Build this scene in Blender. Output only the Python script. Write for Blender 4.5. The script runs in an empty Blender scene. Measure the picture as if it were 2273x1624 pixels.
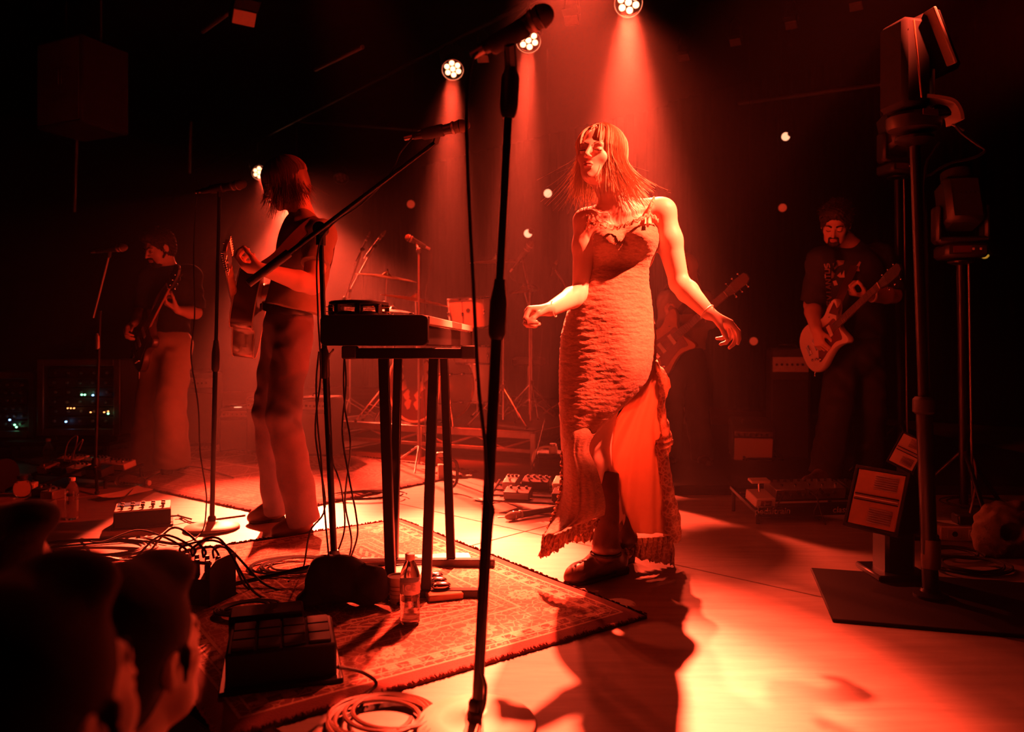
import bpy, math, random
import numpy as np
from mathutils import Vector, Matrix
random.seed(7); rng = np.random.RandomState(7)
R = math.radians
C = bpy.context.scene.collection
CAMZ = 0.87; FPX = 1700.0; HX, HY = 1136.5, 770.0      # eye height, focal length in pixels, horizon
# ------------------------------------------------------------------ camera
cd = bpy.data.cameras.new('camera'); cam = bpy.data.objects.new('camera', cd); C.objects.link(cam)
cam.location = (0, 0, CAMZ); cam.rotation_euler = (R(90), 0, 0)
cd.sensor_width = 36; cd.lens = 36*FPX/2273; cd.shift_y = -(812-HY)/2273; cd.clip_end = 60; cd.clip_start = 0.05
cd.dof.use_dof = True; cd.dof.focus_distance = 3.0; cd.dof.aperture_fstop = 2.6
bpy.context.scene.camera = cam
# ------------------------------------------------------------------ world, exposure
w = bpy.data.worlds.new('world'); bpy.context.scene.world = w; w.use_nodes = True
w.node_tree.nodes['Background'].inputs[0].default_value = (1, .03, .01, 1)
w.node_tree.nodes['Background'].inputs[1].default_value = 0.0
sc = bpy.context.scene
sc.view_settings.view_transform = 'Standard'; sc.view_settings.look = 'None'
sc.view_settings.exposure = 0.0; sc.view_settings.gamma = 1.0; sc.view_settings.use_curve_mapping = False
sc.cycles.volume_bounces = 0; sc.cycles.max_bounces = 5; sc.cycles.diffuse_bounces = 2
sc.cycles.glossy_bounces = 2; sc.cycles.transmission_bounces = 5; sc.cycles.transparent_max_bounces = 12
sc.cycles.sample_clamp_indirect = 4; sc.cycles.caustics_reflective = False; sc.cycles.caustics_refractive = False
HOT = (1.0, .060, .024); RED = (1.0, .022, .005)
def spot(name, loc, to, watts, angle, blend=.5, size=.07, col=RED):
    l = bpy.data.lights.new(name, 'SPOT'); l.energy = watts; l.color = col; l.spot_size = R(angle); l.spot_blend = blend
    l.shadow_soft_size = size
    o = bpy.data.objects.new(name, l); C.objects.link(o); o.location = loc
    o.rotation_euler = (Vector(to)-Vector(loc)).to_track_quat('-Z', 'Y').to_euler(); return o
def P(px, py, d): return Vector(((px-HX)/FPX*d, d, CAMZ-(py-HY)/FPX*d))
def GH(px, py, h=0.0):
    d = (CAMZ-h)*FPX/(py-HY); return Vector(((px-HX)/FPX*d, d, h))
# lamps of the rig (place, aim, watts, cone)
LAMPS = [
    (P(1395, 4, 5.4),  GH(1390, 1570), 44000, 15, 1300),
    (P(1173, 88, 6.1), GH(1110, 1235), 40000, 12, 900),
    (P(1005, 152, 7.0), GH(970, 1180), 36000, 12, 900),
    (P(575, 382, 10.3), GH(1120, 1085), 60000, 15, 1500),
    (P(658, 404, 9.6), GH(560, 1165), 52000, 14, 1500),  # unseen lamp, added behind the guitarist's head for the left floor pool and shadows
]
for i, (a, b, wt, an, wide) in enumerate(LAMPS):    # each lamp: a hot core and a wide, weaker field
    dr = (b-a).normalized()
    spot('lamp_core', a+dr*.12, b, wt, an, 1.0, .06, HOT); spot('lamp_field', a+dr*.12, b, wide, an*2.3, 1.0, .06, HOT)
spot('back_light', (.42, 5.6, 4.35), GH(1340, 1500), 24000, 19, 1.0, .06, HOT)    # unseen lamp, added above the frame to cast the floor shadows
# fixtures outside the frame, high at the right and over the pit
spot('front_light', (3.05, 1.75, 4.35), (.47, 2.88, 1.30), 21000, 12.8, .7, .05, HOT)
spot('side_light', (4.4, 3.7, 3.2), (-1.5, 3.8, .9), 1900, 23, .9, .1)
spot('front_wash', (-3.0, -1.0, 3.8), (2.05, 4.7, .85), 260, 21, .9, .2)
spot('drum_fill_light', (-1.3, 4.2, 4.3), (-.50, 6.2, .75), 2600, 26, .9, .08)  # unseen spot, added over the stage to brighten drums and riser
# ------------------------------------------------------------------ materials
M = {}
def mat(name, col, rough=.5, metal=0, bump=None, emis=None, coat=0, alpha=None, trans=0, spec=.5, noise=None, sheen=0):
    m = bpy.data.materials.new(name); m.use_nodes = True; nt = m.node_tree; b = nt.nodes['Principled BSDF']
    b.inputs['Base Color'].default_value = (*col, 1); b.inputs['Roughness'].default_value = rough
    b.inputs['Metallic'].default_value = metal; b.inputs['Specular IOR Level'].default_value = spec
    if coat: b.inputs['Coat Weight'].default_value = coat
    if trans: b.inputs['Transmission Weight'].default_value = trans; b.inputs['IOR'].default_value = 1.33
    if sheen: b.inputs['Sheen Weight'].default_value = sheen
    if emis: b.inputs['Emission Color'].default_value = (*emis[:3], 1); b.inputs['Emission Strength'].default_value = emis[3]
    tc = None
    if noise or bump:
        tc = nt.nodes.new('ShaderNodeTexCoord')
    if noise:   # (scale, amount): grain of the material's own colour
        n = nt.nodes.new('ShaderNodeTexNoise'); n.inputs['Scale'].default_value = noise[0]; n.inputs['Detail'].default_value = 5
        nt.links.new(tc.outputs['Object'], n.inputs['Vector'])
        mx = nt.nodes.new('ShaderNodeMix'); mx.data_type = 'RGBA'
        mx.inputs[6].default_value = (*[c*(1-noise[1]) for c in col], 1); mx.inputs[7].default_value = (*[min(1, c*(1+noise[1])) for c in col], 1)
        nt.links.new(n.outputs[0], mx.inputs[0]); nt.links.new(mx.outputs[2], b.inputs['Base Color'])
    if bump:    # (scale, strength, distance)
        n = nt.nodes.new('ShaderNodeTexNoise'); n.inputs['Scale'].default_value = bump[0]; n.inputs['Detail'].default_value = 3
        nt.links.new(tc.outputs['Object'], n.inputs['Vector'])
        bp = nt.nodes.new('ShaderNodeBump'); bp.inputs['Strength'].default_value = bump[1]; bp.inputs['Distance'].default_value = bump[2]
        nt.links.new(n.outputs[0], bp.inputs['Height']); nt.links.new(bp.outputs[0], b.inputs['Normal'])
    M[name] = m; return m
mat('black_metal', (.02, .02, .021), .38, .6); mat('matt_black', (.012, .012, .012), .7, spec=.15)
mat('black_plastic', (.022, .022, .022), .45); mat('rubber', (.02, .02, .02), .75)
mat('chrome', (.75, .75, .76), .18, 1); mat('steel', (.45, .44, .43), .35, 1); mat('dull_steel', (.35, .34, .33), .5, .8, noise=(30, .2))
mat('brass', (.85, .62, .3), .3, 1, bump=(90, .15, .001)); mat('white_paint', (.75, .73, .7), .5); mat('cream', (.72, .66, .55), .45)
mat('paper', (.85, .84, .8), .8); mat('skin', (.80, .58, .46), .5, bump=(60, .12, .002)); mat('skin_tan', (.62, .42, .32), .52, bump=(60, .12, .002))
mat('blond_hair', (.88, .74, .52), .45, spec=.6); mat('brown_hair', (.16, .08, .045), .5); mat('black_hair', (.02, .014, .011), .8, spec=.15); mat('dark_hair', (.03, .018, .013), .85, spec=.1)
mat('black_cloth', (.02, .02, .021), .9, spec=.12, bump=(120, .3, .002)); mat('leather_black', (.03, .026, .024), .38, bump=(45, .3, .003))
mat('leather_brown', (.10, .052, .032), .4, bump=(45, .35, .003)); mat('grey_cloth', (.27, .23, .18), .9, bump=(90, .3, .002), noise=(14, .3))
mat('denim', (.17, .15, .18), .85, bump=(140, .4, .002), noise=(9, .35)); mat('khaki', (.36, .28, .2), .85, bump=(100, .3, .002), noise=(8, .2))
mat('white_cloth', (.42, .38, .34), .85, bump=(60, .4, .003)); mat('wood', (.32, .17, .08), .4, noise=(18, .35)); mat('dark_wood', (.06, .03, .02), .3, coat=.5)
mat('guitar_top', (.45, .24, .11), .3, coat=.6, noise=(20, .15)); mat('guitar_white', (.75, .68, .58), .3, coat=.5); mat('pickguard', (.10, .03, .025), .3)
mat('binding', (.8, .74, .6), .35); mat('drum_white', (.78, .72, .64), .35, coat=.3, noise=(12, .08)); mat('drum_skin', (.8, .78, .74), .55)
mat('tolex', (.025, .024, .023), .75, spec=.2, bump=(200, .4, .001)); mat('grille_cloth', (.12, .10, .08), .9, bump=(220, .5, .001))
mat('curtain', (.007, .006, .006), .95, bump=(40, .3, .004), spec=.04); mat('red_box', (.3, .06, .05), .4); mat('gaffer', (.55, .52, .48), .7)
mat('plastic_clear', (.95, .97, .97), .08, 0, trans=.96); mat('water', (.95, .97, 1), .02, trans=1); mat('label_print', (.5, .52, .55), .5)
mat('led_green', (.1, .5, .1), .4, emis=(.25, 1, .45, 5)); mat('led_blue', (.1, .2, .6), .4, emis=(.25, .5, 1, 5)); mat('led_red', (.6, .1, .05), .4, emis=(1, .3, .08, 5))
mat('led_lens', (1, .6, .4), .2, emis=(1, .30, .14, 7)); mat('bulb_warm', (1, .8, .6), .3, emis=(1, .38, .2, 1.8)); mat('bulb_dull', (.6, .2, .1), .3, emis=(.6, .03, .01, .55))
mat('bulb_amber', (.8, .6, .2), .3, emis=(.65, .3, .03, .6)); mat('off_lens', (.35, .3, .28), .15, .3)
mat('lcd', (.12, .2, .2), .2, emis=(.1, .2, .2, .12)); mat('logo_print', (.8, .75, .68), .5); mat('shirt_print', (.62, .5, .42), .8)
mat('wall_black', (.006, .0055, .0055), .9, spec=.04)
mat('base_enamel', (.34, .29, .24), .55, .1, noise=(25, .15))
def dress_mat():
    m = bpy.data.materials.new('dress'); m.use_nodes = True; nt = m.node_tree; b = nt.nodes['Principled BSDF']; N = nt.nodes.new; L = nt.links.new
    b.inputs['Roughness'].default_value = .8; b.inputs['Sheen Weight'].default_value = .3
    tc = N('ShaderNodeTexCoord'); mp = N('ShaderNodeMapping'); mp.inputs['Scale'].default_value = (60, 60, 150); L(tc.outputs['Object'], mp.inputs[0])
    n = N('ShaderNodeTexNoise'); n.inputs['Scale'].default_value = 1; n.inputs['Detail'].default_value = 4; n.inputs['Distortion'].default_value = .6; L(mp.outputs[0], n.inputs['Vector'])
    v = N('ShaderNodeTexVoronoi'); v.inputs['Scale'].default_value = 85; L(tc.outputs['Object'], v.inputs['Vector'])
    mx = N('ShaderNodeMix'); mx.data_type = 'RGBA'; mx.inputs[6].default_value = (.15, .085, .05, 1); mx.inputs[7].default_value = (.46, .31, .21, 1)
    L(n.outputs[0], mx.inputs[0]); L(mx.outputs[2], b.inputs['Base Color'])
    ad = N('ShaderNodeMath'); ad.operation = 'MULTIPLY_ADD'; ad.inputs[1].default_value = .35; L(v.outputs[0], ad.inputs[0]); L(n.outputs[0], ad.inputs[2])
    bp = N('ShaderNodeBump'); bp.inputs['Strength'].default_value = .6; bp.inputs['Distance'].default_value = .004; L(ad.outputs[0], bp.inputs['Height']); L(bp.outputs[0], b.inputs['Normal'])
    M['dress'] = m
dress_mat()
def lace_mat():
    m = bpy.data.materials.new('lace'); m.use_nodes = True; nt = m.node_tree; b = nt.nodes['Principled BSDF']; N = nt.nodes.new; L = nt.links.new
    b.inputs['Roughness'].default_value = .85
    tc = N('ShaderNodeTexCoord'); v = N('ShaderNodeTexVoronoi'); v.feature = 'DISTANCE_TO_EDGE'; v.inputs['Scale'].default_value = 55; L(tc.outputs['Object'], v.inputs['Vector'])
    cr = N('ShaderNodeValToRGB'); cr.color_ramp.elements[0].color = (.75, .6, .45, 1); cr.color_ramp.elements[1].position = .2; cr.color_ramp.elements[1].color = (.30, .17, .10, 1)
    L(v.outputs[0], cr.inputs[0]); L(cr.outputs[0], b.inputs['Base Color'])
    bp = N('ShaderNodeBump'); bp.inputs['Strength'].default_value = 1; bp.inputs['Distance'].default_value = .006; bp.invert = True; L(v.outputs[0], bp.inputs['Height']); L(bp.outputs[0], b.inputs['Normal'])
    tr = N('ShaderNodeBsdfTranslucent'); tr.inputs[0].default_value = (.7, .5, .35, 1); ms = N('ShaderNodeMixShader'); ms.inputs[0].default_value = .3
    L(b.outputs[0], ms.inputs[1]); L(tr.outputs[0], ms.inputs[2]); L(ms.outputs[0], nt.nodes['Material Output'].inputs[0]); M['lace'] = m
    m = bpy.data.materials.new('lining'); m.use_nodes = True; nt = m.node_tree; b = nt.nodes['Principled BSDF']; N = nt.nodes.new; L = nt.links.new
    b.inputs['Base Color'].default_value = (.42, .27, .18, 1); b.inputs['Roughness'].default_value = .8
    tr = N('ShaderNodeBsdfTranslucent'); tr.inputs[0].default_value = (.50, .33, .22, 1); ms = N('ShaderNodeMixShader'); ms.inputs[0].default_value = .5
    L(b.outputs[0], ms.inputs[1]); L(tr.outputs[0], ms.inputs[2]); L(ms.outputs[0], nt.nodes['Material Output'].inputs[0]); M['lining'] = m
lace_mat()
# ------------------------------------------------------------------ object helpers
ORG = {}
def tag(o, label=None, cat=None, group=None, kind=None):
    if label: o['label'] = label
    if cat: o['category'] = cat
    if group: o['group'] = group
    if kind: o['kind'] = kind
    return o
def thing(name, label, cat, loc, group=None):
    o = bpy.data.objects.new(name, None); C.objects.link(o); o.location = Vector(loc); o.empty_display_size = .05
    ORG[o.name] = Vector(loc); return tag(o, label, cat, group)
def link_mesh(name, me, m, parent=None, base=None, **kw):
    """vertices are world; they are moved to the thing's origin"""
    o = bpy.data.objects.new(name, me); C.objects.link(o)
    if m: me.materials.append(M[m] if isinstance(m, str) else m)
    n = len(me.vertices); co = np.empty(n*3, np.float32); me.vertices.foreach_get('co', co); co = co.reshape(-1, 3)
    if parent is not None:
        org = ORG[parent.name]; o.parent = parent
    else:
        org = Vector(base) if base is not None else Vector(((co[:, 0].min()+co[:, 0].max())/2, (co[:, 1].min()+co[:, 1].max())/2, co[:, 2].min()))
        o.location = org
    co -= np.array(org, np.float32); me.vertices.foreach_set('co', co.ravel()); me.update()
    ORG[o.name] = Vector(org); return tag(o, **kw)
def frame(z, x=None):
    z = Vector(z).normalized()
    if x is None: x = Vector((0, 0, 1)) if abs(z.z) < .9 else Vector((1, 0, 0))
    x = Vector(x); x = (x-z*x.dot(z)).normalized(); return x, z.cross(x), z
XYZ = (Vector((1, 0, 0)), Vector((0, 1, 0)), Vector((0, 0, 1)))
def rotz(a): c, s = math.cos(R(a)), math.sin(R(a)); return (Vector((c, s, 0)), Vector((-s, c, 0)), Vector((0, 0, 1)))
def spline(pts, n):
    """Catmull-Rom through points"""
    p = [Vector(q) for q in pts]; k = len(p)
    if k == 2: return [p[0].lerp(p[1], i/(n-1)) for i in range(n)]
    out = []
    for i in range(n):
        t = i/(n-1)*(k-1); j = min(int(t), k-2); u = t-j
        a, b, c, d = p[max(j-1, 0)], p[j], p[j+1], p[min(j+2, k-1)]
        out.append(.5*((2*b)+(c-a)*u+(2*a-5*b+4*c-d)*u*u+(3*b-a-3*c+d)*u**3))
    return out
def closed_spline(pts, n):
    p = [Vector((q[0], q[1], 0)) for q in pts]; k = len(p); out = []
    for i in range(n):
        t = i/n*k; j = int(t); u = t-j; a, b, c, d = p[(j-1) % k], p[j % k], p[(j+1) % k], p[(j+2) % k]
        v = .5*((2*b)+(c-a)*u+(2*a-5*b+4*c-d)*u*u+(3*b-a-3*c+d)*u**3); out.append((v.x, v.y))
    return out
class MB:
    def __init__(s): s.v = []; s.f = []
    def box(s, c, size, fr=XYZ, b=None):
        """chamfered box"""
        hx, hy, hz = size[0]/2, size[1]/2, size[2]/2; b = min(hx, hy, hz)*.35 if b is None else min(b, hx*.9, hy*.9, hz*.9); c = Vector(c); n = len(s.v)
        idx = {}
        for sx in (-1, 1):
            for sy in (-1, 1):
                for sz in (-1, 1):
                    for k, q in enumerate(((hx, hy-b, hz-b), (hx-b, hy, hz-b), (hx-b, hy-b, hz))):
                        idx[sx, sy, sz, k] = len(s.v); s.v.append(c+fr[0]*(sx*q[0])+fr[1]*(sy*q[1])+fr[2]*(sz*q[2]))
        def F(l, flip): s.f.append(tuple(l[::-1] if flip else l))
        for g in (-1, 1):
            F([idx[g, -1, -1, 0], idx[g, 1, -1, 0], idx[g, 1, 1, 0], idx[g, -1, 1, 0]], g < 0)
            F([idx[-1, g, -1, 1], idx[-1, g, 1, 1], idx[1, g, 1, 1], idx[1, g, -1, 1]], g < 0)
            F([idx[-1, -1, g, 2], idx[1, -1, g, 2], idx[1, 1, g, 2], idx[-1, 1, g, 2]], g < 0)
        for a in (-1, 1):
            for e in (-1, 1):
                F([idx[a, e, -1, 0], idx[a, e, -1, 1], idx[a, e, 1, 1], idx[a, e, 1, 0]], a*e < 0)
                F([idx[a, -1, e, 0], idx[a, 1, e, 0], idx[a, 1, e, 2], idx[a, -1, e, 2]], a*e < 0)
                F([idx[-1, a, e, 1], idx[-1, a, e, 2], idx[1, a, e, 2], idx[1, a, e, 1]], a*e < 0)
                for g in (-1, 1): F([idx[a, e, g, 0], idx[a, e, g, 1], idx[a, e, g, 2]], a*e*g < 0)
        return s
    def ring(s, c, fr, r, n, r2=None):
        r2 = r if r2 is None else r2; k = len(s.v)
        for i in range(n):
            a = 2*math.pi*i/n; s.v.append(c+fr[0]*(math.cos(a)*r)+fr[1]*(math.sin(a)*r2))
        return list(range(k, k+n))
    def bridge(s, a, b):
        n = len(a)
        for i in range(n): s.f.append((a[i], a[(i+1) % n], b[(i+1) % n], b[i]))
    def lathe(s, c, axis, prof, n=20, flat=1, x=None):
        """prof: (radius, along axis)"""
        fr = frame(axis, x); c = Vector(c); prev = None
        for r, h in prof:
            q = s.ring(c+fr[2]*h, fr, max(r, 1e-5), n, max(r, 1e-5)*flat)
            if prev: s.bridge(prev, q)
            else: s.f.append(tuple(q[::-1]))
            prev = q
        s.f.append(tuple(prev)); return s
    def cyl(s, a, b, r, r2=None, n=12, ch=.0015):
        a, b = Vector(a), Vector(b); r2 = r if r2 is None else r2; L = (b-a).length; ch = min(ch, r*.4, L*.3)
        return s.lathe(a, b-a, [(r-ch, 0), (r, ch), (r2, L-ch), (r2-ch, L)], n)
    def tube(s, pts, r, n=6, taper=None, flat=1):
        prev = None; up = None; K = len(pts)
        for i, p in enumerate(pts):
            t = (Vector(pts[min(i+1, K-1)])-Vector(pts[max(i-1, 0)]))
            if t.length < 1e-9: t = Vector((0, 0, 1))
            fr = frame(t, up); up = fr[0]; rr = r*(taper(i/(K-1)) if taper else 1)
            q = s.ring(Vector(p), fr, rr, n, rr*flat)
            if prev: s.bridge(prev, q)
            else: s.f.append(tuple(q[::-1]))
            prev = q
        s.f.append(tuple(prev)); return s
    def ball(s, c, rad, fr=XYZ, n=14, m=9):
        if not hasattr(rad, '__len__'): rad = (rad,)*3
        c = Vector(c); prev = None
        for j in range(m+1):
            t = math.pi*j/m; z = -math.cos(t)*rad[2]; rr = max(math.sin(t), .02)
            q = s.ring(c+fr[2]*z, fr, rad[0]*rr, n, rad[1]*rr)
            if prev: s.bridge(prev, q)
            else: s.f.append(tuple(q[::-1]))
            prev = q
        s.f.append(tuple(prev)); return s
    def plate(s, out, O, X, Y, N, th, ch=.003, z0=0):
        """closed outline (2D, counter-clockwise) as a chamfered slab from z0 to z0+th along N"""
        O = Vector(O); cx = sum(p[0] for p in out)/len(out); cy = sum(p[1] for p in out)/len(out); rmax = max(math.hypot(p[0]-cx, p[1]-cy) for p in out)
        sc_ = 1-ch/rmax; rings = []
        for z, k in ((0, sc_), (ch, 1), (th-ch, 1), (th, sc_)):
            i0 = len(s.v)
            for p in out: s.v.append(O+X*(cx+(p[0]-cx)*k)+Y*(cy+(p[1]-cy)*k)+N*(z0+z))
            rings.append(list(range(i0, i0+len(out))))
        for a, b in zip(rings, rings[1:]): s.bridge(a, b)
        s.f.append(tuple(rings[0][::-1])); s.f.append(tuple(rings[-1])); return s
    def grid(s, rows, th=0, nrm=None):
        """rows of points -> sheet with thickness th"""
        nr, nc = len(rows), len(rows[0]); n0 = len(s.v); A = np.array([[list(p) for p in r] for r in rows])
        du = np.gradient(A, axis=1); dv = np.gradient(A, axis=0); nn = np.cross(du, dv); nn /= np.linalg.norm(nn, axis=2, keepdims=True)+1e-9
        for off in ((th/2, -th/2) if th else (0,)):
            for r in (A+nn*off): 
                for p in r: s.v.append(Vector(p))
        def id(k, i, j): return n0+k*nr*nc+i*nc+j
        for i in range(nr-1):
            for j in range(nc-1):
                s.f.append((id(0, i, j), id(0, i, j+1), id(0, i+1, j+1), id(0, i+1, j)))
                if th: s.f.append((id(1, i, j), id(1, i+1, j), id(1, i+1, j+1), id(1, i, j+1)))
        if th:
            for j in range(nc-1):
                s.f.append((id(0, 0, j+1), id(0, 0, j), id(1, 0, j), id(1, 0, j+1))); s.f.append((id(0, nr-1, j), id(0, nr-1, j+1), id(1, nr-1, j+1), id(1, nr-1, j)))
            for i in range(nr-1):
                s.f.append((id(0, i, 0), id(0, i+1, 0), id(1, i+1, 0), id(1, i, 0))); s.f.append((id(0, i+1, nc-1), id(0, i, nc-1), id(1, i, nc-1), id(1, i+1, nc-1)))
        return s
    def torus(s, c, axis, r, rr, n=28, m=8, a0=0, a1=360):
        fr = frame(axis); full = a1-a0 >= 360
        pts = [Vector(c)+fr[0]*(math.cos(R(a0+(a1-a0)*i/n))*r)+fr[1]*(math.sin(R(a0+(a1-a0)*i/n))*r) for i in range(n+1)]
        prev = None; first = None
        for i in range(n if full else n+1):
            a = R(a0+(a1-a0)*i/n); rad = fr[0]*math.cos(a)+fr[1]*math.sin(a); q = s.ring(pts[i], (rad, fr[2], None), rr, m)
            if prev: s.bridge(q, prev)
            else: first = q
            prev = q
        if full: s.bridge(first, prev)
        return s
    def build(s, name, m, parent=None, smooth=True, base=None, ang=38, **kw):
        me = bpy.data.meshes.new(name); me.from_pydata([tuple(v) for v in s.v], [], s.f)
        if smooth:
            me.polygons.foreach_set('use_smooth', [True]*len(me.polygons)); me.set_sharp_from_angle(angle=R(ang))
        return link_mesh(name, me, m, parent, base, **kw)
def copy_tree(o, parent=None):
    c = o.copy(); C.objects.link(c); c.parent = parent; ORG[c.name] = ORG[o.name]
    for ch in list(o.children): copy_tree(ch, c)
    return c
def loop_pts(c, r, n, turns, squash=.6, jit=.02, h=.01, a0=0, rot=0):
    """coil of cable lying on the floor"""
    out = []; ca, sa = math.cos(R(rot)), math.sin(R(rot)); ph = random.random()*6
    for i in range(n):
        t = i/(n-1); a = R(a0)+turns*2*math.pi*t; rr = r*(1+.18*math.sin(a*.37+ph)+.08*math.sin(a*1.3+ph*2))
        x = math.cos(a)*rr+math.sin(a*.21+ph)*jit; y = math.sin(a)*rr*squash+math.cos(a*.29)*jit
        out.append(Vector((c[0]+x*ca-y*sa, c[1]+x*sa+y*ca, c[2]+h+.012*abs(math.sin(a*.5+ph)))))
    return out
# ------------------------------------------------------------------ smooth bodies: distance field + surface nets
class SDF:
    def __init__(s, vox=.005): s.p = []; s.vox = vox
    def cap(s, a, b, ra, rb=None, k=.02, flat=None, op='+'):
        s.p.append(('c', np.array(a, float), np.array(b, float), ra, ra if rb is None else rb, k, flat, op)); return s
    def cone(s, a, b, ra, rb, k=.02, flat=None):
        """capsule with a flat, open-looking end at b"""
        s.p.append(('c', np.array(a, float), np.array(b, float), ra, rb, k, flat, '+', 1)); return s
    def ell(s, c, rad, fr=XYZ, k=.02, op='+'):
        s.p.append(('e', np.array(c, float), np.array([list(f) for f in fr]), np.array(rad, float), k, op)); return s
    def cut(s, o, n, reach=.15):
        """remove the half space on the +n side, near o"""
        s.p.append(('h', np.array(o, float), np.array(Vector(n).normalized()), reach)); return s
    def chain(s, pts, rs, k=.02, flat=None):
        for i in range(len(pts)-1): s.cap(pts[i], pts[i+1], rs[i], rs[i+1], k, flat)
        return s
    def mesh(s, name, fold=None, relax=0):
        lo, hi = np.full(3, 9e9), np.full(3, -9e9)
        for p in s.p:
            if p[0] == 'c' and p[7] == '+':
                m = max(p[3], p[4])*(1.0 if p[6] is None else max(1, p[6][1]))+.02
                lo = np.minimum(lo, np.minimum(p[1], p[2])-m); hi = np.maximum(hi, np.maximum(p[1], p[2])+m)
            if p[0] == 'e' and p[5] == '+': m = p[3].max()+.02; lo = np.minimum(lo, p[1]-m); hi = np.maximum(hi, p[1]+m)
        h = s.vox; ax = [np.arange(lo[i]-2*h, hi[i]+3*h, h, dtype=np.float32) for i in range(3)]
        F = np.full([len(a) for a in ax], .08, np.float32)
        for p in s.p:
            if p[0] == 'c':
                m = max(p[3], p[4])*(1.0 if p[6] is None else max(1, p[6][1]))+p[5]+3*h; a_, b_ = np.minimum(p[1], p[2])-m, np.maximum(p[1], p[2])+m
            elif p[0] == 'e': m = p[3].max()+p[4]+3*h; a_, b_ = p[1]-m, p[1]+m
            else: a_, b_ = p[1]-p[3], p[1]+p[3]
            sl = []; 
            for i in range(3):
                i0 = int(np.clip(np.searchsorted(ax[i], a_[i]), 0, len(ax[i])-1)); i1 = int(np.clip(np.searchsorted(ax[i], b_[i]), i0+1, len(ax[i]))); sl.append(slice(i0, i1))
            sl = tuple(sl); X, Y, Z = np.meshgrid(ax[0][sl[0]], ax[1][sl[1]], ax[2][sl[2]], indexing='ij', sparse=True)
            if p[0] == 'c':
                a, b = p[1].astype(np.float32), p[2].astype(np.float32); dx, dy, dz = X-a[0], Y-a[1], Z-a[2]; ab = b-a
                tr_ = (dx*ab[0]+dy*ab[1]+dz*ab[2])/max(float(ab@ab), 1e-9); t = np.clip(tr_, 0, 1 if len(p) < 9 else 1.5); qx, qy, qz = dx-t*ab[0], dy-t*ab[1], dz-t*ab[2]
                if p[6] is not None:
                    n = np.array(Vector(p[6][0]).normalized(), np.float32); g = 1/p[6][1]-1; u = (qx*n[0]+qy*n[1]+qz*n[2])*g; qx, qy, qz = qx+u*n[0], qy+u*n[1], qz+u*n[2]
                d = np.sqrt(qx*qx+qy*qy+qz*qz)-(p[3]+(p[4]-p[3])*t); k, op = p[5], p[7]
                if len(p) > 8: d = np.maximum(d, (tr_-1)*float(np.sqrt(ab@ab)))
            elif p[0] == 'e':
                dx, dy, dz = X-p[1][0], Y-p[1][1], Z-p[1][2]; q = 0; f = p[2].astype(np.float32)
                for i in range(3): q = q+((dx*f[i][0]+dy*f[i][1]+dz*f[i][2])/p[3][i])**2
                q = np.sqrt(q); d = (q-1)*float(p[3].min()) if False else (q-1)*float((p[3].prod())**(1/3)); k, op = p[4], p[5]
            else:
                n = p[2]; d = (X-p[1][0])*n[0]+(Y-p[1][1])*n[1]+(Z-p[1][2])*n[2]; F[sl] = np.maximum(F[sl], d); continue
            A = F[sl]; d = d.astype(np.float32)
            if op == '+': hh = np.clip(.5+.5*(A-d)/k, 0, 1); F[sl] = A+(d-A)*hh-k*hh*(1-hh)
            else: hh = np.clip(.5-.5*(A+d)/k, 0, 1); F[sl] = A+(-d-A)*hh+k*hh*(1-hh)
        if fold is not None:
            X, Y, Z = np.meshgrid(*ax, indexing='ij', sparse=True); F += fold(X, Y, Z).astype(np.float32)
        S = F < 0; nx, ny, nz = F.shape
        cnt = np.zeros((nx-1, ny-1, nz-1), np.int8); cor = [(i, j, k) for i in (0, 1) for j in (0, 1) for k in (0, 1)]
        for i, j, k in cor: cnt += S[i:nx-1+i, j:ny-1+j, k:nz-1+k]
        act = np.argwhere((cnt > 0) & (cnt < 8)); ids = np.full((nx-1, ny-1, nz-1), -1, np.int32); ids[act[:, 0], act[:, 1], act[:, 2]] = np.arange(len(act))
        acc = np.zeros((len(act), 3)); num = np.zeros(len(act))
        for c0 in cor:
            for axn in range(3):
                if c0[axn]: continue
                c1 = list(c0); c1[axn] = 1
                f0 = F[act[:, 0]+c0[0], act[:, 1]+c0[1], act[:, 2]+c0[2]]; f1 = F[act[:, 0]+c1[0], act[:, 1]+c1[1], act[:, 2]+c1[2]]
                mk = (f0 < 0) != (f1 < 0); t = np.where(mk, f0/np.where(mk, f0-f1, 1), 0)
                pt = np.array(c0, float)[None].repeat(len(act), 0); pt[:, axn] += t; acc += pt*mk[:, None]; num += mk
        V = (act+acc/np.maximum(num, 1)[:, None])*h+np.array([a[0] for a in ax]); Q = []
        for axn in range(3):
            o1, o2 = [(1, 2), (2, 0), (0, 1)][axn]; a = [slice(1, -1)]*3; b = [slice(1, -1)]*3; a[axn] = slice(0, -1); b[axn] = slice(1, None)
            A, B = S[tuple(a)], S[tuple(b)]; e = np.argwhere(A != B); base = e.copy()
            for i in range(3):
                if i != axn: base[:, i] += 1
            flip = A[e[:, 0], e[:, 1], e[:, 2]]
            def cell(d1, d2): q = base.copy(); q[:, o1] -= d1; q[:, o2] -= d2; return ids[q[:, 0], q[:, 1], q[:, 2]]
            q = np.stack([cell(1, 1), cell(0, 1), cell(0, 0), cell(1, 0)], 1); q[~flip] = q[~flip][:, ::-1]; Q.append(q)
        Q = np.concatenate(Q); Q = Q[(Q >= 0).all(1)]
        for _ in range(relax):
            acc = np.zeros_like(V); nn = np.zeros(len(V))
            for i in range(4):
                np.add.at(acc, Q[:, i], V[Q[:, (i+1) % 4]]); np.add.at(nn, Q[:, i], 1)
            V = V*.5+.5*acc/np.maximum(nn, 1)[:, None]
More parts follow.
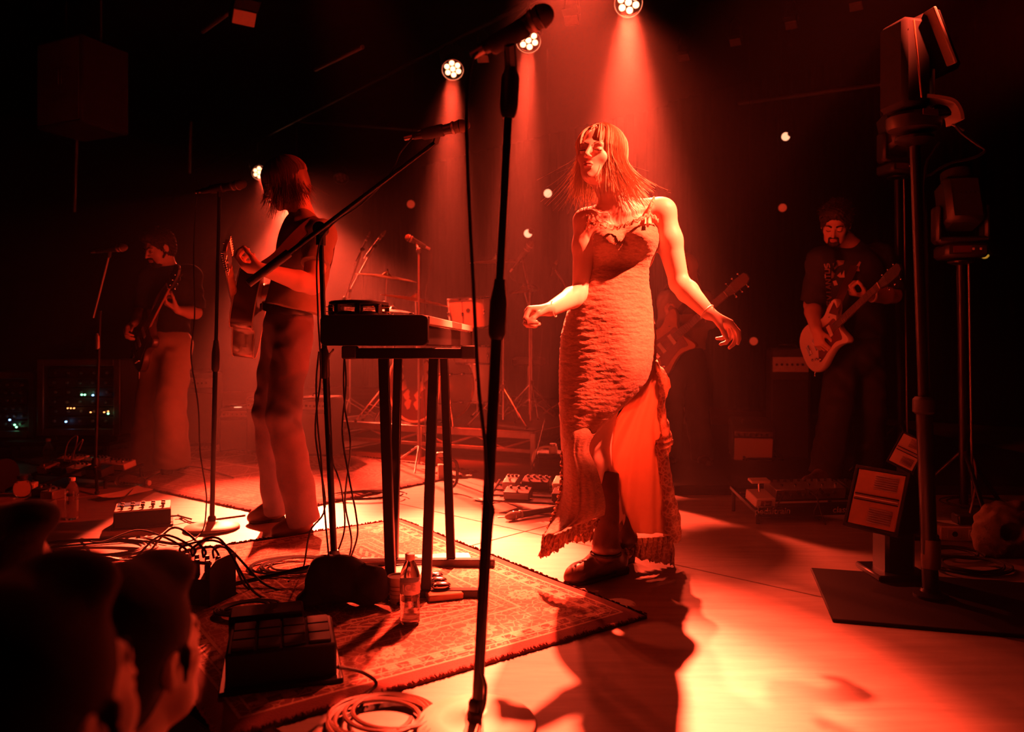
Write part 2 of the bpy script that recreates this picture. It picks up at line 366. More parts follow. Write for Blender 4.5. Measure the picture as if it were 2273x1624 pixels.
        me = bpy.data.meshes.new(name); me.vertices.add(len(V)); me.vertices.foreach_set('co', V.astype(np.float32).ravel())
        me.loops.add(len(Q)*4); me.loops.foreach_set('vertex_index', Q.astype(np.int32).ravel()); me.polygons.add(len(Q))
        me.polygons.foreach_set('loop_start', np.arange(0, len(Q)*4, 4, dtype=np.int32)); me.polygons.foreach_set('loop_total', np.full(len(Q), 4, np.int32))
        me.update(calc_edges=True); me.validate(); me.polygons.foreach_set('use_smooth', [True]*len(me.polygons)); return me
    def build(s, name, m, parent=None, fold=None, relax=1, **kw):
        return link_mesh(name, s.mesh(name, fold, relax), m, parent, **kw)
def folds(amp, sc_=1.0, seed=0):
    a = rng.uniform(.5, 1.5, 9); b = rng.uniform(0, 6, 9)
    def f(X, Y, Z):
        wp = np.sin(X*23*sc_*a[0]+b[0]+Z*9*sc_)*.8+np.sin(Z*17*sc_*a[1]+Y*21*sc_+b[1])*.8
        return amp*(np.sin(Z*42*sc_*a[2]+X*24*sc_+wp*1.6+b[2])*.6+np.sin(Z*26*sc_+Y*38*sc_*a[3]-X*30*sc_+wp*2+b[3])*.5)
    return f
# ------------------------------------------------------------------ anatomy
def head(B, c, fwd, up, s=1.0, male=False, ears=True):
    """adds a head to body B; c = centre between the eyes' level; returns a local->world function"""
    F = Vector(fwd).normalized(); U = Vector(up); U = (U-F*U.dot(F)).normalized(); X = F.cross(U); fr = (X, F, U); c = Vector(c)
    def W(x, y, z): return c+(X*x+F*y+U*z)*s
    def e(x, y, z, a, b, d, k=.02, op='+'): B.ell(W(x, y, z), (a*s, b*s, d*s), fr, k*s, op)
    e(0, -.018, .036, .075, .093, .083); e(0, .024, -.026, .054 if not male else .061, .060, .080, .03)
    e(0, .042, -.083, .023 if not male else .036, .030, .020, .03)
    for q in (-1, 1):
        e(q*.040, .052, -.020, .018, .016, .018, .02); e(q*(.028 if male else .016), .034, -.070, .023 if male else .015, .026, .018, .025)
    B.cap(W(-.034, .074, .020), W(.034, .074, .020), .010*s, k=.018*s)
    for q in (-1, 1): e(q*.030, .097, .001, .017, .016, .013, .014, '-')
    B.cap(W(0, .083, .012), W(0, .106, -.028), .0065*s, .0095*s, .012*s)
    for q in (-1, 1): e(q*.0095, .095, -.032, .0075, .009, .0065, .006)
    for q in (-1, 1): e(q*.030, .0725, .0, .014, .0135, .0125, .003)
    B.cap(W(-.012, .084, -.0535), W(.012, .084, -.0535), .0045*s, k=.004*s); B.cap(W(0, .089, -.054), W(0, .088, -.054), .0045*s, k=.005*s)
    B.cap(W(-.010, .083, -.0645), W(.010, .083, -.0645), .0055*s, k=.004*s)
    e(0, .066, -.096, .013, .012, .010, .014)
    if ears:
        for q in (-1, 1):
            e(q*.077, -.008, .0, .008, .018, .030, .006); e(q*.083, .0, .002, .006, .010, .018, .006, '-')
    return W
def hand(B, wrist, D, N, S, curl=(40, 60, 40), s=1.0, thumb=(.6, .7, .35), spread=1.0, rad=1.0, tcurl=30):
    """wrist->knuckles D, palm faces N, thumb side S"""
    D = Vector(D).normalized(); N = Vector(N); N = (N-D*N.dot(D)).normalized(); S_ = N.cross(D); S = S_ if S_.dot(Vector(S)) > 0 else -S_
    w = Vector(wrist); lens = ((.045, .026, .020), (.050, .030, .022), (.046, .028, .021), (.036, .021, .018)); off = (.030, .0105, -.0095, -.028)
    kn = []
    for i, o in enumerate(off):
        k_ = w+(D*(.088-.004*abs(i-1))+S*(o*spread))*s; B.cap(w+S*(o*.45*s)+D*.012*s, k_, .0125*s*rad, .0105*s*rad, .014*s, ); kn.append(k_)
    for i, (k_, ls) in enumerate(zip(kn, lens)):
        a = 0; p = k_; c_ = curl[i] if hasattr(curl[0], '__len__') else curl
        for j in range(3):
            a += R(c_[j]+(i-1.5)*3); d = D*math.cos(a)+N*math.sin(a)+S*((1.5-i)*.05*spread); d.normalize(); q = p+d*ls[j]*s
            B.cap(p, q, (.0092, .0085, .0078)[j]*s*rad, (.0085, .0078, .0066)[j]*s*rad, .0035*s); p = q
    a = w+(D*.022+S*.018+N*.006)*s; d = (D*thumb[0]+S*thumb[1]+N*thumb[2]).normalized(); b = a+d*.042*s; B.cap(a, b, .0145*s*rad, .011*s*rad, .014*s)
    for L in (.032, .026):
        d = (d*math.cos(R(tcurl))+(D*.6+N*.5-S*.35).normalized()*math.sin(R(tcurl))).normalized(); c_ = b+d*L*s; B.cap(b, c_, .0098*s*rad, .0082*s*rad, .005*s); b = c_
    return w+D*.05*s
def limb(B, a, b, r0, r1, bulge=0, k=.02, t=.35):
    a, b = Vector(a), Vector(b); m = a.lerp(b, t); B.cap(a, m, r0, (r0+(r1-r0)*t)+bulge, k); B.cap(m, b, (r0+(r1-r0)*t)+bulge, r1, k)
def shoe(name, m, parent, heel, toe, ankle, r=.045, sole=True, shaft=0, vox=.005, label=None, top=1.12):
    """a shoe or boot: sole sits on the ground from heel to toe, shaft rises to the ankle"""
    heel, toe, ankle = Vector(heel), Vector(toe), Vector(ankle); B = SDF(vox); d = (toe-heel); d.z = 0; d.normalize(); z = Vector((0, 0, 1)); L = (toe-heel).length
    B.cap(heel+d*.035+z*.045, heel+d*L*.45+z*.055, .036, .042, .02); B.cap(heel+d*L*.4+z*.055, toe-d*.04+z*.034, .044, .034, .03); B.cap(toe-d*.05+z*.03, toe-d*.018+z*.024, .036, .022, .02)
    B.cap(heel+d*.045+z*.06, ankle, .042, r, .03)
    if shaft: B.cap(ankle, ankle+Vector(shaft), r, r*top, .02); B.cut(ankle+Vector(shaft)*.99, Vector(shaft), .12)
    B.cut(Vector((heel.x, heel.y, heel.z+.008)), (0, 0, -1), .4)
    o = B.build(name, m, parent, fold=folds(.0012, 2.2), relax=2)
    if label: o['label'] = label
    if sole:
        side = Vector((-d.y, d.x, 0)); pts = []
        for t, wd in ((0, .022), (.02, .034), (.10, .035), (.5, .036), (.72, .047), (.88, .038), (.97, .018)): pts.append((t*L, -wd))
        for t, wd in reversed(((0, .022), (.02, .034), (.10, .035), (.5, .036), (.72, .047), (.88, .038), (.97, .018))): pts.append((t*L, wd))
        s_ = MB().plate(pts, heel, d, side, z, .012, .002); s_.box(heel+d*.035+z*.012+z*.004, (.07, .07, .02), (d, side, z)); s_.build('sole', 'rubber', o)
    return o

def strands(HW, b, n, side, az, L, spread=(0, 0), flare=.03, r=(.0016, .0034), part=.02, cr=(.086, .100, .090), cz=.038, jit=1, drift=None, seg=20, sag=.2):
    """locks combed from a parting over the skull, hanging from the widest point; side +1 is the head's right"""
    for _ in range(n):
        a = random.uniform(*az); L_ = random.uniform(*L); sp = random.uniform(*spread); pts = []; r1 = random.uniform(.99, 1.10); jx, jy = random.uniform(-.012, .012), random.uniform(-.03, .03); sd = side if side else random.choice((-1, 1))
        p0 = (part+sd*.003, .050-.11*min(1, a/150)+jy)
        for k in range(8):
            t = k/7; th = R(90*t); az_ = R(a); rr = 1.02+(r1-1)*t
            x = math.sin(az_)*math.sin(th)*cr[0]*rr*sd+p0[0]*(1-t); y = (math.cos(az_)*math.sin(th)*cr[1]*rr-.022)*(t**.6)+(1-t**.6)*p0[1]; z = cz+math.sqrt(max(0, 1-(min(1, math.hypot(x/(cr[0]*rr), (y+.022)/(cr[1]*rr))))**2))*cr[2]*rr
            pts.append(HW(x, y, z))
        out = pts[-1]-HW(0, -.02, cz); out.z = 0; out.normalize(); p = pts[-1]; ph = random.uniform(0, 6); tl = random.uniform(-.35, .5)
        dr = Vector(drift) if drift else Vector((0, 0, 0))
        for k in range(1, 8):
            t = k/7; pts.append(p+Vector((0, 0, -L_*t))+out*(flare*t*t*tl*2-.012*math.sin(t*3))+Vector((sp*t**1.5, 0, 0))+dr*t*t+Vector((math.sin(ph+t*4), math.cos(ph*1.3+t*3.4), 0))*.006*t*jit)
        b.tube(spline(pts, seg), random.uniform(*r), 4, lambda t: (1 if t < .5 else 1-.8*(t-.5)/.5), .6)
# ------------------------------------------------------------------ the stage: u runs along its front edge, v towards the back wall
E1 = Vector((.731, -.682, 0)); E2 = Vector((.682, .731, 0)); EZ = Vector((0, 0, 1)); SF = (E1, E2, EZ); S0 = Vector((-.53, 1.72, 0))
def S(u, v, z=0): return S0+E1*u+E2*v+EZ*z
def floor_mat():
    m = bpy.data.materials.new('stage_paint'); m.use_nodes = True; nt = m.node_tree; b = nt.nodes['Principled BSDF']; N = nt.nodes.new; L = nt.links.new
    tc = N('ShaderNodeTexCoord'); g = N('ShaderNodeNewGeometry'); mp = N('ShaderNodeMapping'); mp.inputs['Rotation'].default_value = (0, 0, R(43)); mp.inputs['Scale'].default_value = (1.2, 9, 1); L(g.outputs['Position'], mp.inputs[0])
    n1 = N('ShaderNodeTexNoise'); n1.inputs['Scale'].default_value = 2.6; n1.inputs['Detail'].default_value = 8; n1.inputs['Roughness'].default_value = .65; L(mp.outputs[0], n1.inputs['Vector'])
    n2 = N('ShaderNodeTexNoise'); n2.inputs['Scale'].default_value = 1.7; n2.inputs['Detail'].default_value = 6; L(g.outputs['Position'], n2.inputs['Vector'])
    mu = N('ShaderNodeMath'); mu.operation = 'MULTIPLY'; L(n1.outputs[0], mu.inputs[0]); L(n2.outputs[0], mu.inputs[1])
    cr = N('ShaderNodeValToRGB'); e = cr.color_ramp.elements; e[0].position = .12; e[0].color = (.20, .17, .145, 1); e[1].position = .42; e[1].color = (.36, .31, .26, 1); L(mu.outputs[0], cr.inputs[0]); L(cr.outputs[0], b.inputs['Base Color'])
    b.inputs['Roughness'].default_value = .5; b.inputs['Specular IOR Level'].default_value = .35
    bp = N('ShaderNodeBump'); bp.inputs['Strength'].default_value = .25; bp.inputs['Distance'].default_value = .003; L(n1.outputs[0], bp.inputs['Height']); L(bp.outputs[0], b.inputs['Normal']); M['stage_paint'] = m
floor_mat()
fl = MB().box(S(-3, 4.6, -.10), (24, 9.2, .14), SF, .004).build('floor', 'matt_black', kind='structure')
pm = {}
for i in range(-6, 3):
    for j in range(5):
        big = MB().box((0, 0, 0), (2.436, 1.776, .03), SF, .004) if not pm else None
        if big: 
            o = big.build('floor_panel', 'stage_paint', fl, ang=20); pm['m'] = o.data; base = Vector((0, 0, 0))
            co = np.empty(len(o.data.vertices)*3, np.float32); o.data.vertices.foreach_get('co', co); co = co.reshape(-1, 3)+np.array(ORG[fl.name], np.float32); o.data.vertices.foreach_set('co', co.ravel())
        else:
            o = o.copy(); C.objects.link(o); ORG[o.name] = ORG[fl.name]
        o.location = S(i*2.44+.36, .9+j*1.78, -.015)-ORG[fl.name]
MB().box(S(-3, -.02, -.58), (24, .04, 1.04), SF, .004).build('trim_1', 'black_cloth', kind='structure')
MB().box(S(-3, -4, -1.15), (24, 8.2, .1), SF, .004).build('floor_pit', 'matt_black', kind='structure')
MB().box(S(-3, 1.0, 4.6), (24, 18, .1), SF, .004).build('ceiling', 'wall_black', kind='structure')
MB().box(S(-3, -8.1, 1.7), (24, .1, 5.8), SF, .004).build('wall_front', 'wall_black', kind='structure')
MB().box(S(-3, 9.4, 1.7), (24, .1, 5.8), SF, .004).build('wall_back', 'wall_black', kind='structure')
MB().box(S(-12.6, 1, 1.7), (.1, 18, 5.8), SF, .004).build('wall_left', 'wall_black', kind='structure')
MB().box(S(5.0, 1, 1.7), (.1, 18, 5.8), SF, .004).build('wall_right', 'wall_black', kind='structure')
def drape(name, a, b, z0, z1, label, n=160, amp=.05, per=.19):
    a, b = Vector(a), Vector(b); d = (b-a); L = d.length; d.normalize(); nr = Vector((d.y, -d.x, 0)); rows = []
    for k in range(9):
        t = k/8; z = z1+(z0-z1)*t; row = []
        for i in range(n+1):
            s_ = i/n*L; a_ = s_/per*2*math.pi; row.append(a+d*s_+nr*(amp*(.55+.45*t)*math.sin(a_+.9*math.sin(s_*1.7)+.25*t)+.02*math.sin(s_*2.3))+Vector((0, 0, z)))
        rows.append(row)
    return MB().grid(rows, .006).build(name, 'curtain', ang=80, label=label, cat='curtain')
drape('stage_curtain', S(-12.2, 9.1), S(-4.6, 9.1), .02, 4.5, 'long black pleated stage curtain along the rear wall behind the drums', 380)
drape('stage_curtain', S(-4.5, 9.0), S(4.6, 9.0), .02, 4.5, 'black pleated stage curtain behind the guitarist at the right', 400)
# ------------------------------------------------------------------ carpets
def rug_mat(name, W, H, light, dark, mid):
    m = bpy.data.materials.new(name); m.use_nodes = True; nt = m.node_tree; b = nt.nodes['Principled BSDF']; N = nt.nodes.new; L = nt.links.new
    tc = N('ShaderNodeTexCoord'); sp = N('ShaderNodeSeparateXYZ'); L(tc.outputs['Object'], sp.inputs[0])
    def mt(op, a, b_=None, c=None):
        n = N('ShaderNodeMath'); n.operation = op
        for i, q in enumerate((a, b_, c)):
            if q is None: continue
            if hasattr(q, 'node'): L(q, n.inputs[i])
            else: n.inputs[i].default_value = q
        return n.outputs[0]
    x, y = sp.outputs[0], sp.outputs[1]
    ax, ay = mt('ABSOLUTE', x), mt('ABSOLUTE', y); dx, dy = mt('SUBTRACT', W/2, ax), mt('SUBTRACT', H/2, ay); d = mt('MINIMUM', dx, dy)   # distance from edge
    # coordinate along the border
    al = mt('ADD', mt('MULTIPLY', mt('LESS_THAN', dx, dy), y), mt('MULTIPLY', mt('GREATER_THAN', dx, dy), x))
    def stripe(c, wd): return mt('LESS_THAN', mt('ABSOLUTE', mt('SUBTRACT', d, c)), wd)
    lines = None
    for c, wd in ((.055, .004), (.085, .003), (.125, .005), (.29, .005), (.33, .003), (.345, .003), (.38, .005), (.47, .004)):
        s_ = stripe(c, wd); lines = s_ if lines is None else mt('MAXIMUM', lines, s_)
    # medallions in the wide border
    ph = mt('SUBTRACT', mt('FRACT', mt('DIVIDE', al, .31)), .5); r = mt('SQRT', mt('ADD', mt('POWER', mt('MULTIPLY', ph, .31), 2), mt('POWER', mt('SUBTRACT', d, .208), 2)))
    pet = mt('ADD', r, mt('MULTIPLY', mt('SINE', mt('MULTIPLY', mt('ARCTAN2', mt('SUBTRACT', d, .208), mt('MULTIPLY', ph, .31)), 10)), .006))
    med = mt('MULTIPLY', mt('LESS_THAN', pet, .054), mt('GREATER_THAN', mt('PINGPONG', pet, .014), .0045))
    # small guard border: zigzag
    zz = mt('MULTIPLY', stripe(.105, .014), mt('GREATER_THAN', mt('SINE', mt('MULTIPLY', al, 90)), .1))
    zz2 = mt('MULTIPLY', stripe(.425, .02), mt('GREATER_THAN', mt('SINE', mt('ADD', mt('MULTIPLY', al, 110), mt('MULTIPLY', d, 200))), .1))
    # floral scrolls
    wv = N('ShaderNodeTexNoise'); wv.inputs['Scale'].default_value = 9; L(tc.outputs['Object'], wv.inputs['Vector'])
    v = N('ShaderNodeTexVoronoi'); v.inputs['Scale'].default_value = 46; v.inputs['Randomness'].default_value = .8; L(tc.outputs['Object'], v.inputs['Vector'])
    vr = mt('MULTIPLY', mt('LESS_THAN', v.outputs[0], .34), mt('GREATER_THAN', mt('SINE', mt('MULTIPLY', v.outputs[0], 34)), -.1))
    ve = N('ShaderNodeTexVoronoi'); ve.feature = 'DISTANCE_TO_EDGE'; ve.inputs['Scale'].default_value = 31; L(tc.outputs['Object'], ve.inputs['Vector']); scr = mt('LESS_THAN', ve.outputs[0], .045)
    fl_ = mt('MAXIMUM', vr, scr)
    # panels of the field: squares with diagonal frames
    px = mt('ABSOLUTE', mt('SUBTRACT', mt('FRACT', mt('DIVIDE', x, .42)), .5)); py = mt('ABSOLUTE', mt('SUBTRACT', mt('FRACT', mt('DIVIDE', y, .36)), .5))
    pan = mt('MULTIPLY', mt('GREATER_THAN', mt('MAXIMUM', px, py), .455), mt('GREATER_THAN', d, .49)); pan2 = mt('MULTIPLY', mt('LESS_THAN', mt('ABSOLUTE', mt('SUBTRACT', mt('ADD', px, py), .42)), .012), mt('GREATER_THAN', d, .49))
    f = lines
    for q in (med, zz, zz2, mt('MULTIPLY', fl_, .75), pan, pan2): f = mt('MAXIMUM', f, q)
    n3 = N('ShaderNodeTexNoise'); n3.inputs['Scale'].default_value = 150; L(tc.outputs['Object'], n3.inputs['Vector'])
    f = mt('MULTIPLY', f, mt('ADD', mt('MULTIPLY', n3.outputs[0], .8), .35))
    inner = mt('MULTIPLY', mt('GREATER_THAN', d, .12), mt('LESS_THAN', d, .385)); edge = mt('LESS_THAN', d, .05)
    m1 = N('ShaderNodeMix'); m1.data_type = 'RGBA'; m1.inputs[6].default_value = (*dark, 1); m1.inputs[7].default_value = (*mid, 1); L(inner, m1.inputs[0])
    m2 = N('ShaderNodeMix'); m2.data_type = 'RGBA'; L(m1.outputs[2], m2.inputs[6]); m2.inputs[7].default_value = (*light, 1); L(mt('MULTIPLY', f, mt('SUBTRACT', 1, edge)), m2.inputs[0])
    L(m2.outputs[2], b.inputs['Base Color']); b.inputs['Roughness'].default_value = .95; b.inputs['Sheen Weight'].default_value = .2; b.inputs['Specular IOR Level'].default_value = .1
    n4 = N('ShaderNodeTexNoise'); n4.inputs['Scale'].default_value = 320; L(tc.outputs['Object'], n4.inputs['Vector'])
    bp = N('ShaderNodeBump'); bp.inputs['Strength'].default_value = .6; bp.inputs['Distance'].default_value = .004; L(n4.outputs[0], bp.inputs['Height']); L(bp.outputs[0], b.inputs['Normal']); M[name] = m
def rug(corner, ex, ey, W, H, mname, label, z=0.0, cols=((.72, .55, .4), (.12, .035, .03), (.26, .10, .075)), th=.014):
    """corner, the two edge directions and the size"""
    ex, ey = Vector(ex).normalized(), Vector(ey).normalized(); c = Vector(corner)+ex*W/2+ey*H/2; rug_mat(mname, W, H, *cols)
    b = MB(); nx, ny = 60, 44; rows = []
    for j in range(ny+1):
        row = []
        for i in range(nx+1):
            x, y = (i/nx-.5)*W, (j/ny-.5)*H; d = min(W/2-abs(x), H/2-abs(y)); row.append(Vector((x, y, th*min(1, (.25+.75*min(1, d/.012)))+.003*math.sin(x*5+y*3)*math.sin(y*7)+(.0025*math.sin(x*60)+.002*math.sin(x*143) if d < .001 else 0))))
        rows.append(row)
    b.grid(rows); o = b.build('rug', mname, ang=80, base=(0, 0, 0), label=label, cat='rug')
    for v in o.data.vertices: v.co = Vector((v.co.x, v.co.y, v.co.z))
    o.location = c+Vector((0, 0, z)); o.rotation_euler = (0, 0, math.atan2(ex.y, ex.x)); ORG[o.name] = o.location.copy()
    # pile edge, little tufts round the border
    e = MB(); 
    for s0, s1, nn in (((-W/2, -H/2), (W/2, -H/2), 260), ((W/2, -H/2), (W/2, H/2), 180), ((W/2, H/2), (-W/2, H/2), 200), ((-W/2, H/2), (-W/2, -H/2), 160)):
        dx, dy = (s1[0]-s0[0])/nn, (s1[1]-s0[1])/nn; L_ = math.hypot(dx, dy); ox, oy = dy/L_, -dx/L_
        for i in range(nn):
            x, y = s0[0]+dx*(i+.5), s0[1]+dy*(i+.5); t = .004+random.random()*.006; h = th*(.7+.5*random.random())
            k = len(e.v); e.v += [Vector((x-dx*.6, y-dy*.6, 0)), Vector((x+dx*.6, y+dy*.6, 0)), Vector((x+dx*.6, y+dy*.6, h)), Vector((x-dx*.6, y-dy*.6, h)), Vector((x+ox*t, y+oy*t, h*.15)), Vector((x+ox*t, y+oy*t, h*.75))]
            e.f += [(k, k+1, k+4), (k+3, k+5, k+2), (k+1, k+2, k+5, k+4), (k, k+4, k+5, k+3)]
    me = bpy.data.meshes.new('pile_edge'); me.from_pydata([tuple(v) for v in e.v], [], e.f); me.materials.append(M[mname]); q = bpy.data.objects.new('pile_edge', me); C.objects.link(q); q.parent = o; q['kind'] = 'stuff'; ORG[q.name] = ORG[o.name]
    return o
P3 = Vector((-.515, 1.80, 0)); rug(P3, (.812, .584, 0), (-.731, .682, 0), 1.32, 1.70, 'persian_rug_front', 'patterned oriental rug with floral border under the keyboard stand', cols=((.62, .43, .31), (.17, .05, .04), (.30, .12, .09)))
rug((-1.25, 3.95, 0), (-.80, .60, 0), (.60, .80, 0), 3.2, 1.7, 'persian_rug_rear', 'worn red patterned rug under the far-left guitarist in dark shirt', cols=((.40, .26, .19), (.14, .04, .035), (.22, .08, .06)))
# low platform at the back right and the dark board at the front right
b = MB().box((2.45, 6.3, .028), (3.0, 3.6, .056), XYZ, .006); b.build('low_platform', 'matt_black', label='low black platform step under the guitarist at right', cat='platform')
q0, q1 = GH(1848, 1372, .012), GH(2273, 1408, .012); d_ = (q1-q0).normalized(); n_ = Vector((-d_.y, d_.x, 0))
MB().box(q0+d_*.75+n_*.29-Vector((0, 0, .006)), (1.5, .58, .012), (d_, n_, EZ), .003).build('base_board', 'matt_black', label='flat black board under the tall lamp stand at right', cat='board')
# ------------------------------------------------------------------ haze in the air
def haze():
    m = bpy.data.materials.new('haze'); m.use_nodes = True; nt = m.node_tree; nt.nodes.clear(); o = nt.nodes.new('ShaderNodeOutputMaterial'); v = nt.nodes.new('ShaderNodeVolumeScatter')
    v.inputs['Color'].default_value = (1, 1, 1, 1); v.inputs['Density'].default_value = HAZE; v.inputs['Anisotropy'].default_value = .68; nt.links.new(v.outputs[0], o.inputs['Volume']); M['haze'] = m
    b = MB().box(S(-3, .6, 1.6), (15, 16.6, 5.3), SF, .01); h = b.build('stage_haze', 'haze', kind='stuff', label='thin stage haze hanging in the air through the whole hall', cat='haze'); return h
HAZE = .0048
haze()
# ------------------------------------------------------------------ the dancing singer
DW = 2.85
def Wp(px, py, dd=0.0): return P(px, py, DW+dd)
woman = thing('person', 'blond person dancing in a long crinkled sleeveless lace dress and dark boots', 'person', (.33, 2.9, 0))
from mathutils import noise as _nz
NZ = _nz.noise
def make_woman():
    B = SDF(.0042)
    hc = Wp(1328, 349, -.02); fwd = Vector((-.46, -.88, .14)); up = Vector((.04, -.12, 1)); HW = head(B, hc, fwd, up, .99)
    nb = Wp(1372, 468, .03); B.cap(HW(0, -.035, -.05), nb, .044, .05, .02)
    # shoulders and upper chest
    sr, sl = Wp(1300, 492, .02), Wp(1470, 470, .04); B.cap(Wp(1325, 492, .04), Wp(1440, 477, .05), .052, .055, .04, ((0, 1, 0), .8)); B.cap(nb, Wp(1320, 487, .03), .035, .035, .04); B.cap(nb, Wp(1450, 470, .05), .04, .038, .04)
    B.ell(Wp(1378, 540, .055), (.135, .085, .16), k=.03); B.cap(Wp(1348, 478, -.018), Wp(1312, 478, .0), .007, .006, .012); B.cap(Wp(1388, 474, -.02), Wp(1440, 462, 0), .007, .006, .012)
    B.ell(Wp(1340, 530, -.005), (.05, .05, .06), k=.03); B.ell(Wp(1420, 520, -.005), (.05, .05, .06), k=.03)
    B.cap(Wp(1375, 580, .055), Wp(1365, 700, .055), .085, .10, .03, ((0, 1, 0), .72)); B.cap(Wp(1365, 700, .05), Wp(1350, 790, .05), .11, .12, .03, ((0, 1, 0), .75))
    # arms
    er, wr = Wp(1290, 650, .0), Wp(1222, 686, -.20); B.ell(sr, (.046, .05, .05), k=.03)
    limb(B, sr, er, .043, .033, .003, .02); limb(B, er, wr, .036, .025, .006, .012, .3)
    hand(B, wr, (-1, -.25, -.15), (.1, -.45, -1), (0, -1, .45), ((62, 80, 40), (70, 85, 40), (75, 88, 45), (75, 88, 45)), .98, (.9, .35, .5), .95, 1.0, 28)
    el, wl = Wp(1508, 628, .02), Wp(1572, 694, -.10); B.ell(sl, (.052, .052, .052), k=.03)
    limb(B, sl, el, .047, .036, .006, .02, .4); limb(B, el, wl, .0385, .026, .006, .012, .3)
    hand(B, wl, (.75, -.15, -.45), (-.35, -.2, -1), (-.3, -1, .1), ((28, 38, 25), (38, 45, 28), (46, 52, 30), (52, 55, 30)), .98, (.85, .3, .55), 1.05, 1.0, 22)
    # legs: the standing leg in front shows from knee to boot
    hipL, kn, an = Wp(1375, 800, .06), Wp(1322, 955, .08), Wp(1352, 1200, .0); limb(B, hipL, kn, .075, .040, .005, .03); B.ell(Wp(1321, 955, .08), (.036, .04, .05), k=.02)
    limb(B, kn, an, .034, .030, .004, .02, .3)
    hipR, kn2, an2 = Wp(1320, 800, .08), Wp(1325, 1000, .12), Wp(1380, 1190, .17); limb(B, hipR, kn2, .09, .055, .01, .03); limb(B, kn2, an2, .05, .033, .012, .02, .3)
    B.build('body', 'skin', woman, relax=1)
    # features of the face
    for q in (-1, 1): MB().tube(spline([HW(q*.014, .089, .020), HW(q*.030, .087, .027), HW(q*.046, .070, .021)], 7), .0017, 6, lambda t: 1.1-.7*t, .5).build('eyebrow', 'brown_hair', woman)
    for q in (-1, 1): MB().tube(spline([HW(q*.018, .0835, -.002), HW(q*.030, .0865, -.0055), HW(q*.043, .076, -.002)], 7), .0016, 5).build('eyelash', 'black_hair', woman)
    f = MB(); f.tube(spline([HW(-.020, .081, -.058), HW(-.009, .0925, -.0535), HW(0, .0945, -.0555), HW(.009, .0925, -.0535), HW(.020, .081, -.058)], 9), .0035, 6, lambda t: .45+1.1*math.sin(math.pi*t)); f.tube(spline([HW(-.018, .082, -.0605), HW(0, .0935, -.0645), HW(.018, .082, -.0605)], 9), .0042, 6, lambda t: .4+math.sin(math.pi*t))
    pass; mat('lips', (.5, .2, .17), .4); f.build('lips', 'lips', woman)
    # hair
    cap = SDF(.005); X, F, U = [(HW(*v)-HW(0, 0, 0)).normalized() for v in ((1, 0, 0), (0, 1, 0), (0, 0, 1))]
    cap.ell(HW(0, -.030, .040), (.083, .098, .088), (X, F, U)); cap.ell(HW(0, -.055, -.02), (.074, .066, .085), (X, F, U), .03); cap.ell(HW(-.004, .085, -.03), (.058, .085, .098), (X, F, U), .02, '-')
    hair = cap.build('hair', 'blond_hair', woman, fold=lambda x, y, z: .002*np.sin(x*160+y*90+np.sin(z*25)*2)*np.sin(y*120-x*50))
    b = MB()
    strands(HW, b, 420, -1, (42, 178), (.12, .22), (-.005, .075), .04, drift=(.01, 0, 0)); strands(HW, b, 300, 1, (58, 178), (.12, .22), (-.025, .015), .03)
    strands(HW, b, 12, -1, (14, 36), (.12, .2), (-.01, .01), -.01, (.001, .002)); strands(HW, b, 34, 1, (30, 58), (.10, .21), (-.035, .01), .0, (.001, .0026))
    strands(HW, b, 110, -1, (34, 56), (.09, .2), (-.005, .03), .02); strands(HW, b, 60, 1, (46, 62), (.09, .2), (-.03, .01), .02)
    strands(HW, b, 70, 0, (60, 180), (.08, .2), (-.05, .09), .12, (.0005, .0008), jit=3); strands(HW, b, 12, 1, (70, 120), (.2, .23), (-.09, -.05), .05, (.001, .002))
    b.build('lock', 'blond_hair', hair, ang=80)
    # dress: fitted tube with the outline of the photograph, front shaped by bust, belly and raised thigh
    lv = [(497, 1306, 1452, .082), (512, 1300, 1461, .10), (530, 1297, 1464, .108), (548, 1300, 1461, .106), (577, 1302, 1447, .088), (604, 1297, 1440, .083), (631, 1284, 1441, .088), (666, 1267, 1446, .098), (700, 1256, 1450, .108), (740, 1245, 1456, .118), (790, 1241, 1456, .125), (820, 1240, 1450, .128), (845, 1240, 1436, .127), (880, 1241, 1402, .122), (915, 1242, 1366, .114), (942, 1244, 1338, .106), (973, 1246, 1312, .094), (1000, 1248, 1298, .08)]
    A = np.array(lv); n = 230; na = 170; rows = []
    yy = np.linspace(A[0, 0], A[-1, 0], n); sm = lambda c: np.interp(yy, A[:, 0], A[:, c]); ker = np.ones(9)/9
    def smooth(v): return np.convolve(np.pad(v, 4, 'edge'), ker, 'valid')
    xl, xr, dp = smooth(sm(1)), smooth(sm(2)), smooth(sm(3))
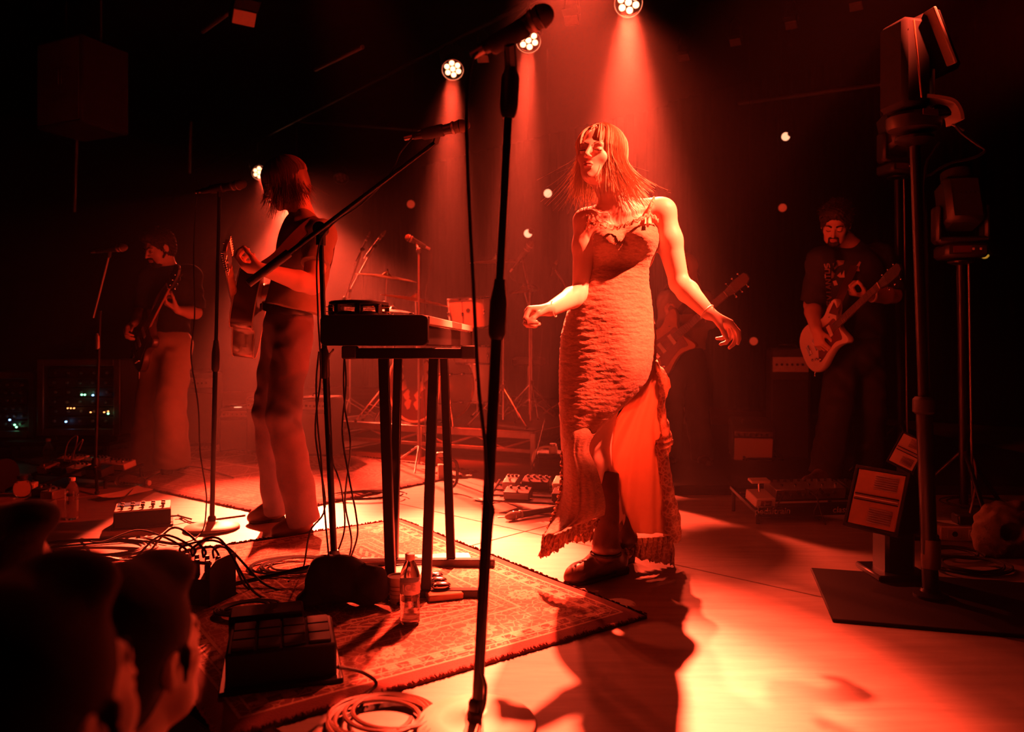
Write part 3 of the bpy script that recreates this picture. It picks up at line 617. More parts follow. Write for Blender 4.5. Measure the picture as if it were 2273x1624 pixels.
    for i, py in enumerate(yy):
        row = []; cx = (xl[i]+xr[i])/2; hw = (xr[i]-xl[i])/2/FPX*DW; low = max(0, (py-840)/165)
        for j in range(na):
            a = 2*math.pi*j/na; ca, sa = math.cos(a), math.sin(a); p = Wp(cx, py, .045-.04*low); ex = 2/2.3
            x = math.copysign(abs(ca)**ex, ca)*hw; y = math.copysign(abs(sa)**ex, sa)*dp[i]; px_ = (p.x+x)/DW*FPX+HX; fr = max(0, -sa)
            g = lambda cx_, cy_, wx, wy: math.exp(-((px_-cx_)/wx)**2-((py-cy_)/wy)**2)
            y -= fr*(.042*g(1340, 546, 30, 26)+.044*g(1424, 536, 30, 28)+.016*g(1362, 690, 45, 55)+.045*g(1400, 850, 48, 90)*1.0+.03*g(1350, 930, 40, 60)-.012*g(1382, 540, 12, 30)-.014*g(1368, 590, 60, 16))
            # gathered horizontal puckers and diagonal drag lines to the knee
            w_ = .0019*NZ((x*30+7, y*30, p.z*120))+.0014*NZ((x*12, y*12+3, p.z*60))
            dg = (py-860)*.75+(px_-1330); w_ += .0035*max(0, min(1, (py-770)/90))*math.sin(dg*.16+.7*math.sin(py*.03))*fr
            r_ = math.hypot(x, y)+1e-6; x += x/r_*w_; y += y/r_*w_
            row.append(Vector((p.x+x, p.y+y, p.z+(.018*math.sin(a)**2*(1 if i < 6 else 0)*(-1 if sa < 0 else .2)*(1-i/6)))))
        row.append(row[0]); rows.append(row)
    d = MB().grid(rows, .003).build('dress', 'dress', woman, ang=80)
    # straps and frilled neckline
    s_ = MB(); s_.tube(spline([Wp(1306, 508, -.065), Wp(1304, 488, -.04), Wp(1309, 468, -.005), Wp(1318, 461, .035), Wp(1326, 490, .125)], 14), .007, 6, None, .5); s_.build('strap', 'lace', d)
    s_ = MB(); s_.tube(spline([Wp(1438, 500, -.09), Wp(1438, 480, -.05), Wp(1447, 452, .0), Wp(1452, 441, .04), Wp(1455, 470, .12)], 14), .010, 6, None, .5); s_.build('strap', 'lace', d)
    rows = []
    top = [(1297, 510, -.02), (1308, 497, -.075), (1335, 500, -.095), (1362, 507, -.085), (1390, 500, -.095), (1420, 488, -.10), (1442, 478, -.07), (1462, 492, -.01)]
    tp = spline([Wp(*t) for t in top], 120)
    for k in range(5):
        rows.append([p+Vector((0, -.003-.0018*math.sin(i*1.3+k)*(k/4+.3)-.003*k/4, .009-.014*k/4+.003*math.sin(i*.75)+.0015*math.sin(i*1.9))) for i, p in enumerate(tp)])
    MB().grid(rows, .002).build('neck_frill', 'lace', d, ang=80)
    # front skirt panel below the wrap: swings to the left, folded edge at the right
    def panel(name, m, prof, parent, nu=70, nv=80, wav=.012, seed=0, th=.003, ph=0):
        rows = []; K = len(prof); 
        L_ = spline([Wp(*p[0]) for p in prof], nv); M_ = spline([Wp(*p[1]) for p in prof], nv); R_ = spline([Wp(*p[2]) for p in prof], nv)
        for i in range(nv):
            row = []; t = i/(nv-1)
            for j in range(nu):
                u = j/(nu-1); a, c, e = L_[i], M_[i], R_[i]; p = a*(2*(u-.5)*(u-1))+c*(4*u*(1-u))+e*(2*u*(u-.5))
                w_ = wav*t*(math.sin(u*17+ph+t*1.4)+.5*math.sin(u*39+t*2+ph)); row.append(p+Vector((.3*w_, -w_, 0)))
            rows.append(row)
        return rows, MB().grid(rows, th).build(name, m, parent, ang=80)
    pr = [((1243, 915, .05), (1285, 915, -.03), (1360, 912, -.02)), ((1244, 960, .03), (1275, 962, -.088), (1322, 960, -.08)), ((1246, 1000, .02), (1272, 1005, -.105), (1307, 996, -.08)),
          ((1247, 1040, .0), (1280, 1042, -.13), (1323, 1035, -.09)), ((1243, 1090, -.03), (1285, 1092, -.15), (1337, 1082, -.10)), ((1228, 1140, -.06), (1280, 1148, -.17), (1344, 1118, -.10)), ((1206, 1190, -.10), (1250, 1175, -.18), (1342, 1143, -.08))]
    rf, o = panel('skirt_front', 'dress', pr, d, wav=.007)
    # lace edge of the front panel: from the slit corner along the hem to the trailing point at the left
    def lace(name, path, widths, drop, parent, n=90, amp=.010):
        pp = spline(path, n); rows = []
        for k in range(7):
            rows.append([p+Vector(drop)*(widths[0]+(widths[1]-widths[0])*i/(n-1))*k/6+Vector((.004*math.sin(i*.9+k), -amp*(k/6)*math.sin(i*.62)-.004*math.sin(i*1.7), .004*math.sin(i*1.3)*(k/6))) for i, p in enumerate(pp)])
        return MB().grid(rows, .0025).build(name, 'lace', parent, ang=80)
    lace('hem_lace', [Wp(1330, 1150, -.08), Wp(1290, 1160, -.13), Wp(1255, 1178, -.16), Wp(1225, 1188, -.12), Wp(1207, 1185, -.10)], (.03, .085), (-.2, 0, -1), o)
    lace('hem_lace', [Wp(1245, 1000, .0), Wp(1244, 1060, -.03), Wp(1236, 1110, -.06), Wp(1222, 1150, -.08), Wp(1205, 1195, -.10)], (.012, .03), (1, -.5, -.2), o, amp=.006)
    lace('hem_lace', [Wp(1268, 1168, .03), Wp(1290, 1172, .05), Wp(1318, 1170, .06)], (.055, .05), (0, 0, -1), o, 40)
    # back panel and lining behind the legs
    pr = [((1440, 790, -.05), (1450, 800, .0), (1456, 800, .05)), ((1398, 880, .06), (1435, 880, .05), (1474, 862, .09)), ((1345, 960, .10), (1410, 960, .08), (1466, 930, .12)), ((1300, 1040, .12), (1395, 1030, .10), (1480, 1010, .15)),
          ((1290, 1110, .13), (1390, 1110, .12), (1487, 1100, .17)), ((1300, 1170, .14), (1392, 1180, .13), (1492, 1185, .19))]
    rb, o2 = panel('skirt_back', 'lining', pr, d, wav=.012, ph=1)
    lace('hem_lace', [Wp(1352, 1178, .13), Wp(1400, 1192, .13), Wp(1450, 1192, .16), Wp(1494, 1188, .19)], (.05, .12), (.05, 0, -1), o2)
    # ruffled side edge: cascades of lace
    pts = [Wp(1452, 800, .04), Wp(1472, 850, .08), Wp(1468, 905, .11), Wp(1480, 965, .13), Wp(1472, 1000, .14), Wp(1480, 1060, .16), Wp(1490, 1130, .18), Wp(1497, 1200, .2)]
    pp = spline(pts, 120); rows = []
    for k in range(8):
        row = []
        for i, p in enumerate(pp):
            t = i/119; bul = .010+.016*max(0, math.sin(t*math.pi*5.2-.6))*(1-t*.5)+.014*t; u = k/7-.5
            row.append(p+Vector((u*2*bul*(1 if u > 0 else 1.5), -.03*math.cos(u*3)-.006*math.sin(i*.8+k*.7), .004*math.sin(i*.9+k))))
        rows.append(row)
    MB().grid(rows, .0025).build('side_ruffle', 'lace', o2, ang=80)
    # boots
    b1 = shoe('boot', 'leather_brown', woman, GH(1384, 1268), GH(1257, 1299), Wp(1345, 1215, -.03), .048, True, tuple(Wp(1353, 1046, .045)-Wp(1345, 1215, -.03)), top=.78)
    s_ = MB(); c_ = Wp(1345, 1228, -.03); s_.torus(c_, (0, 0, 1), .054, .006); s_.build('ankle_strap', 'leather_black', b1)
    b2 = shoe('boot', 'leather_brown', woman, GH(1396, 1243), GH(1330, 1262), Wp(1388, 1195, .16), .044, True, tuple(Wp(1350, 1050, .20)-Wp(1388, 1195, .16)), top=.8)
    # bracelet cord
    MB().torus(wr+Vector((.012, .003, .002)), (-1, .3, -.2), .029, .0022, 22, 5).build('bracelet', 'cream', woman); MB().torus(wl-Vector((.004, 0, -.004)), (.75, -.5, -.8), .030, .0022, 22, 5).build('bracelet', 'cream', woman)
make_woman()
# ------------------------------------------------------------------ players
def figure(root, J, Fw, skin='skin', shirt='black_cloth', pants='denim', hem=None, sleeve=.8, girth=1.0, vox=.006, legw=(.085, .062, .05), flare=.0, loose=.014, shoe_m='leather_black', male=True, tuck=False, collar=False, hs=1.0, shoe_r=.045, hands=None):
    """J: named joints (world points); Fw: the way the chest faces"""
    Fw = Vector(Fw); Fw.z = 0; Fw.normalize(); Sd = Vector((-Fw.y, Fw.x, 0)); B = SDF(vox); g = girth
    W = head(B, J['head'], J['fwd'], J.get('up', (0, 0, 1)), hs, male)
    B.cap(W(0, -.035, -.05), J['neck'], .052*hs, .058, .02); mid = (J['shL']+J['shR'])/2; pel = J['pelvis']; ch = mid.lerp(pel, .28)+Fw*.0
    fr = (Sd, Fw, (mid-pel).normalized()); B.cap(J['shR'].lerp(mid, .25), J['shL'].lerp(mid, .25), .055, .055, .04); B.ell(ch, (.155*g, .105*g, .2), fr, .04); B.cap(ch, pel, .12*g, .125*g, .04, (Fw, .78))
    for s_ in 'LR':
        sh, el, wr = J['sh'+s_], J['el'+s_], J['wr'+s_]; B.ell(sh, (.06*g, .06*g, .06*g), k=.04); limb(B, sh, el, .052*g, .042*g, .006, .02, .4); limb(B, el, wr, .044*g, .028*g, .006, .012, .3)
        D, N, S_, curl, th = hands[s_]; hand(B, wr, D, N, S_, curl, 1.03, th, 1.0, 1.05)
        limb(B, J['hip'+s_], J['kn'+s_], .08, .055, 0, .03); limb(B, J['kn'+s_], J['an'+s_], .052, .036, .006, .02)
    B.build('body', skin, root, relax=1)
    # trousers
    T = SDF(vox); lo = loose; T.cap(pel+(mid-pel)*.10, pel, .128*g, .14*g, .03, (Fw, .8)); T.cap(pel, pel-Vector((0, 0, .07)), .135*g, .12*g, .03, (Fw, .85))
    for s_ in 'LR':
        h_, k_, a_ = J['hip'+s_], J['kn'+s_], J['an'+s_]; e_ = a_+(a_-k_).normalized()*.04
        T.cap(h_, k_, legw[0]+lo*.5, legw[1]+lo, .03); T.cone(k_, e_, legw[1]+lo, legw[2]+lo+flare, .025)
    T.cut(pel+(mid-pel)*.20, mid-pel, .22); tr = T.build('trousers', pants, root, fold=folds(.005, 1.0), relax=2)
    # shirt
    U = SDF(vox); U.cap(J['neck']-Vector((0, 0, .015)), mid, .064, .07, .04); U.cap(J['shR'].lerp(mid, .2), J['shL'].lerp(mid, .2), .066, .066, .04); U.ell(ch, (.17*g, .122*g, .21), fr, .04)
    hm = hem if hem is not None else pel+(mid-pel)*.12; U.cone(ch, hm, .145*g, (.142 if tuck else .155)*g, .04, (Fw, .82))
    for s_ in 'LR':
        sh, el, wr = J['sh'+s_], J['el'+s_], J['wr'+s_]; U.ell(sh, (.072*g, .072*g, .07*g), k=.05)
        if sleeve <= 1:
            e_ = sh.lerp(el, sleeve); U.cone(sh, e_, .066*g, .066*g+.003, .03)
        else:
            e_ = el.lerp(wr, sleeve-1); U.cap(sh, el, .064*g, .056*g, .03); U.cone(el, e_, .056*g, .046*g, .02)
    U.ell(W(0, -.02, -.06), (.062, .07, .07), k=.01, op='-'); sh_ = U.build('shirt', shirt, root, fold=folds(.0045, 1.1), relax=2)
    if collar:
        MB().tube(spline([W(0, -.075, -.085)+Vector((0, 0, 0)), W(.062, -.03, -.095), J['neck']+Fw*.065+Sd*.0-Vector((0, 0, .02)), W(-.062, -.03, -.095), W(0, -.075, -.085)], 30), .014, 8, None, .4).build('collar', shirt, sh_)
    for s_ in 'LR':
        if 'toe'+s_ in J: shoe('shoe', shoe_m, root, J['heel'+s_], J['toe'+s_], J['an'+s_]-Vector((0, 0, .0)), shoe_r)
    return W, Fw, Sd, sh_, tr
def brows(W, root, m='black_hair', th=1.5):
    for q in (-1, 1): MB().tube(spline([W(q*.012, .088, .020), W(q*.030, .086, .028), W(q*.048, .069, .021)], 7), .0028*th, 6, lambda t: 1.1-.6*t, .6).build('eyebrow', m, root)
    for q in (-1, 1): MB().tube(spline([W(q*.018, .0830, -.003), W(q*.030, .0860, -.0065), W(q*.043, .0755, -.003)], 7), .002, 5).build('eyelash', m, root)
    f = MB(); f.tube(spline([W(-.022, .079, -.058), W(-.009, .091, -.0535), W(.009, .091, -.0535), W(.022, .079, -.058)], 9), .0036, 6, lambda t: .45+1.0*math.sin(math.pi*t)); f.tube(spline([W(-.018, .081, -.061), W(0, .092, -.065), W(.018, .081, -.061)], 9), .004, 6, lambda t: .4+math.sin(math.pi*t)); f.build('lips', 'lips', root)
def beard(W, root, m='black_hair', full=1.0, vox=.005):
    X, F, U = [(W(*v)-W(0, 0, 0)).normalized() for v in ((1, 0, 0), (0, 1, 0), (0, 0, 1))]; b = SDF(vox); fr = (X, F, U)
    b.ell(W(0, .045, -.088), (.043*full, .040, .030), fr, .01); b.cap(W(-.020, .086, -.046), W(.020, .086, -.046), .006, k=.006)
    for q in (-1, 1): b.cap(W(q*.035, .046, -.075), W(q*.066, .0, -.03), .016*full, .008, .015); b.cap(W(q*.024, .082, -.05), W(q*.026, .072, -.078), .006, k=.008)
    b.ell(W(0, .10, -.059), (.022, .022, .010), fr, .004, '-'); b.build('beard', m, root, fold=lambda x, y, z: .0015*np.sin(x*700)*np.sin(z*650+y*500))
def short_hair(W, root, m='black_hair', vol=1.0, vox=.005, curl=1):
    X, F, U = [(W(*v)-W(0, 0, 0)).normalized() for v in ((1, 0, 0), (0, 1, 0), (0, 0, 1))]; fr = (X, F, U); b = SDF(vox)
    b.ell(W(0, -.026, .044), (.083*vol, .100*vol, .090*vol), fr, .01); b.ell(W(0, -.05, -.005), (.078, .07, .08), fr, .02); b.ell(W(0, .055, .098), (.05*vol, .045, .030*vol), fr, .02)
    b.ell(W(0, .108, -.01), (.080, .075, .082), fr, .01, '-')
    for q in (-1, 1): b.ell(W(q*.085, .0, -.01), (.014, .03, .034), fr, .006, '-'); b.cap(W(q*.074, .022, .01), W(q*.072, .018, -.03), .007, .004, .006)
    h = b.build('hair', m, root, fold=lambda x, y, z: (.0035 if curl else .0004)*np.sin(x*260+2*np.sin(z*90))*np.sin(y*230+z*120)+(.002 if curl else .0003)*np.sin(z*300+x*200), relax=0)
    c = MB()
    for _ in range(260 if curl else 0):
        a, t = random.uniform(0, 6.28), random.uniform(.1, 1.35); x, y, z = math.sin(t)*math.sin(a)*.083*vol, math.sin(t)*math.cos(a)*.1*vol-.026, .044+math.cos(t)*.09*vol
        if y > .045 and z < .085: continue
        d = (Vector((x, y+.026, z-.044)).normalized()*.6+Vector((random.uniform(-.6, .6), random.uniform(0, .8), random.uniform(-.4, .3))))*.022*vol; p = [W(x, y, z), W(x+d.x*.6, y+d.y*.6, z+d.z*.7), W(x+d.x, y+d.y, z+d.z*.8)]; c.tube(p, .0028, 4, lambda t: 1-.8*t)
    if curl: c.build('lock', m, h, ang=80)
# ---- guitars
def ring_out(pts, n=56): return closed_spline(pts, n)
ACOUSTIC = [(-.26, 0), (-.245, .10), (-.19, .17), (-.11, .195), (-.03, .165), (.04, .125), (.09, .122), (.15, .145), (.205, .12), (.225, .04), (.225, -.04), (.205, -.12), (.15, -.145), (.09, -.122), (.04, -.125), (-.03, -.165), (-.11, -.195), (-.19, -.17), (-.245, -.10)]
OFFSET = [(-.25, .01), (-.235, .10), (-.18, .155), (-.10, .165), (-.02, .135), (.06, .120), (.13, .150), (.19, .165), (.215, .145), (.20, .10), (.155, .045), (.15, -.03), (.165, -.075), (.18, -.125), (.16, -.145), (.11, -.125), (.04, -.115), (-.03, -.135), (-.11, -.165), (-.19, -.155), (-.24, -.09)]
SINGLE = [(-.22, 0), (-.205, .11), (-.15, .165), (-.08, .165), (-.01, .125), (.05, .115), (.11, .145), (.16, .14), (.185, .09), (.17, .035), (.165, -.03), (.15, -.08), (.165, -.125), (.12, -.15), (.06, -.12), (0, -.115), (-.07, -.155), (-.14, -.165), (-.2, -.11)]
def guitar(label, O, X, N, kind='electric', s=1.0, top='guitar_white', out=OFFSET, strap=None, tuners=6, head_m='dark_wood'):
    O = Vector(O); X = Vector(X).normalized(); N = Vector(N); N = (N-X*N.dot(X)).normalized(); Y = N.cross(X); fr = (X, Y, N)
    def L(x, y, z=0): return O+X*x+Y*y+N*z
    t = thing('acoustic_guitar' if kind == 'acoustic' else 'electric_guitar', label, 'guitar', O)
    if kind == 'acoustic':
        D = .108; side = MB().plate(ring_out(ACOUSTIC), O, X, Y, N, D-.008, .003, -D/2); bo = side.build('body', 'dark_wood', t)
        MB().plate(ring_out([(a*.985, b*.985) for a, b in ACOUSTIC]), O, X, Y, N, .004, .001, D/2-.008+.0005).build('soundboard', top, t)
        for z in (D/2-.006, -D/2+.002):
            pts = [L(a, b, z) for a, b in ring_out([(a*1.004, b*1.004) for a, b in ACOUSTIC])]; MB().tube(pts+[pts[0]], .0032, 5).build('binding', 'binding', t)
        MB().lathe(L(.08, 0, D/2-.002), N, [(.051, 0), (.051, .0012), (.042, .0013), (.041, .0005)], 28).build('rosette', 'pickguard', t)
        MB().box(L(-.1, 0, D/2+.003), (.03, .16, .010), fr, .003).build('bridge', 'dark_wood', t); zt, nut, br = D/2, .50, -.1
    else:
        D = .044; MB().plate(ring_out(out), O, X, Y, N, D, .007, -D/2).build('body', top, t)
        pg = [(-.12, -.12), (-.02, -.10), (.07, -.085), (.13, -.10), (.14, -.04), (.14, .05), (.08, .055), (.02, .06), (-.06, .06), (-.08, -.02)]
        MB().plate(ring_out(pg, 36), O, X, Y, N, .003, .0008, D/2+.0002).build('pickguard', 'pickguard', t); zt, nut, br = D/2, .56, -.09
        MB().box(L(br, 0, zt+.006), (.03, .085, .012), fr, .003).build('bridge', 'chrome', t)
        MB().box(L(br-.075, 0, zt+.006), (.03, .07, .012), fr, .003).build('tailpiece', 'chrome', t)
        for x in (-.03, .07): MB().box(L(x, 0, zt+.007), (.032, .078, .009), fr, .003).build('pickup', 'binding', t)
        for x, y in ((-.13, -.09), (-.165, -.075), (-.10, -.105)): MB().lathe(L(x, y, zt), N, [(.011, 0), (.010, .012), (.008, .013)], 14).build('knob', 'chrome', t)
        MB().tube([L(.10, .085, zt), L(.12, .075, zt+.015)], .003, 6).build('pickup_switch', 'chrome', t)
        MB().cyl(L(-.20, -.11, 0), L(-.235, -.16, 0), .006, None, 10).build('jack_plug', 'chrome', t)
    rows = []
    nk = MB(); pts = [(-.0235, .10), (-.0215, nut)]
    prev = None
    for x, hw in ((.11 if kind != 'acoustic' else .2, .027), (nut, .0215)):
        q = []
        for k in range(9):
            a = math.pi*k/8; q.append(len(nk.v)); nk.v.append(L(x, math.cos(a)*hw, zt+.004-math.sin(a)*.021))
        if prev: nk.bridge(prev, q)
        else: nk.f.append(tuple(q[::-1]))
        prev = q
    nk.f.append(tuple(prev)); ne = nk.build('neck', 'wood', t)
    MB().box(L((nut+.10)/2, 0, zt+.006), (nut-.10, .05, .005), fr, .001).build('fretboard', 'dark_wood', t)
    fb = MB(); s0 = nut-br
    for i in range(1, 20):
        x = nut-s0*(1-2**(-i/12))
        if x > .12: fb.box(L(x, 0, zt+.009), (.0018, .047, .0016), fr, .0004)
    fb.build('frets', 'chrome', t, kind='stuff'); MB().box(L(nut, 0, zt+.009), (.005, .043, .006), fr, .001).build('nut', 'binding', t)
    hd = [(nut+.0, .022), (nut+.03, .030), (nut+.08, .036), (nut+.17, .034 if kind != 'acoustic' else .04), (nut+.185, .012), (nut+.18, -.02), (nut+.15, -.036), (nut+.05, -.034), (nut+.0, -.022)]
    MB().plate(hd[::-1], O-N*.0, X, Y, N, .015, .002, zt-.013).build('headstock', head_m, t)
    for i in range(tuners):
        x = nut+.04+.13*i/(max(1, tuners-1)) if tuners > 6 else nut+.035+.05*(i % 3)
        for sg in ((-1, 1) if tuners > 6 else ((-1,) if i < 3 else (1,))):
            b = MB(); b.cyl(L(x, sg*.022, zt-.012), L(x, sg*.022, zt+.010), .0032, None, 8); b.tube([L(x, sg*.03, zt-.015), L(x, sg*.048, zt-.015)], .0022, 6); b.ball(L(x, sg*.054, zt-.015), (.0075, .0075, .004), (X, Y, N), 10, 6); b.build('tuner', 'chrome', t)
    st = MB()
    for i in range(6): y = (i-2.5)*.0078; st.tube([L(br, y*1.25, zt+.013), L(nut, y*.85, zt+.0115), L(nut+.06, y*1.3, zt+.006)], .0007, 4)
    st.build('strings', 'steel', t, kind='stuff')
    if strap:
        pp = spline([Vector(p) for p in strap], 40); prev = None; rows = []
        for i, p in enumerate(pp):
            tn = (pp[min(i+1, 39)]-pp[max(i-1, 0)]).normalized(); c = Vector(strap_c); o_ = (p-c); o_ = (o_-tn*o_.dot(tn)).normalized(); sd = tn.cross(o_); rows.append([p+sd*s_ for s_ in (-.024, -.012, 0, .012, .024)])
        MB().grid(rows, .003).build('strap', 'leather_brown', t, ang=80)
    return t, L, (X, Y, N)
HG = {'fret': None}
# ---- the acoustic guitarist, in profile
g1 = thing('person', 'long-haired person in a t-shirt and jeans playing an acoustic guitar', 'person', (-1.05, 3.65, 0))
J = dict(head=P(630, 410, 3.62), fwd=Vector((-.83, -.34, -.42)), up=Vector((-.42, -.1, 1)), neck=P(672, 482, 3.62), shL=P(710, 522, 3.46), shR=P(662, 512, 3.80), elL=P(693, 632, 3.32), wrL=P(590, 600, 3.14), elR=P(630, 640, 3.95), wrR=P(575, 650, 3.72),
         pelvis=P(640, 722, 3.65), hipL=P(652, 745, 3.56), hipR=P(625, 745, 3.73), knL=P(628, 918, 3.46), knR=P(597, 915, 3.70), anL=P(672, 1140, 3.52)+Vector((0, 0, .0)), anR=P(618, 1115, 3.80))
J.update(heelL=GH(692, 1185), toeL=GH(603, 1196), heelR=GH(632, 1154), toeR=GH(550, 1161))
ga1 = dict(O=P(551, 690, 3.72), X=Vector((.25, -.90, .32)), N=Vector((-1, -.25, .16)))
hands1 = dict(L=((-1, .05, .12), (.1, .3, 1), (0, -.3, .8), ((50, 60, 40), (55, 65, 40), (60, 65, 40), (60, 65, 40)), (.7, .5, .7)), R=((-.7, -.5, -.3), (.7, -.4, 0), (0, 0, 1), (30, 40, 30), (.7, .6, .3)))
W1, F1, S1, sh1, tr1 = figure(g1, J, (-.9, -.42, 0), shirt='grey_cloth', pants='denim', hem=P(648, 686, 3.62), sleeve=.62, vox=.005, legw=(.082, .06, .056), flare=.006, hands=hands1, shoe_m='leather_brown', girth=.97, male=False)
brows(W1, g1, 'brown_hair')
X_, F_, U_ = [(W1(*v)-W1(0, 0, 0)).normalized() for v in ((1, 0, 0), (0, 1, 0), (0, 0, 1))]; cap = SDF(.005); cap.ell(W1(0, -.028, .04), (.084, .1, .089), (X_, F_, U_)); cap.ell(W1(0, -.06, -.02), (.072, .06, .08), (X_, F_, U_), .03); cap.ell(W1(0, .09, -.03), (.06, .07, .085), (X_, F_, U_), .02, '-')
hr = cap.build('hair', 'brown_hair', g1); b = MB(); strands(W1, b, 430, -1, (48, 178), (.10, .19), (-.01, .03), .03, part=0); strands(W1, b, 320, 1, (50, 178), (.10, .18), (-.03, .01), .02, part=0)
strands(W1, b, 60, -1, (8, 50), (.02, .07), (-.01, .0), .0, part=0); strands(W1, b, 70, 1, (5, 55), (.04, .12), (-.02, .0), .0, part=0); strands(W1, b, 50, 0, (60, 178), (.1, .18), (-.04, .05), .09, (.0005, .0009), jit=3); b.build('lock', 'brown_hair', hr, ang=80)
bl = MB(); ax = (P(655, 520, 3.6)-J['pelvis']).normalized(); c_ = J['pelvis']+Vector((-.0, 0, .085)); fr_ = frame(ax, F1); q = [c_+fr_[0]*(math.cos(a/30*6.2832)*.118)+fr_[1]*(math.sin(a/30*6.2832)*.142) for a in range(31)]; bl.tube(q, .019, 6, None, .25); bt = bl.build('belt', 'leather_black', g1); MB().box(c_+F1*.122, (.045, .012, .038), (S1, F1, EZ), .004).build('buckle', 'brass', bt)
strap_c = P(655, 600, 3.62)
guitar('glossy dark acoustic guitar held by the long-haired person in jeans', **ga1, kind='acoustic', top='guitar_top', tuners=7, strap=[P(575, 598, 3.28), P(615, 570, 3.30), P(660, 522, 3.36), P(692, 494, 3.44), P(712, 488, 3.60), P(735, 540, 3.80), P(700, 640, 3.95), P(600, 700, 3.95)])
# ---- the guitarist far left
g2 = thing('person', 'dark-haired bearded person at far left in dark shirt and pale wide trousers', 'person', (-2.35, 5.25, 0)); D2 = 5.25; p2 = lambda x, y, d=0: P(x, y, D2+d)
J = dict(head=p2(352, 552, -.08), fwd=Vector((-.50, -.75, -.36)), up=Vector((-.1, -.2, 1)), neck=p2(370, 596), shR=p2(335, 614, -.02), shL=p2(425, 612, .04), elR=p2(312, 690, .02), wrR=p2(298, 716, -.2), elL=p2(434, 694, .0), wrL=p2(396, 688, -.20), pelvis=p2(375, 752), hipR=p2(352, 765, .04), hipL=p2(396, 765, -.02), knR=p2(335, 900, .1), knL=p2(378, 895, -.08), anR=p2(325, 1028, .15), anL=p2(382, 1018, -.02))
J.update(heelL=GH(410, 1042), toeL=GH(362, 1058), heelR=GH(335, 1040), toeR=GH(290, 1048))
hands2 = dict(L=((-.6, -.3, .4), (-.5, -.2, .8), (0, -.8, .5), ((50, 60, 40),)*4, (.6, .6, .5)), R=((-.2, -.5, -.4), (.6, .4, 0), (.4, -.3, .9), (45, 50, 30), (.7, .6, .3)))
W2, F2, S2, sh2, tr2 = figure(g2, J, (-.5, -.86, 0), skin='skin_tan', pants='khaki', hem=p2(375, 738), sleeve=.92, vox=.006, legw=(.09, .085, .095), flare=.012, hands=hands2, girth=.98)
brows(W2, g2); beard(W2, g2, full=.95); short_hair(W2, g2, vol=1.06)
strap_c = p2(380, 660)
guitar('dark electric guitar held by the bearded person at far left', p2(322, 752, -.18), Vector((.50, -.50, .50)), Vector((-.60, -.75, .1)), top='dark_wood', out=SINGLE, head_m='black_plastic', strap=[p2(338, 726, -.25), p2(352, 668, -.20), p2(385, 622, -.13), p2(412, 596, .02), p2(430, 640, .17), p2(380, 730, .18), p2(310, 770, .0)])
# ---- the guitarist at the right
g3 = thing('person', 'curly dark-haired person in a printed black t-shirt playing a pale guitar', 'person', (2.0, 4.6, .06)); D3 = 4.6; p3 = lambda x, y, d=0: P(x, y, D3+d)
J = dict(head=p3(1855, 500, -.10), fwd=Vector((-.42, -.72, -.46)), up=Vector((-.05, -.3, 1)), neck=p3(1893, 548), shR=p3(1822, 578, -.06), shL=p3(1952, 568, .06), elR=p3(1803, 676, .0), wrR=p3(1812, 732, -.20), elL=p3(1983, 655, -.04), wrL=p3(1925, 656, -.22), pelvis=p3(1898, 765), hipR=p3(1872, 785, .0), hipL=p3(1925, 785, .04), knR=p3(1858, 910, -.12), knL=p3(1930, 915, .0), anR=p3(1832, 1038, -.08), anL=p3(1930, 1040, .12))
gp = lambda x, y: GH(x, y, .06)
J.update(heelR=gp(1852, 1072), toeR=gp(1782, 1086), heelL=gp(1940, 1052), toeL=gp(1905, 1072))
hands3 = dict(L=((-1, -.1, .1), (-.1, -.1, 1), (0, -.9, .3), ((60, 70, 45),)*4, (.6, .5, .6)), R=((.1, -.35, -1), (.9, .4, 0), (.2, -.9, .2), (50, 60, 35), (.7, .6, .3)))
W3, F3, S3, sh3, tr3 = figure(g3, J, (-.45, -.9, 0), skin='skin_tan', pants='black_cloth', hem=p3(1898, 752), sleeve=.95, vox=.006, legw=(.095, .08, .075), hands=hands3, girth=1.12, shoe_m='leather_brown')
brows(W3, g3, th=2.0); beard(W3, g3, full=.9); short_hair(W3, g3, vol=1.12)
MB().torus(J['wrL']+Vector((.03, .0, 0)), (1, .3, 0), .034, .007, 20, 6).build('wristband', 'white_cloth', g3)
strap_c = p3(1890, 640)
G3 = guitar('pale cream electric guitar with dark pickguard held by the person at right', p3(1836, 748, -.20), Vector((.25, -.78, .52)), Vector((-.84, -.48, .15)), top='guitar_white', out=OFFSET, head_m='black_plastic', strap=[p3(1850, 690, -.32), p3(1868, 650, -.28), p3(1895, 590, -.16), p3(1925, 540, .0), p3(1950, 600, .16), p3(1900, 720, .18), p3(1810, 800, .0)])
G3[0].scale = (.88,)*3
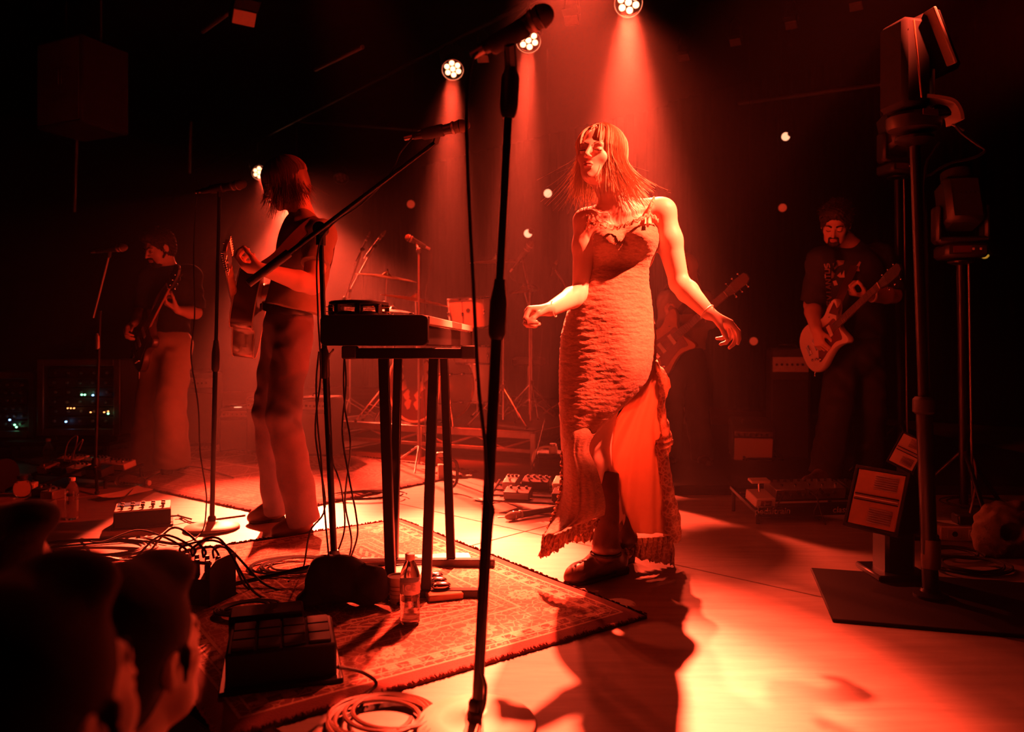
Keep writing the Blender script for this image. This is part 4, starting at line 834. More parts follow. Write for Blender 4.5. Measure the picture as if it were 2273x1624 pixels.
# print on the t-shirt: a column of letters and a worn picture, following the chest
def project(pt, n, objs_sdf=None): return pt
def chest_print():
    dg = bpy.context.evaluated_depsgraph_get(); dg.update(); o = sh3; inv = o.matrix_world.inverted()
    def hit(px, py):
        a = Vector((0, 0, CAMZ)); d = P(px, py, 1)-a; d.normalize(); ok, loc, nr, _ = o.ray_cast(a-ORG[o.name], d); 
        return (loc+ORG[o.name], nr) if ok else (P(px, py, D3-.15), Vector((0, -1, 0)))
    def patch(name, cells, parent=o):
        b = MB()
        for quad in cells:
            pts = []
            for (x, y) in quad: l, nr = hit(x, y); pts.append((l, nr))
            k = len(b.v); b.v += [l+nr*.003 for l, nr in pts]+[l+nr*.0012 for l, nr in pts]; m_ = len(pts)
            b.f.append(tuple(range(k, k+m_))); b.f.append(tuple(range(k+2*m_-1, k+m_-1, -1)))
            for i in range(m_): b.f.append((k+i, k+m_+i, k+m_+(i+1) % m_, k+(i+1) % m_))
        b.build(name, 'shirt_print', o, smooth=False)
    # strokes of D E F I A N T U S style capitals, read upwards along the left of the chest
    glyph = {'D': [((0, 0), (0, 1)), ((0, 1), (.7, .8)), ((.7, .8), (.7, .2)), ((.7, .2), (0, 0))], 'E': [((0, 0), (0, 1)), ((0, 1), (.7, 1)), ((0, .5), (.6, .5)), ((0, 0), (.7, 0))], 'A': [((0, 0), (.35, 1)), ((.35, 1), (.7, 0)), ((.15, .4), (.55, .4))],
             'V': [((0, 1), (.35, 0)), ((.35, 0), (.7, 1))], 'N': [((0, 0), (0, 1)), ((0, 1), (.7, 0)), ((.7, 0), (.7, 1))], 'I': [((.35, 0), (.35, 1))], 'T': [((0, 1), (.7, 1)), ((.35, 0), (.35, 1))], 'U': [((0, 1), (0, .1)), ((0, .1), (.7, .1)), ((.7, .1), (.7, 1))], 'S': [((.7, 1), (0, .85)), ((0, .85), (0, .55)), ((0, .55), (.7, .45)), ((.7, .45), (.7, .1)), ((.7, .1), (0, 0))], 'R': [((0, 0), (0, 1)), ((0, 1), (.7, .8)), ((.7, .8), (0, .5)), ((0, .5), (.7, 0))]}
    txt = 'DEVIANTUS'; cells = []; n = len(txt); ax, ay, bx, by = 1842, 688, 1835, 582
    for i, ch in enumerate(txt):
        for (x0, y0), (x1, y1) in glyph[ch]:
            def m(x, y): t = (i+x*1.05)/n; return (ax+(bx-ax)*t-11*(y-.5)-0, ay+(by-ay)*t+0*(y))
            p, q = m(x0, y0), m(x1, y1); dx, dy = q[0]-p[0], q[1]-p[1]; l = math.hypot(dx, dy)+1e-6; ox, oy = -dy/l*1.3, dx/l*1.3
            cells.append([(p[0]-ox, p[1]-oy), (q[0]-ox, q[1]-oy), (q[0]+ox, q[1]+oy), (p[0]+ox, p[1]+oy)])
    patch('shirt_lettering', cells); cells = []
    for poly in ([(1848, 585), (1858, 577), (1874, 578), (1872, 586), (1860, 590), (1852, 598)], [(1858, 612), (1866, 604), (1868, 612), (1874, 600), (1875, 616), (1864, 616)], [(1846, 600), (1852, 606), (1850, 616), (1845, 618)], [(1848, 624), (1856, 622), (1860, 632), (1852, 634)], [(1900, 592), (1908, 580), (1911, 583), (1906, 594), (1908, 602), (1899, 602)]): cells.append(poly)
    patch('shirt_picture', cells)
chest_print()
# ---- the player half hidden behind the singer
g4 = thing('person', 'brown-haired player in a pale loose shirt half hidden behind the singer', 'person', (1.25, 5.5, .0)); D4 = 5.5; p4 = lambda x, y, d=0: P(x, y, D4+d)
J = dict(head=p4(1516, 606, -.1), fwd=Vector((-.35, -.7, -.5)), up=Vector((0, -.35, 1)), neck=p4(1524, 650, .02), shR=p4(1482, 668, .0), shL=p4(1560, 668, .06), elR=p4(1476, 722, .0), wrR=p4(1480, 745, -.22), elL=p4(1574, 712, -.02), wrL=p4(1508, 706, -.22), pelvis=p4(1518, 792), hipR=p4(1496, 805), hipL=p4(1540, 805, .02), knR=p4(1490, 915, -.1), knL=p4(1548, 915, 0), anR=p4(1486, 1020, 0), anL=p4(1560, 1020, .05))
J.update(heelR=GH(1490, 1042), toeR=GH(1462, 1052), heelL=GH(1560, 1040), toeL=GH(1575, 1052))
hands4 = dict(L=((-1, -.2, .3), (-.1, -.1, 1), (0, -.9, .3), ((50, 60, 40),)*4, (.6, .5, .6)), R=((.2, -.4, -.6), (.9, .4, 0), (.2, -.9, .2), (50, 60, 35), (.7, .6, .3)))
W4, F4, S4, sh4, tr4 = figure(g4, J, (-.3, -.95, 0), pants='black_cloth', shirt='white_cloth', hem=p4(1518, 775), sleeve=1.6, vox=.007, legw=(.085, .07, .065), hands=hands4)
brows(W4, g4); X_, F_, U_ = [(W4(*v)-W4(0, 0, 0)).normalized() for v in ((1, 0, 0), (0, 1, 0), (0, 0, 1))]
cap = SDF(.006); cap.ell(W4(0, -.03, .04), (.086, .1, .09), (X_, F_, U_)); cap.ell(W4(0, .09, -.03), (.058, .07, .09), (X_, F_, U_), .02, '-'); hr = cap.build('hair', 'brown_hair', g4); b = MB(); strands(W4, b, 200, 0, (40, 178), (.08, .16), (-.02, .02), .03, (.002, .004), part=0); b.build('lock', 'brown_hair', hr, ang=80)
strap_c = p4(1520, 720)
guitar('electric bass guitar of the player half hidden behind the singer', p4(1480, 765, -.24), Vector((.45, -.42, .45)), Vector((-.3, -.9, .1)), top='wood', out=OFFSET, strap=[p4(1492, 720, -.25), p4(1510, 690, -.2), p4(1535, 660, -.05), p4(1550, 660, .1), p4(1540, 720, .18), p4(1470, 770, .0)])
# ---- three listeners in front of the stage, low in the near left corner
def listener(label, hx, hy, d, fwd, arm=None, hm='black_hair', hs=1.0):
    h = P(hx, hy, d); t = thing('person', label, 'person', (h.x, h.y, -1.1)); B = SDF(.006); fwd = Vector(fwd); W = head(B, h, fwd, (0, 0, 1), hs, True); f = Vector((fwd.x, fwd.y, 0)).normalized(); sd = Vector((-f.y, f.x, 0)); nk = W(0, -.04, -.19); B.cap(W(0, -.035, -.05), nk, .055, .062, .02)
    shR, shL = nk-sd*.19-EZ*.05-f*.01, nk+sd*.19-EZ*.05-f*.01; pel = nk-EZ*.58; B.cap(nk-sd*.1-EZ*.03, nk+sd*.1-EZ*.03, .06, .06, .04); B.ell(nk-EZ*.22, (.16, .11, .22), (sd, f, EZ), .04); B.cap(nk-EZ*.3, pel, .12, .13, .04)
    arms = []
    for q, sh in ((-1, shR), (1, shL)):
        el = sh+sd*q*.05-EZ*.28+f*.02; wr = el+f*.16-EZ*.16; B.ell(sh, (.06,)*3, k=.04); limb(B, sh, el, .05, .042, .004); limb(B, el, wr, .043, .028, .004); hand(B, wr, (f-EZ*.5), -sd*q, f, (20, 30, 20)); arms.append((sh, el, wr))
        hp = pel+sd*q*.09; kn = Vector((hp.x, hp.y, -.60))+f*.03; an = Vector((hp.x, hp.y, -1.02)); limb(B, hp, kn, .085, .056, 0, .03); limb(B, kn, an, .054, .038, .004)
    B.build('body', 'skin', t, relax=1); short_hair(W, t, hm, 1.04, .006, 0); brows(W, t)
    U = SDF(.007); U.cap(nk-EZ*.02, nk-EZ*.06, .066, .07, .03); U.cap(nk-sd*.11-EZ*.035, nk+sd*.11-EZ*.035, .068, .068, .04); U.ell(nk-EZ*.22, (.175, .128, .23), (sd, f, EZ), .04); U.cap(nk-EZ*.3, pel-EZ*.05, .15, .155, .04)
    for sh, el, wr in arms: U.ell(sh, (.073,)*3, k=.05); U.cone(sh, sh.lerp(el, .8), .067, .066, .03)
    U.build('shirt', 'black_cloth', t, fold=folds(.004), relax=2); T = SDF(.008); T.cap(pel+EZ*.02, pel-EZ*.06, .14, .13, .03)
    for q in (-1, 1):
        hp = pel+sd*q*.09; kn = Vector((hp.x, hp.y, -.60))+f*.03; an = Vector((hp.x, hp.y, -1.04)); T.cap(hp, kn, .095, .07, .03); T.cap(kn, an, .07, .06, .02); shoe('shoe', 'leather_black', t, Vector((an.x, an.y, -1.1))-f*.06, Vector((an.x, an.y, -1.1))+f*.2, an, .04, vox=.007)
    T.build('trousers', 'denim', t, fold=folds(.004), relax=1); return t
listener('dark-haired listener whose head shows low in front of the stage beside the black boxes', 292, 1462, 1.02, (.35, .9, .1))
listener('nearest listener out of focus in the bottom left corner of the picture', 60, 1600, .66, (.3, .9, .2), hm='dark_hair')
listener('listener at the left edge with the face turned towards the stage lights', -5, 1300, 1.25, (.75, .6, .1))
# ------------------------------------------------------------------ lamps of the rig
def lamp_head(i, at, aim, label, lit=True, yoke=True):
    d = (aim-at).normalized(); t = thing('stage_lamp', label, 'stage lamp', at, 'round lamps with seven lenses on the ceiling rail'); fr = frame(d, (0, 0, 1))
    MB().lathe(at-d*.16, d, [(.03, 0), (.075, .01), (.085, .03), (.092, .15), (.099, .16), (.099, .185), (.092, .186), (.090, .165)], 28).build('housing', 'matt_black', t)
    MB().lathe(at+d*.0, d, [(.089, 0), (.089, .004)], 28).build('face_plate', 'matt_black', t)
    for k in range(7):
        c = at+d*.006 if k == 0 else at+d*.006+fr[0]*math.cos(R(60*k-60+8))*.056+fr[1]*math.sin(R(60*k-60+8))*.056
        MB().lathe(c, d, [(.0235, 0), (.0235, .006), (.018, .012), (.008, .015)], 16).build('lens', 'led_lens' if lit else 'off_lens', t)
    MB().torus(at+d*.028, d, .099, .004, 32, 6).build('rim', 'steel', t)
    y = MB(); rt = fr[1]; zt = 3.68; y.tube([at-d*.06+rt*.10, at-d*.06+rt*.12+EZ*.12, Vector((at.x, at.y, at.z+.24))-d*.06, at-d*.06-rt*.12+EZ*.12, at-d*.06-rt*.10], .008, 6, None, .6); y.cyl(Vector((at.x, at.y, at.z+.22))-d*.06, Vector((at.x-d.x*.06, at.y-d.y*.06, 3.64)), .012); y.build('yoke', 'black_metal', t)
lb = ['seven-lens lamp at the top edge, brightest, above the singer', 'lit seven-lens lamp behind the head of the nearest microphone', 'lit seven-lens lamp left of the nearest microphone stand', 'lit seven-lens lamp peeking out left of the long-haired head', 'added lit seven-lens lamp hidden right behind the long-haired head']
for i, (a, b, wt, an, wd) in enumerate(LAMPS): lamp_head(i, a, b, lb[i])
lamp_head(5, P(757, 393, 10.6), P(740, 900, 8.5), 'unlit seven-lens lamp right of the long-haired guitarist', False)
# rail that carries them: straight pipe parallel to the stage edge
a0, a1 = LAMPS[0][0], LAMPS[3][0]; dr_ = Vector((a1.x-a0.x, a1.y-a0.y, 0)).normalized(); q0 = Vector((a0.x, a0.y, 3.66))-dr_*3.4; MB().cyl(q0, Vector((a1.x, a1.y, 3.66))+dr_*2.5, .024, None, 14).build('lamp_rail', 'black_metal', base=q0, label='long black ceiling pipe carrying the row of seven-lens lamps', cat='pipe')
for (x0, y0, d0, x1, y1, d1, lab) in ((450, 70, 6.5, 560, -10, 5.6, 'thin ceiling pipe left of the boxy lamp at the top left'), (700, 155, 7.5, 805, 104, 6.4, 'short reflecting ceiling pipe left of the lit lamps'), (1640, 230, 8.5, 2010, 180, 6.8, 'faint ceiling pipe behind the tall lamp stand'), (650, 268, 11.3, 960, 292, 9.6, 'rear ceiling pipe above the long-haired guitarist')):
    MB().cyl(P(x0, y0, d0), P(x1, y1, d1), .018, None, 10).build('ceiling_pipe', 'dull_steel', label=lab, cat='pipe')
def flood(at, aim, label, sz=(.22, .16, .14), m='cream'):
    d = (aim-at).normalized(); fr_ = frame(d, (0, 0, 1)); t = thing('ceiling_flood_lamp', label, 'stage lamp', at); fr = (fr_[1], fr_[0], d)
    MB().box(at-d*.07, (sz[0], sz[1], .12), fr, .01).build('housing', 'matt_black', t); MB().box(at+d*.0, (sz[0]*.92, sz[1]*.88, .012), fr, .004).build('front_glass', m, t)
    MB().tube([at-d*.06+fr[0]*sz[0]*.55, at+EZ*.2+fr[0]*sz[0]*.4, at+EZ*.26, at+EZ*.2-fr[0]*sz[0]*.4, at-d*.06-fr[0]*sz[0]*.55], .008, 6).build('yoke', 'black_metal', t)
    MB().box(at-d*.0+fr[1]*(sz[1]*.5+.05)+d*.03, (sz[0], .10, .004), (fr[0], (fr[1]+d*.5).normalized(), (d-fr[1]*.5).normalized()), .001).build('barn_door', 'matt_black', t)
flood(P(542, 40, 5.5), P(800, 700, 3.5), 'boxy lamp with a reddish front hanging at the upper left', (.17, .12, .1))
for x, y, d, lab in ((1268, 45, 5.9, 'dark ceiling fixture right of the nearest microphone'), (1632, 94, 7.6, 'small ceiling fixture above the eclipsed bright dot'), (1756, 56, 7.0, 'small ceiling fixture left of the tall lamp stand'), (1900, 14, 6.4, 'small ceiling fixture at the top above the tall lamp'), (1518, 128, 8.2, 'tiny ceiling fixture right of the widest beam'), (1072, 130, 6.6, 'tilted ceiling fixture with a lit rim behind the nearest microphone')):
    flood(P(x, y, d), P(x-80, 900, d-1.5), lab, (.11, .10, .08), 'dull_steel')
for x, y, d, m, lab in ((1216, 429, 9.2, 'bulb_warm', 'round pale glowing bulb between the mic stand and the singer'), (1172, 518, 9.0, 'bulb_warm', 'small glowing bulb partly hidden above the drum microphone'), (1737, 461, 8.6, 'bulb_dull', 'dull red bulb left of the curly-haired head'), (1673, 757, 8.2, 'bulb_dull', 'dull red bulb right of the singer\'s open hand'), (1744, 303, 8.8, 'bulb_warm', 'bright bulb high on the dark right wall'), (2186, 565, 6.2, 'bulb_amber', 'dim amber bulb at the right beside the moving lamp'), (912, 453, 9.5, 'bulb_dull', 'faint red bulb above the left cymbal')):
    at = P(x, y, d); r_ = 9.0/FPX*d; t = thing('signal_bulb', lab, 'bulb', at); MB().ball(at, r_).build('globe', m, t); (MB().ball(at+Vector((.75*r_, -1.3*r_, .4*r_)), r_*.75).build('lamp_cover', 'matt_black', t) if (x, y) in ((1172, 518), (1744, 303), (2186, 565)) else None); MB().cyl(at+Vector((0, r_*.7, 0)), at+Vector((0, r_+.06, 0)), r_*.6).build('socket', 'matt_black', t); MB().tube([at+Vector((0, r_+.05, 0)), at+Vector((0, r_+.09, .1)), Vector((at.x, at.y+r_+.1, 4.5))], .004, 5).build('cord', 'matt_black', t)  # black balls added in front of three bulbs to cut them to crescents
# loudspeaker hanging at upper left, frames behind
b0 = P(185, 200, 7.2); fr = rotz(-24); t = thing('hanging_loudspeaker', 'big black loudspeaker hanging at the upper left', 'loudspeaker', b0); MB().box(b0, (.62, .5, .80), fr, .02).build('cabinet', 'tolex', t); MB().box(b0-fr[1]*.252-EZ*.0, (.56, .01, .74), fr, .004).build('grille', 'grille_cloth', t)
for s_ in (-.24, .24): MB().cyl(b0+fr[0]*s_+EZ*.4, b0+fr[0]*s_+EZ*1.9, .008).build('hanging_strap', 'dull_steel', t)
for s_ in (0, .04): MB().box(b0-fr[1]*.262+fr[0]*(s_+.02)+EZ*.04, (.012, .01, .14), fr, .003).build('handle', 'dull_steel', t)
for (x0, y0, x1, y1, d, lab) in ((170, 305, 165, 470, 8.5, 'upright wall pipe under the hanging loudspeaker'), (424, 270, 420, 385, 9.5, 'upright wall pipe left of the long-haired guitarist')):
    MB().cyl(P(x0, y0, d), P(x1, y1, d), .018).build('wall_pipe', 'dull_steel', label=lab, cat='pipe')
# ------------------------------------------------------------------ microphones and stands
def mic(tail, tip, label, r=.024, ring=True):
    tail, tip = Vector(tail), Vector(tip); d = (tip-tail).normalized(); L_ = (tip-tail).length; t = thing('microphone', label, 'microphone', tail)
    MB().lathe(tail, d, [(r*.42, 0), (r*.55, .004), (r*.6, L_*.2), (r*.78, L_*.62), (r*.86, L_*.70)], 18).build('handle', 'black_plastic', t)
    MB().lathe(tail+d*L_*.69, d, [(r*.9, 0), (r*.98, .003), (r*.98, .010), (r*.9, .012)], 18).build('collar_ring', 'dull_steel', t)
    c = tail+d*L_*.84; fr = frame(d); g = MB(); g.ball(c, (r, r, L_*.17), fr, 20, 12); g.build('grille', 'grille_cloth', t); MB().torus(c, d, r*1.0, .0018, 22, 5).build('grille_band', 'steel', t)
    MB().cyl(tail-d*.035, tail, r*.36, r*.4).build('plug', 'dull_steel', t); return t
def round_stand(label, foot, top, base_r=.136, clutch=(.45, .1), pole=.0095, tilt_clip=None, low=.0125, cream=True):
    foot, top = Vector(foot), Vector(top); t = thing('microphone_stand', label, 'microphone stand', foot); ax = top-foot; L_ = ax.length; d = ax.normalized()
    MB().lathe(foot, EZ, [(base_r*.97, 0), (base_r, .003), (base_r, .012), (base_r*.97, .016), (base_r*.6, .024), (base_r*.28, .030), (base_r*.22, .036), (.02, .040)], 44).build('base', 'base_enamel', t)
    MB().torus(foot+EZ*.005, EZ, base_r*.985, .005, 40, 6).build('rubber_ring', 'rubber', t)
    z = .03; b0_, b1_ = foot+d*z, foot+d*L_*clutch[0]; MB().cyl(b0_, b1_, low).build('lower_pole', 'black_metal', t); MB().cyl(b1_-d*.02, top, pole).build('upper_pole', 'black_metal', t)
    c = b1_; ck = MB().lathe(c-d*clutch[1]*.6, d, [(low*1.1, 0), (low*1.55, .012), (low*1.6, clutch[1]*.7), (low*1.15, clutch[1]), (low*1.0, clutch[1]*1.15)], 16).build('clutch', 'black_plastic', t); rb = MB()
    MB().lathe(foot+EZ*.036, d, [(.019, 0), (.019, .02), (.014, .03)], 14).build('hub', 'black_metal', t); return t, d
# nearest stand, leaning a little
f_ = GH(1057, 1612); f_.z = 0; tp = P(1131, 205, f_.y); st, d = round_stand('nearest tall black microphone stand with a pale round base', f_, tp, .137, (.66, .12), .0095, low=.0128)
MB().lathe(tp-d*.06, d, [(.013, 0), (.018, .01), (.021, .03), (.021, .095), (.015, .11), (.012, .13)], 16).build('clip_mount', 'black_plastic', st)
m0, m1 = P(1075, 108, f_.y-.02), P(1226, 22, f_.y-.09); c_ = m0.lerp(m1, .38); MB().lathe(c_-(m1-m0).normalized()*.05-EZ*.004, m1-m0, [(.017, 0), (.021, .005), (.023, .09), (.020, .095)], 18).build('clip', 'rubber', st); MB().tube([tp+d*.06, c_-EZ*.02], .014, 8).build('clip_joint', 'black_plastic', st)
mic(m0, m1, 'black vocal microphone on the nearest stand', .026)
def cable(pts, label, r=.0032, n=80, m='rubber', plugs=False, cat='cable'):
    pp = spline(pts, n); o = MB().tube(pp, r, 6).build('cable', m, base=pp[0], label=label, cat=cat); return o
cable([m0+Vector((-.005, 0, -.004)), P(1048, 135, f_.y-.02), P(1036, 240, f_.y-.03), P(1040, 420, f_.y-.03), P(1050, 620, f_.y-.02), P(1062, 850, f_.y-.02), P(1076, 980, f_.y-.02), P(1082, 1090, f_.y-.015), P(1094, 1130, f_.y-.02), P(1090, 1170, f_.y-.02), P(1080, 1320, f_.y-.02), P(1068, 1470, f_.y-.02), P(1078, 1530, f_.y-.02), GH(1060, 1590, .03), GH(985, 1580, .004)], 'black cable hanging beside the nearest microphone stand', .0042, 140)
# stand with a round base by the long-haired guitarist
f_ = GH(470, 1174); f_.z = 0; tp = P(487, 432, f_.y); st, d = round_stand('round-based microphone stand left of the long-haired guitarist', f_, tp, .126, (.52, .13), .0085, low=.0115, cream=True)
m0, m1 = P(447, 424, f_.y+.03), P(546, 407, f_.y-.06); MB().lathe(m0.lerp(m1, .35)-(m1-m0).normalized()*.04, m1-m0, [(.016, 0), (.02, .005), (.022, .08), (.018, .085)], 16).build('clip', 'rubber', st); MB().tube([tp-EZ*.01, m0.lerp(m1, .42)-EZ*.01], .012, 8).build('clip_joint', 'black_plastic', st)
mic(m0, m1, 'vocal microphone in front of the long-haired guitarist', .024)
y_ = f_.y; cable([m0, P(436, 440, y_), P(430, 560, y_), P(432, 700, y_-.02), P(424, 790, y_-.03), P(440, 900, y_-.03), P(444, 1000, y_-.02), P(456, 1080, y_-.04), P(458, 1120, y_-.07), GH(448, 1180, .03), GH(400, 1205, .005), GH(310, 1190, .004)], 'cable hanging beside the round-based stand at left')
# boom stand at the keyboard
def tripod(t, hub, R_, angs, r=.008, drop=0):
    for a in angs: e = Vector((hub.x+math.cos(R(a))*R_, hub.y+math.sin(R(a))*R_, .012)); l = MB().cyl(hub, e, r).build('leg', 'black_metal', t); MB().ball(e, (.014, .014, .012)).build('rubber_foot', 'rubber', l)
    MB().lathe(hub-EZ*.05, EZ, [(.016, 0), (.024, .01), (.024, .07), (.016, .09)], 14).build('hub', 'black_plastic', t)
f_ = GH(742, 1300); y_ = f_.y; pt = P(712, 520, y_); t = thing('boom_microphone_stand', 'black boom microphone stand whose arm crosses behind the keyboard towards the singer', 'microphone stand', (f_.x, f_.y, 0)); hb = P(742, 1245, y_)
tripod(t, hb, .40, (188, 318, 50)); MB().cyl(hb, P(722, 800, y_), .0125).build('lower_pole', 'black_metal', t); MB().cyl(P(722, 830, y_), pt, .0095).build('upper_pole', 'black_metal', t); MB().lathe(P(722, 840, y_), (pt-hb), [(.013, 0), (.018, .01), (.018, .09), (.012, .11)], 14).build('clutch', 'black_plastic', t)
bm0, bm1 = P(590, 600, y_-.15), P(972, 312, y_+.05); bd = (bm1-bm0).normalized(); MB().cyl(bm0, bm1, .0085).build('boom_arm', 'black_metal', t); MB().cyl(bm0-bd*.075, bm0+bd*.10, .0145, .0155).build('counterweight', 'black_plastic', t)
jn = P(712, 508, y_); MB().lathe(jn-Vector((0, .03, 0)), (0, 1, 0), [(.014, 0), (.024, .004), (.026, .05), (.014, .06)], 16).build('boom_joint', 'black_plastic', t); MB().tube([pt-EZ*.04, pt, jn+EZ*.0], .018, 8).build('joint_neck', 'black_plastic', t)
m0, m1 = P(917, 303, y_+.03), P(1042, 276, y_-.02); MB().lathe(m0.lerp(m1, .3)-(m1-m0).normalized()*.03, m1-m0, [(.017, 0), (.021, .005), (.023, .08), (.019, .085)], 16).build('clip', 'rubber', t); MB().tube([bm1-bd*.01, m0.lerp(m1, .45)-EZ*.008], .012, 8).build('clip_joint', 'black_plastic', t)
mic(m0, m1, 'vocal microphone at the end of the boom arm', .024)
cable([m0, P(895, 330, y_), P(885, 345, y_), P(862, 392, y_), P(800, 455, y_-.01), P(735, 500, y_-.02), P(705, 560, y_-.03), P(706, 700, y_-.03), P(712, 830, y_-.03), P(700, 960, y_-.04), P(722, 1120, y_-.03), P(688, 1180, y_-.04), GH(672, 1262, .02), GH(640, 1290, .015)], 'cable wound along the boom arm and the keyboard stand pole', .0034)
# far-left boom stand
f_ = GH(212, 1078); y_ = f_.y; t = thing('boom_microphone_stand', 'thin boom stand in front of the far-left guitarist', 'microphone stand', (f_.x, f_.y, 0)); hb = P(212, 1030, y_); tripod(t, hb, .33, (200, 300, 60), .009); MB().cyl(hb, P(222, 690, y_), .010).build('pole', 'black_metal', t); MB().lathe(P(217, 775, y_), (0, 0, 1), [(.012, 0), (.017, .01), (.017, .08), (.012, .1)], 12).build('clutch', 'dull_steel', t)
MB().cyl(P(207, 705, y_), P(242, 566, y_), .0075).build('boom_arm', 'dull_steel', t); m0, m1 = P(213, 558, y_), P(282, 548, y_-.05); MB().tube([P(242, 570, y_), m0.lerp(m1, .45)], .012, 8).build('clip', 'rubber', t); mic(m0, m1, 'vocal microphone in front of the far-left guitarist', .024)
# ------------------------------------------------------------------ keyboard, its stand and the tambourine
kA = Vector((.067, 1, 0)).normalized(); kS = Vector((kA.y, -kA.x, 0)); kf = (kS, kA, EZ); c0 = P(829, 730, 2.42); kz = .87+.055; kw, kl, kh = .345, 1.22, .098
o = Vector((c0.x, 2.42, .874)); t = thing('keyboard', 'black stage keyboard seen from its dark end panel', 'keyboard', o); cc = o+kA*kl/2
def rounded(w_, h_, r, n=6):
    out = []
    for cx, cy, a in ((w_/2-r, h_/2-r, 0), (-w_/2+r, h_/2-r, 90), (-w_/2+r, -h_/2+r, 180), (w_/2-r, -h_/2+r, 270)):
        for k in range(n+1): out.append((cx+r*math.cos(R(a+90*k/n)), cy+r*math.sin(R(a+90*k/n))))
    return out
MB().plate(rounded(kw, kh, .018)[::-1], o+EZ*kh/2, kS, EZ, kA, .03, .003).build('end_panel', 'matt_black', t)
MB().plate(rounded(kw, kh, .018)[::-1], o+kA*(kl-.03)+EZ*kh/2, kS, EZ, kA, .03, .003).build('end_panel', 'matt_black', t)
MB().box(cc+EZ*(.032), (kw*.97, kl-.06, .064), kf, .004).build('body', 'matt_black', t); MB().box(cc+kS*.07+EZ*.080, (kw*.55, kl-.06, .034), kf, .003).build('control_panel', 'white_paint', t); MB().box(cc+kS*(kw/2-.002)+EZ*.082, (.006, kl-.062, .026), kf, .002).build('rear_strip', 'cream', t)
kk = None
for i in range(43):
    if kk is None: kk = MB().box(o+kA*(.045+.0132)-kS*.100+EZ*.072, (.13, .0235, .014), kf, .003).build('key', 'white_paint', t)
    else: c = kk.copy(); C.objects.link(c); ORG[c.name] = ORG[t.name]; c.location = kA*(i*.0262)
for i in range(5): MB().lathe(cc+kA*(-.4+i*.16)+kS*.08+EZ*.097, EZ, [(.011, 0), (.010, .014), (.008, .016)], 12).build('knob', 'black_plastic', t)
ks = thing('keyboard_stand', 'black folding keyboard stand with square legs and two floor bars', 'stand', (-.33, 2.8, 0)); d1, d2 = GH(900, 1332).y, GH(900, 1262).y
def bar(a, b, w_, nm='leg', m='black_metal', par=ks):
    a, b = Vector(a), Vector(b); z = (b-a).normalized(); x = Vector((1, 0, 0)) if abs(z.x) < .9 else Vector((0, 0, 1)); x = (x-z*x.dot(z)).normalized(); return MB().box((a+b)/2, (w_, w_, (b-a).length), (x, z.cross(x), z), .003).build(nm, m, par)
for yy, xa, xb in ((d1, 822, 1068), (d2, 795, 1090)):
    a, b = P(xa, 770, yy), P(xb, 770, yy); a.z = b.z = .022; bar(a, b, .036, 'floor_bar')
    for q in (a, b): MB().box(q, (.03, .044, .040), XYZ, .006).build('end_cap', 'rubber', ks)
ty = .848; yn, yf = 2.62, 3.30
bar((P(775, 0, yn).x, yn, ty), (P(1045, 0, yn).x, yn, ty), .036, 'top_bar'); bar((P(800, 0, yf).x, yf, ty), (P(1040, 0, yf).x, yf, ty), .036, 'top_bar')
for q in (777, 1040): MB().box((P(q, 0, yn).x, yn, ty+.004), (.05, .044, .046), XYZ, .005).build('end_cap', 'rubber', ks)
bar((P(848, 0, yn).x, yn+.03, ty), (P(868, 0, d1).x, d1, .04), .034); bar((P(962, 0, yn).x, yn+.03, ty), (P(946, 0, d1).x, d1, .04), .034)
bar((P(886, 0, yf).x, yf-.03, ty), (P(874, 0, d2).x, d2, .04), .034); bar((P(987, 0, yf).x, yf-.03, ty), (P(1001, 0, d2).x, d2, .04), .034)
tb = thing('tambourine', 'black tambourine lying on the keyboard', 'tambourine', (P(797, 0, 2.62).x, 2.62, .974)); tc = Vector((P(797, 0, 2.62).x, 2.62, .974))
for z in (.0, .038):
    pts = [tc+Vector((math.cos(R(a))*.094, math.sin(R(a))*.11, z+.006)) for a in range(0, 361, 10)]; MB().tube(pts, .007, 6, None, 1).build('frame', 'black_plastic', tb)
pts = [tc+Vector((math.cos(R(a))*.094, math.sin(R(a))*.11, .026)) for a in range(0, 361, 45)]
for k in range(8):
    a = R(k*45+10); p = tc+Vector((math.cos(a)*.094, math.sin(a)*.11, 0)); MB().box(p+EZ*.022, (.016, .018, .034), rotz(k*45+10), .002).build('post', 'black_plastic', tb)
    for zz in (.014, .030):
        a2 = R(k*45+32); p2_ = tc+Vector((math.cos(a2)*.094, math.sin(a2)*.11, zz)); MB().lathe(p2_-EZ*.002, EZ, [(.004, 0), (.019, .0015), (.019, .003), (.004, .004)], 14).build('jingle', 'brass', tb)
# cables hanging from the keyboard
for i, (pts, lab) in enumerate((([P(762, 770, 2.75), P(768, 850, 2.75), P(760, 960, 2.76), P(775, 1060, 2.76), P(790, 1140, 2.78), P(793, 1190, 2.8), P(775, 1250, 2.8), GH(768, 1300, .01)], 'right cable hanging from the keyboard to the floor'),
                               ([P(776, 775, 2.8), P(764, 800, 2.8), P(765, 900, 2.8), P(778, 990, 2.8), P(766, 1110, 2.8), P(780, 1210, 2.82), GH(750, 1300, .02)], 'left cable hanging from the keyboard to the floor'),
                               ([P(708, 780, 2.7), P(702, 850, 2.7), P(705, 940, 2.7), P(712, 1010, 2.71), P(716, 1075, 2.72), P(722, 1150, 2.74), GH(735, 1290, .03)], 'thin cable under the left corner of the keyboard'),
                               ([P(740, 775, 2.6), P(726, 820, 2.7), P(735, 1000, 2.8), P(757, 1080, 2.82), P(765, 1170, 2.83), P(745, 1235, 2.84)], 'cable looped round the boom stand pole'))): cable(pts, lab, .0034)
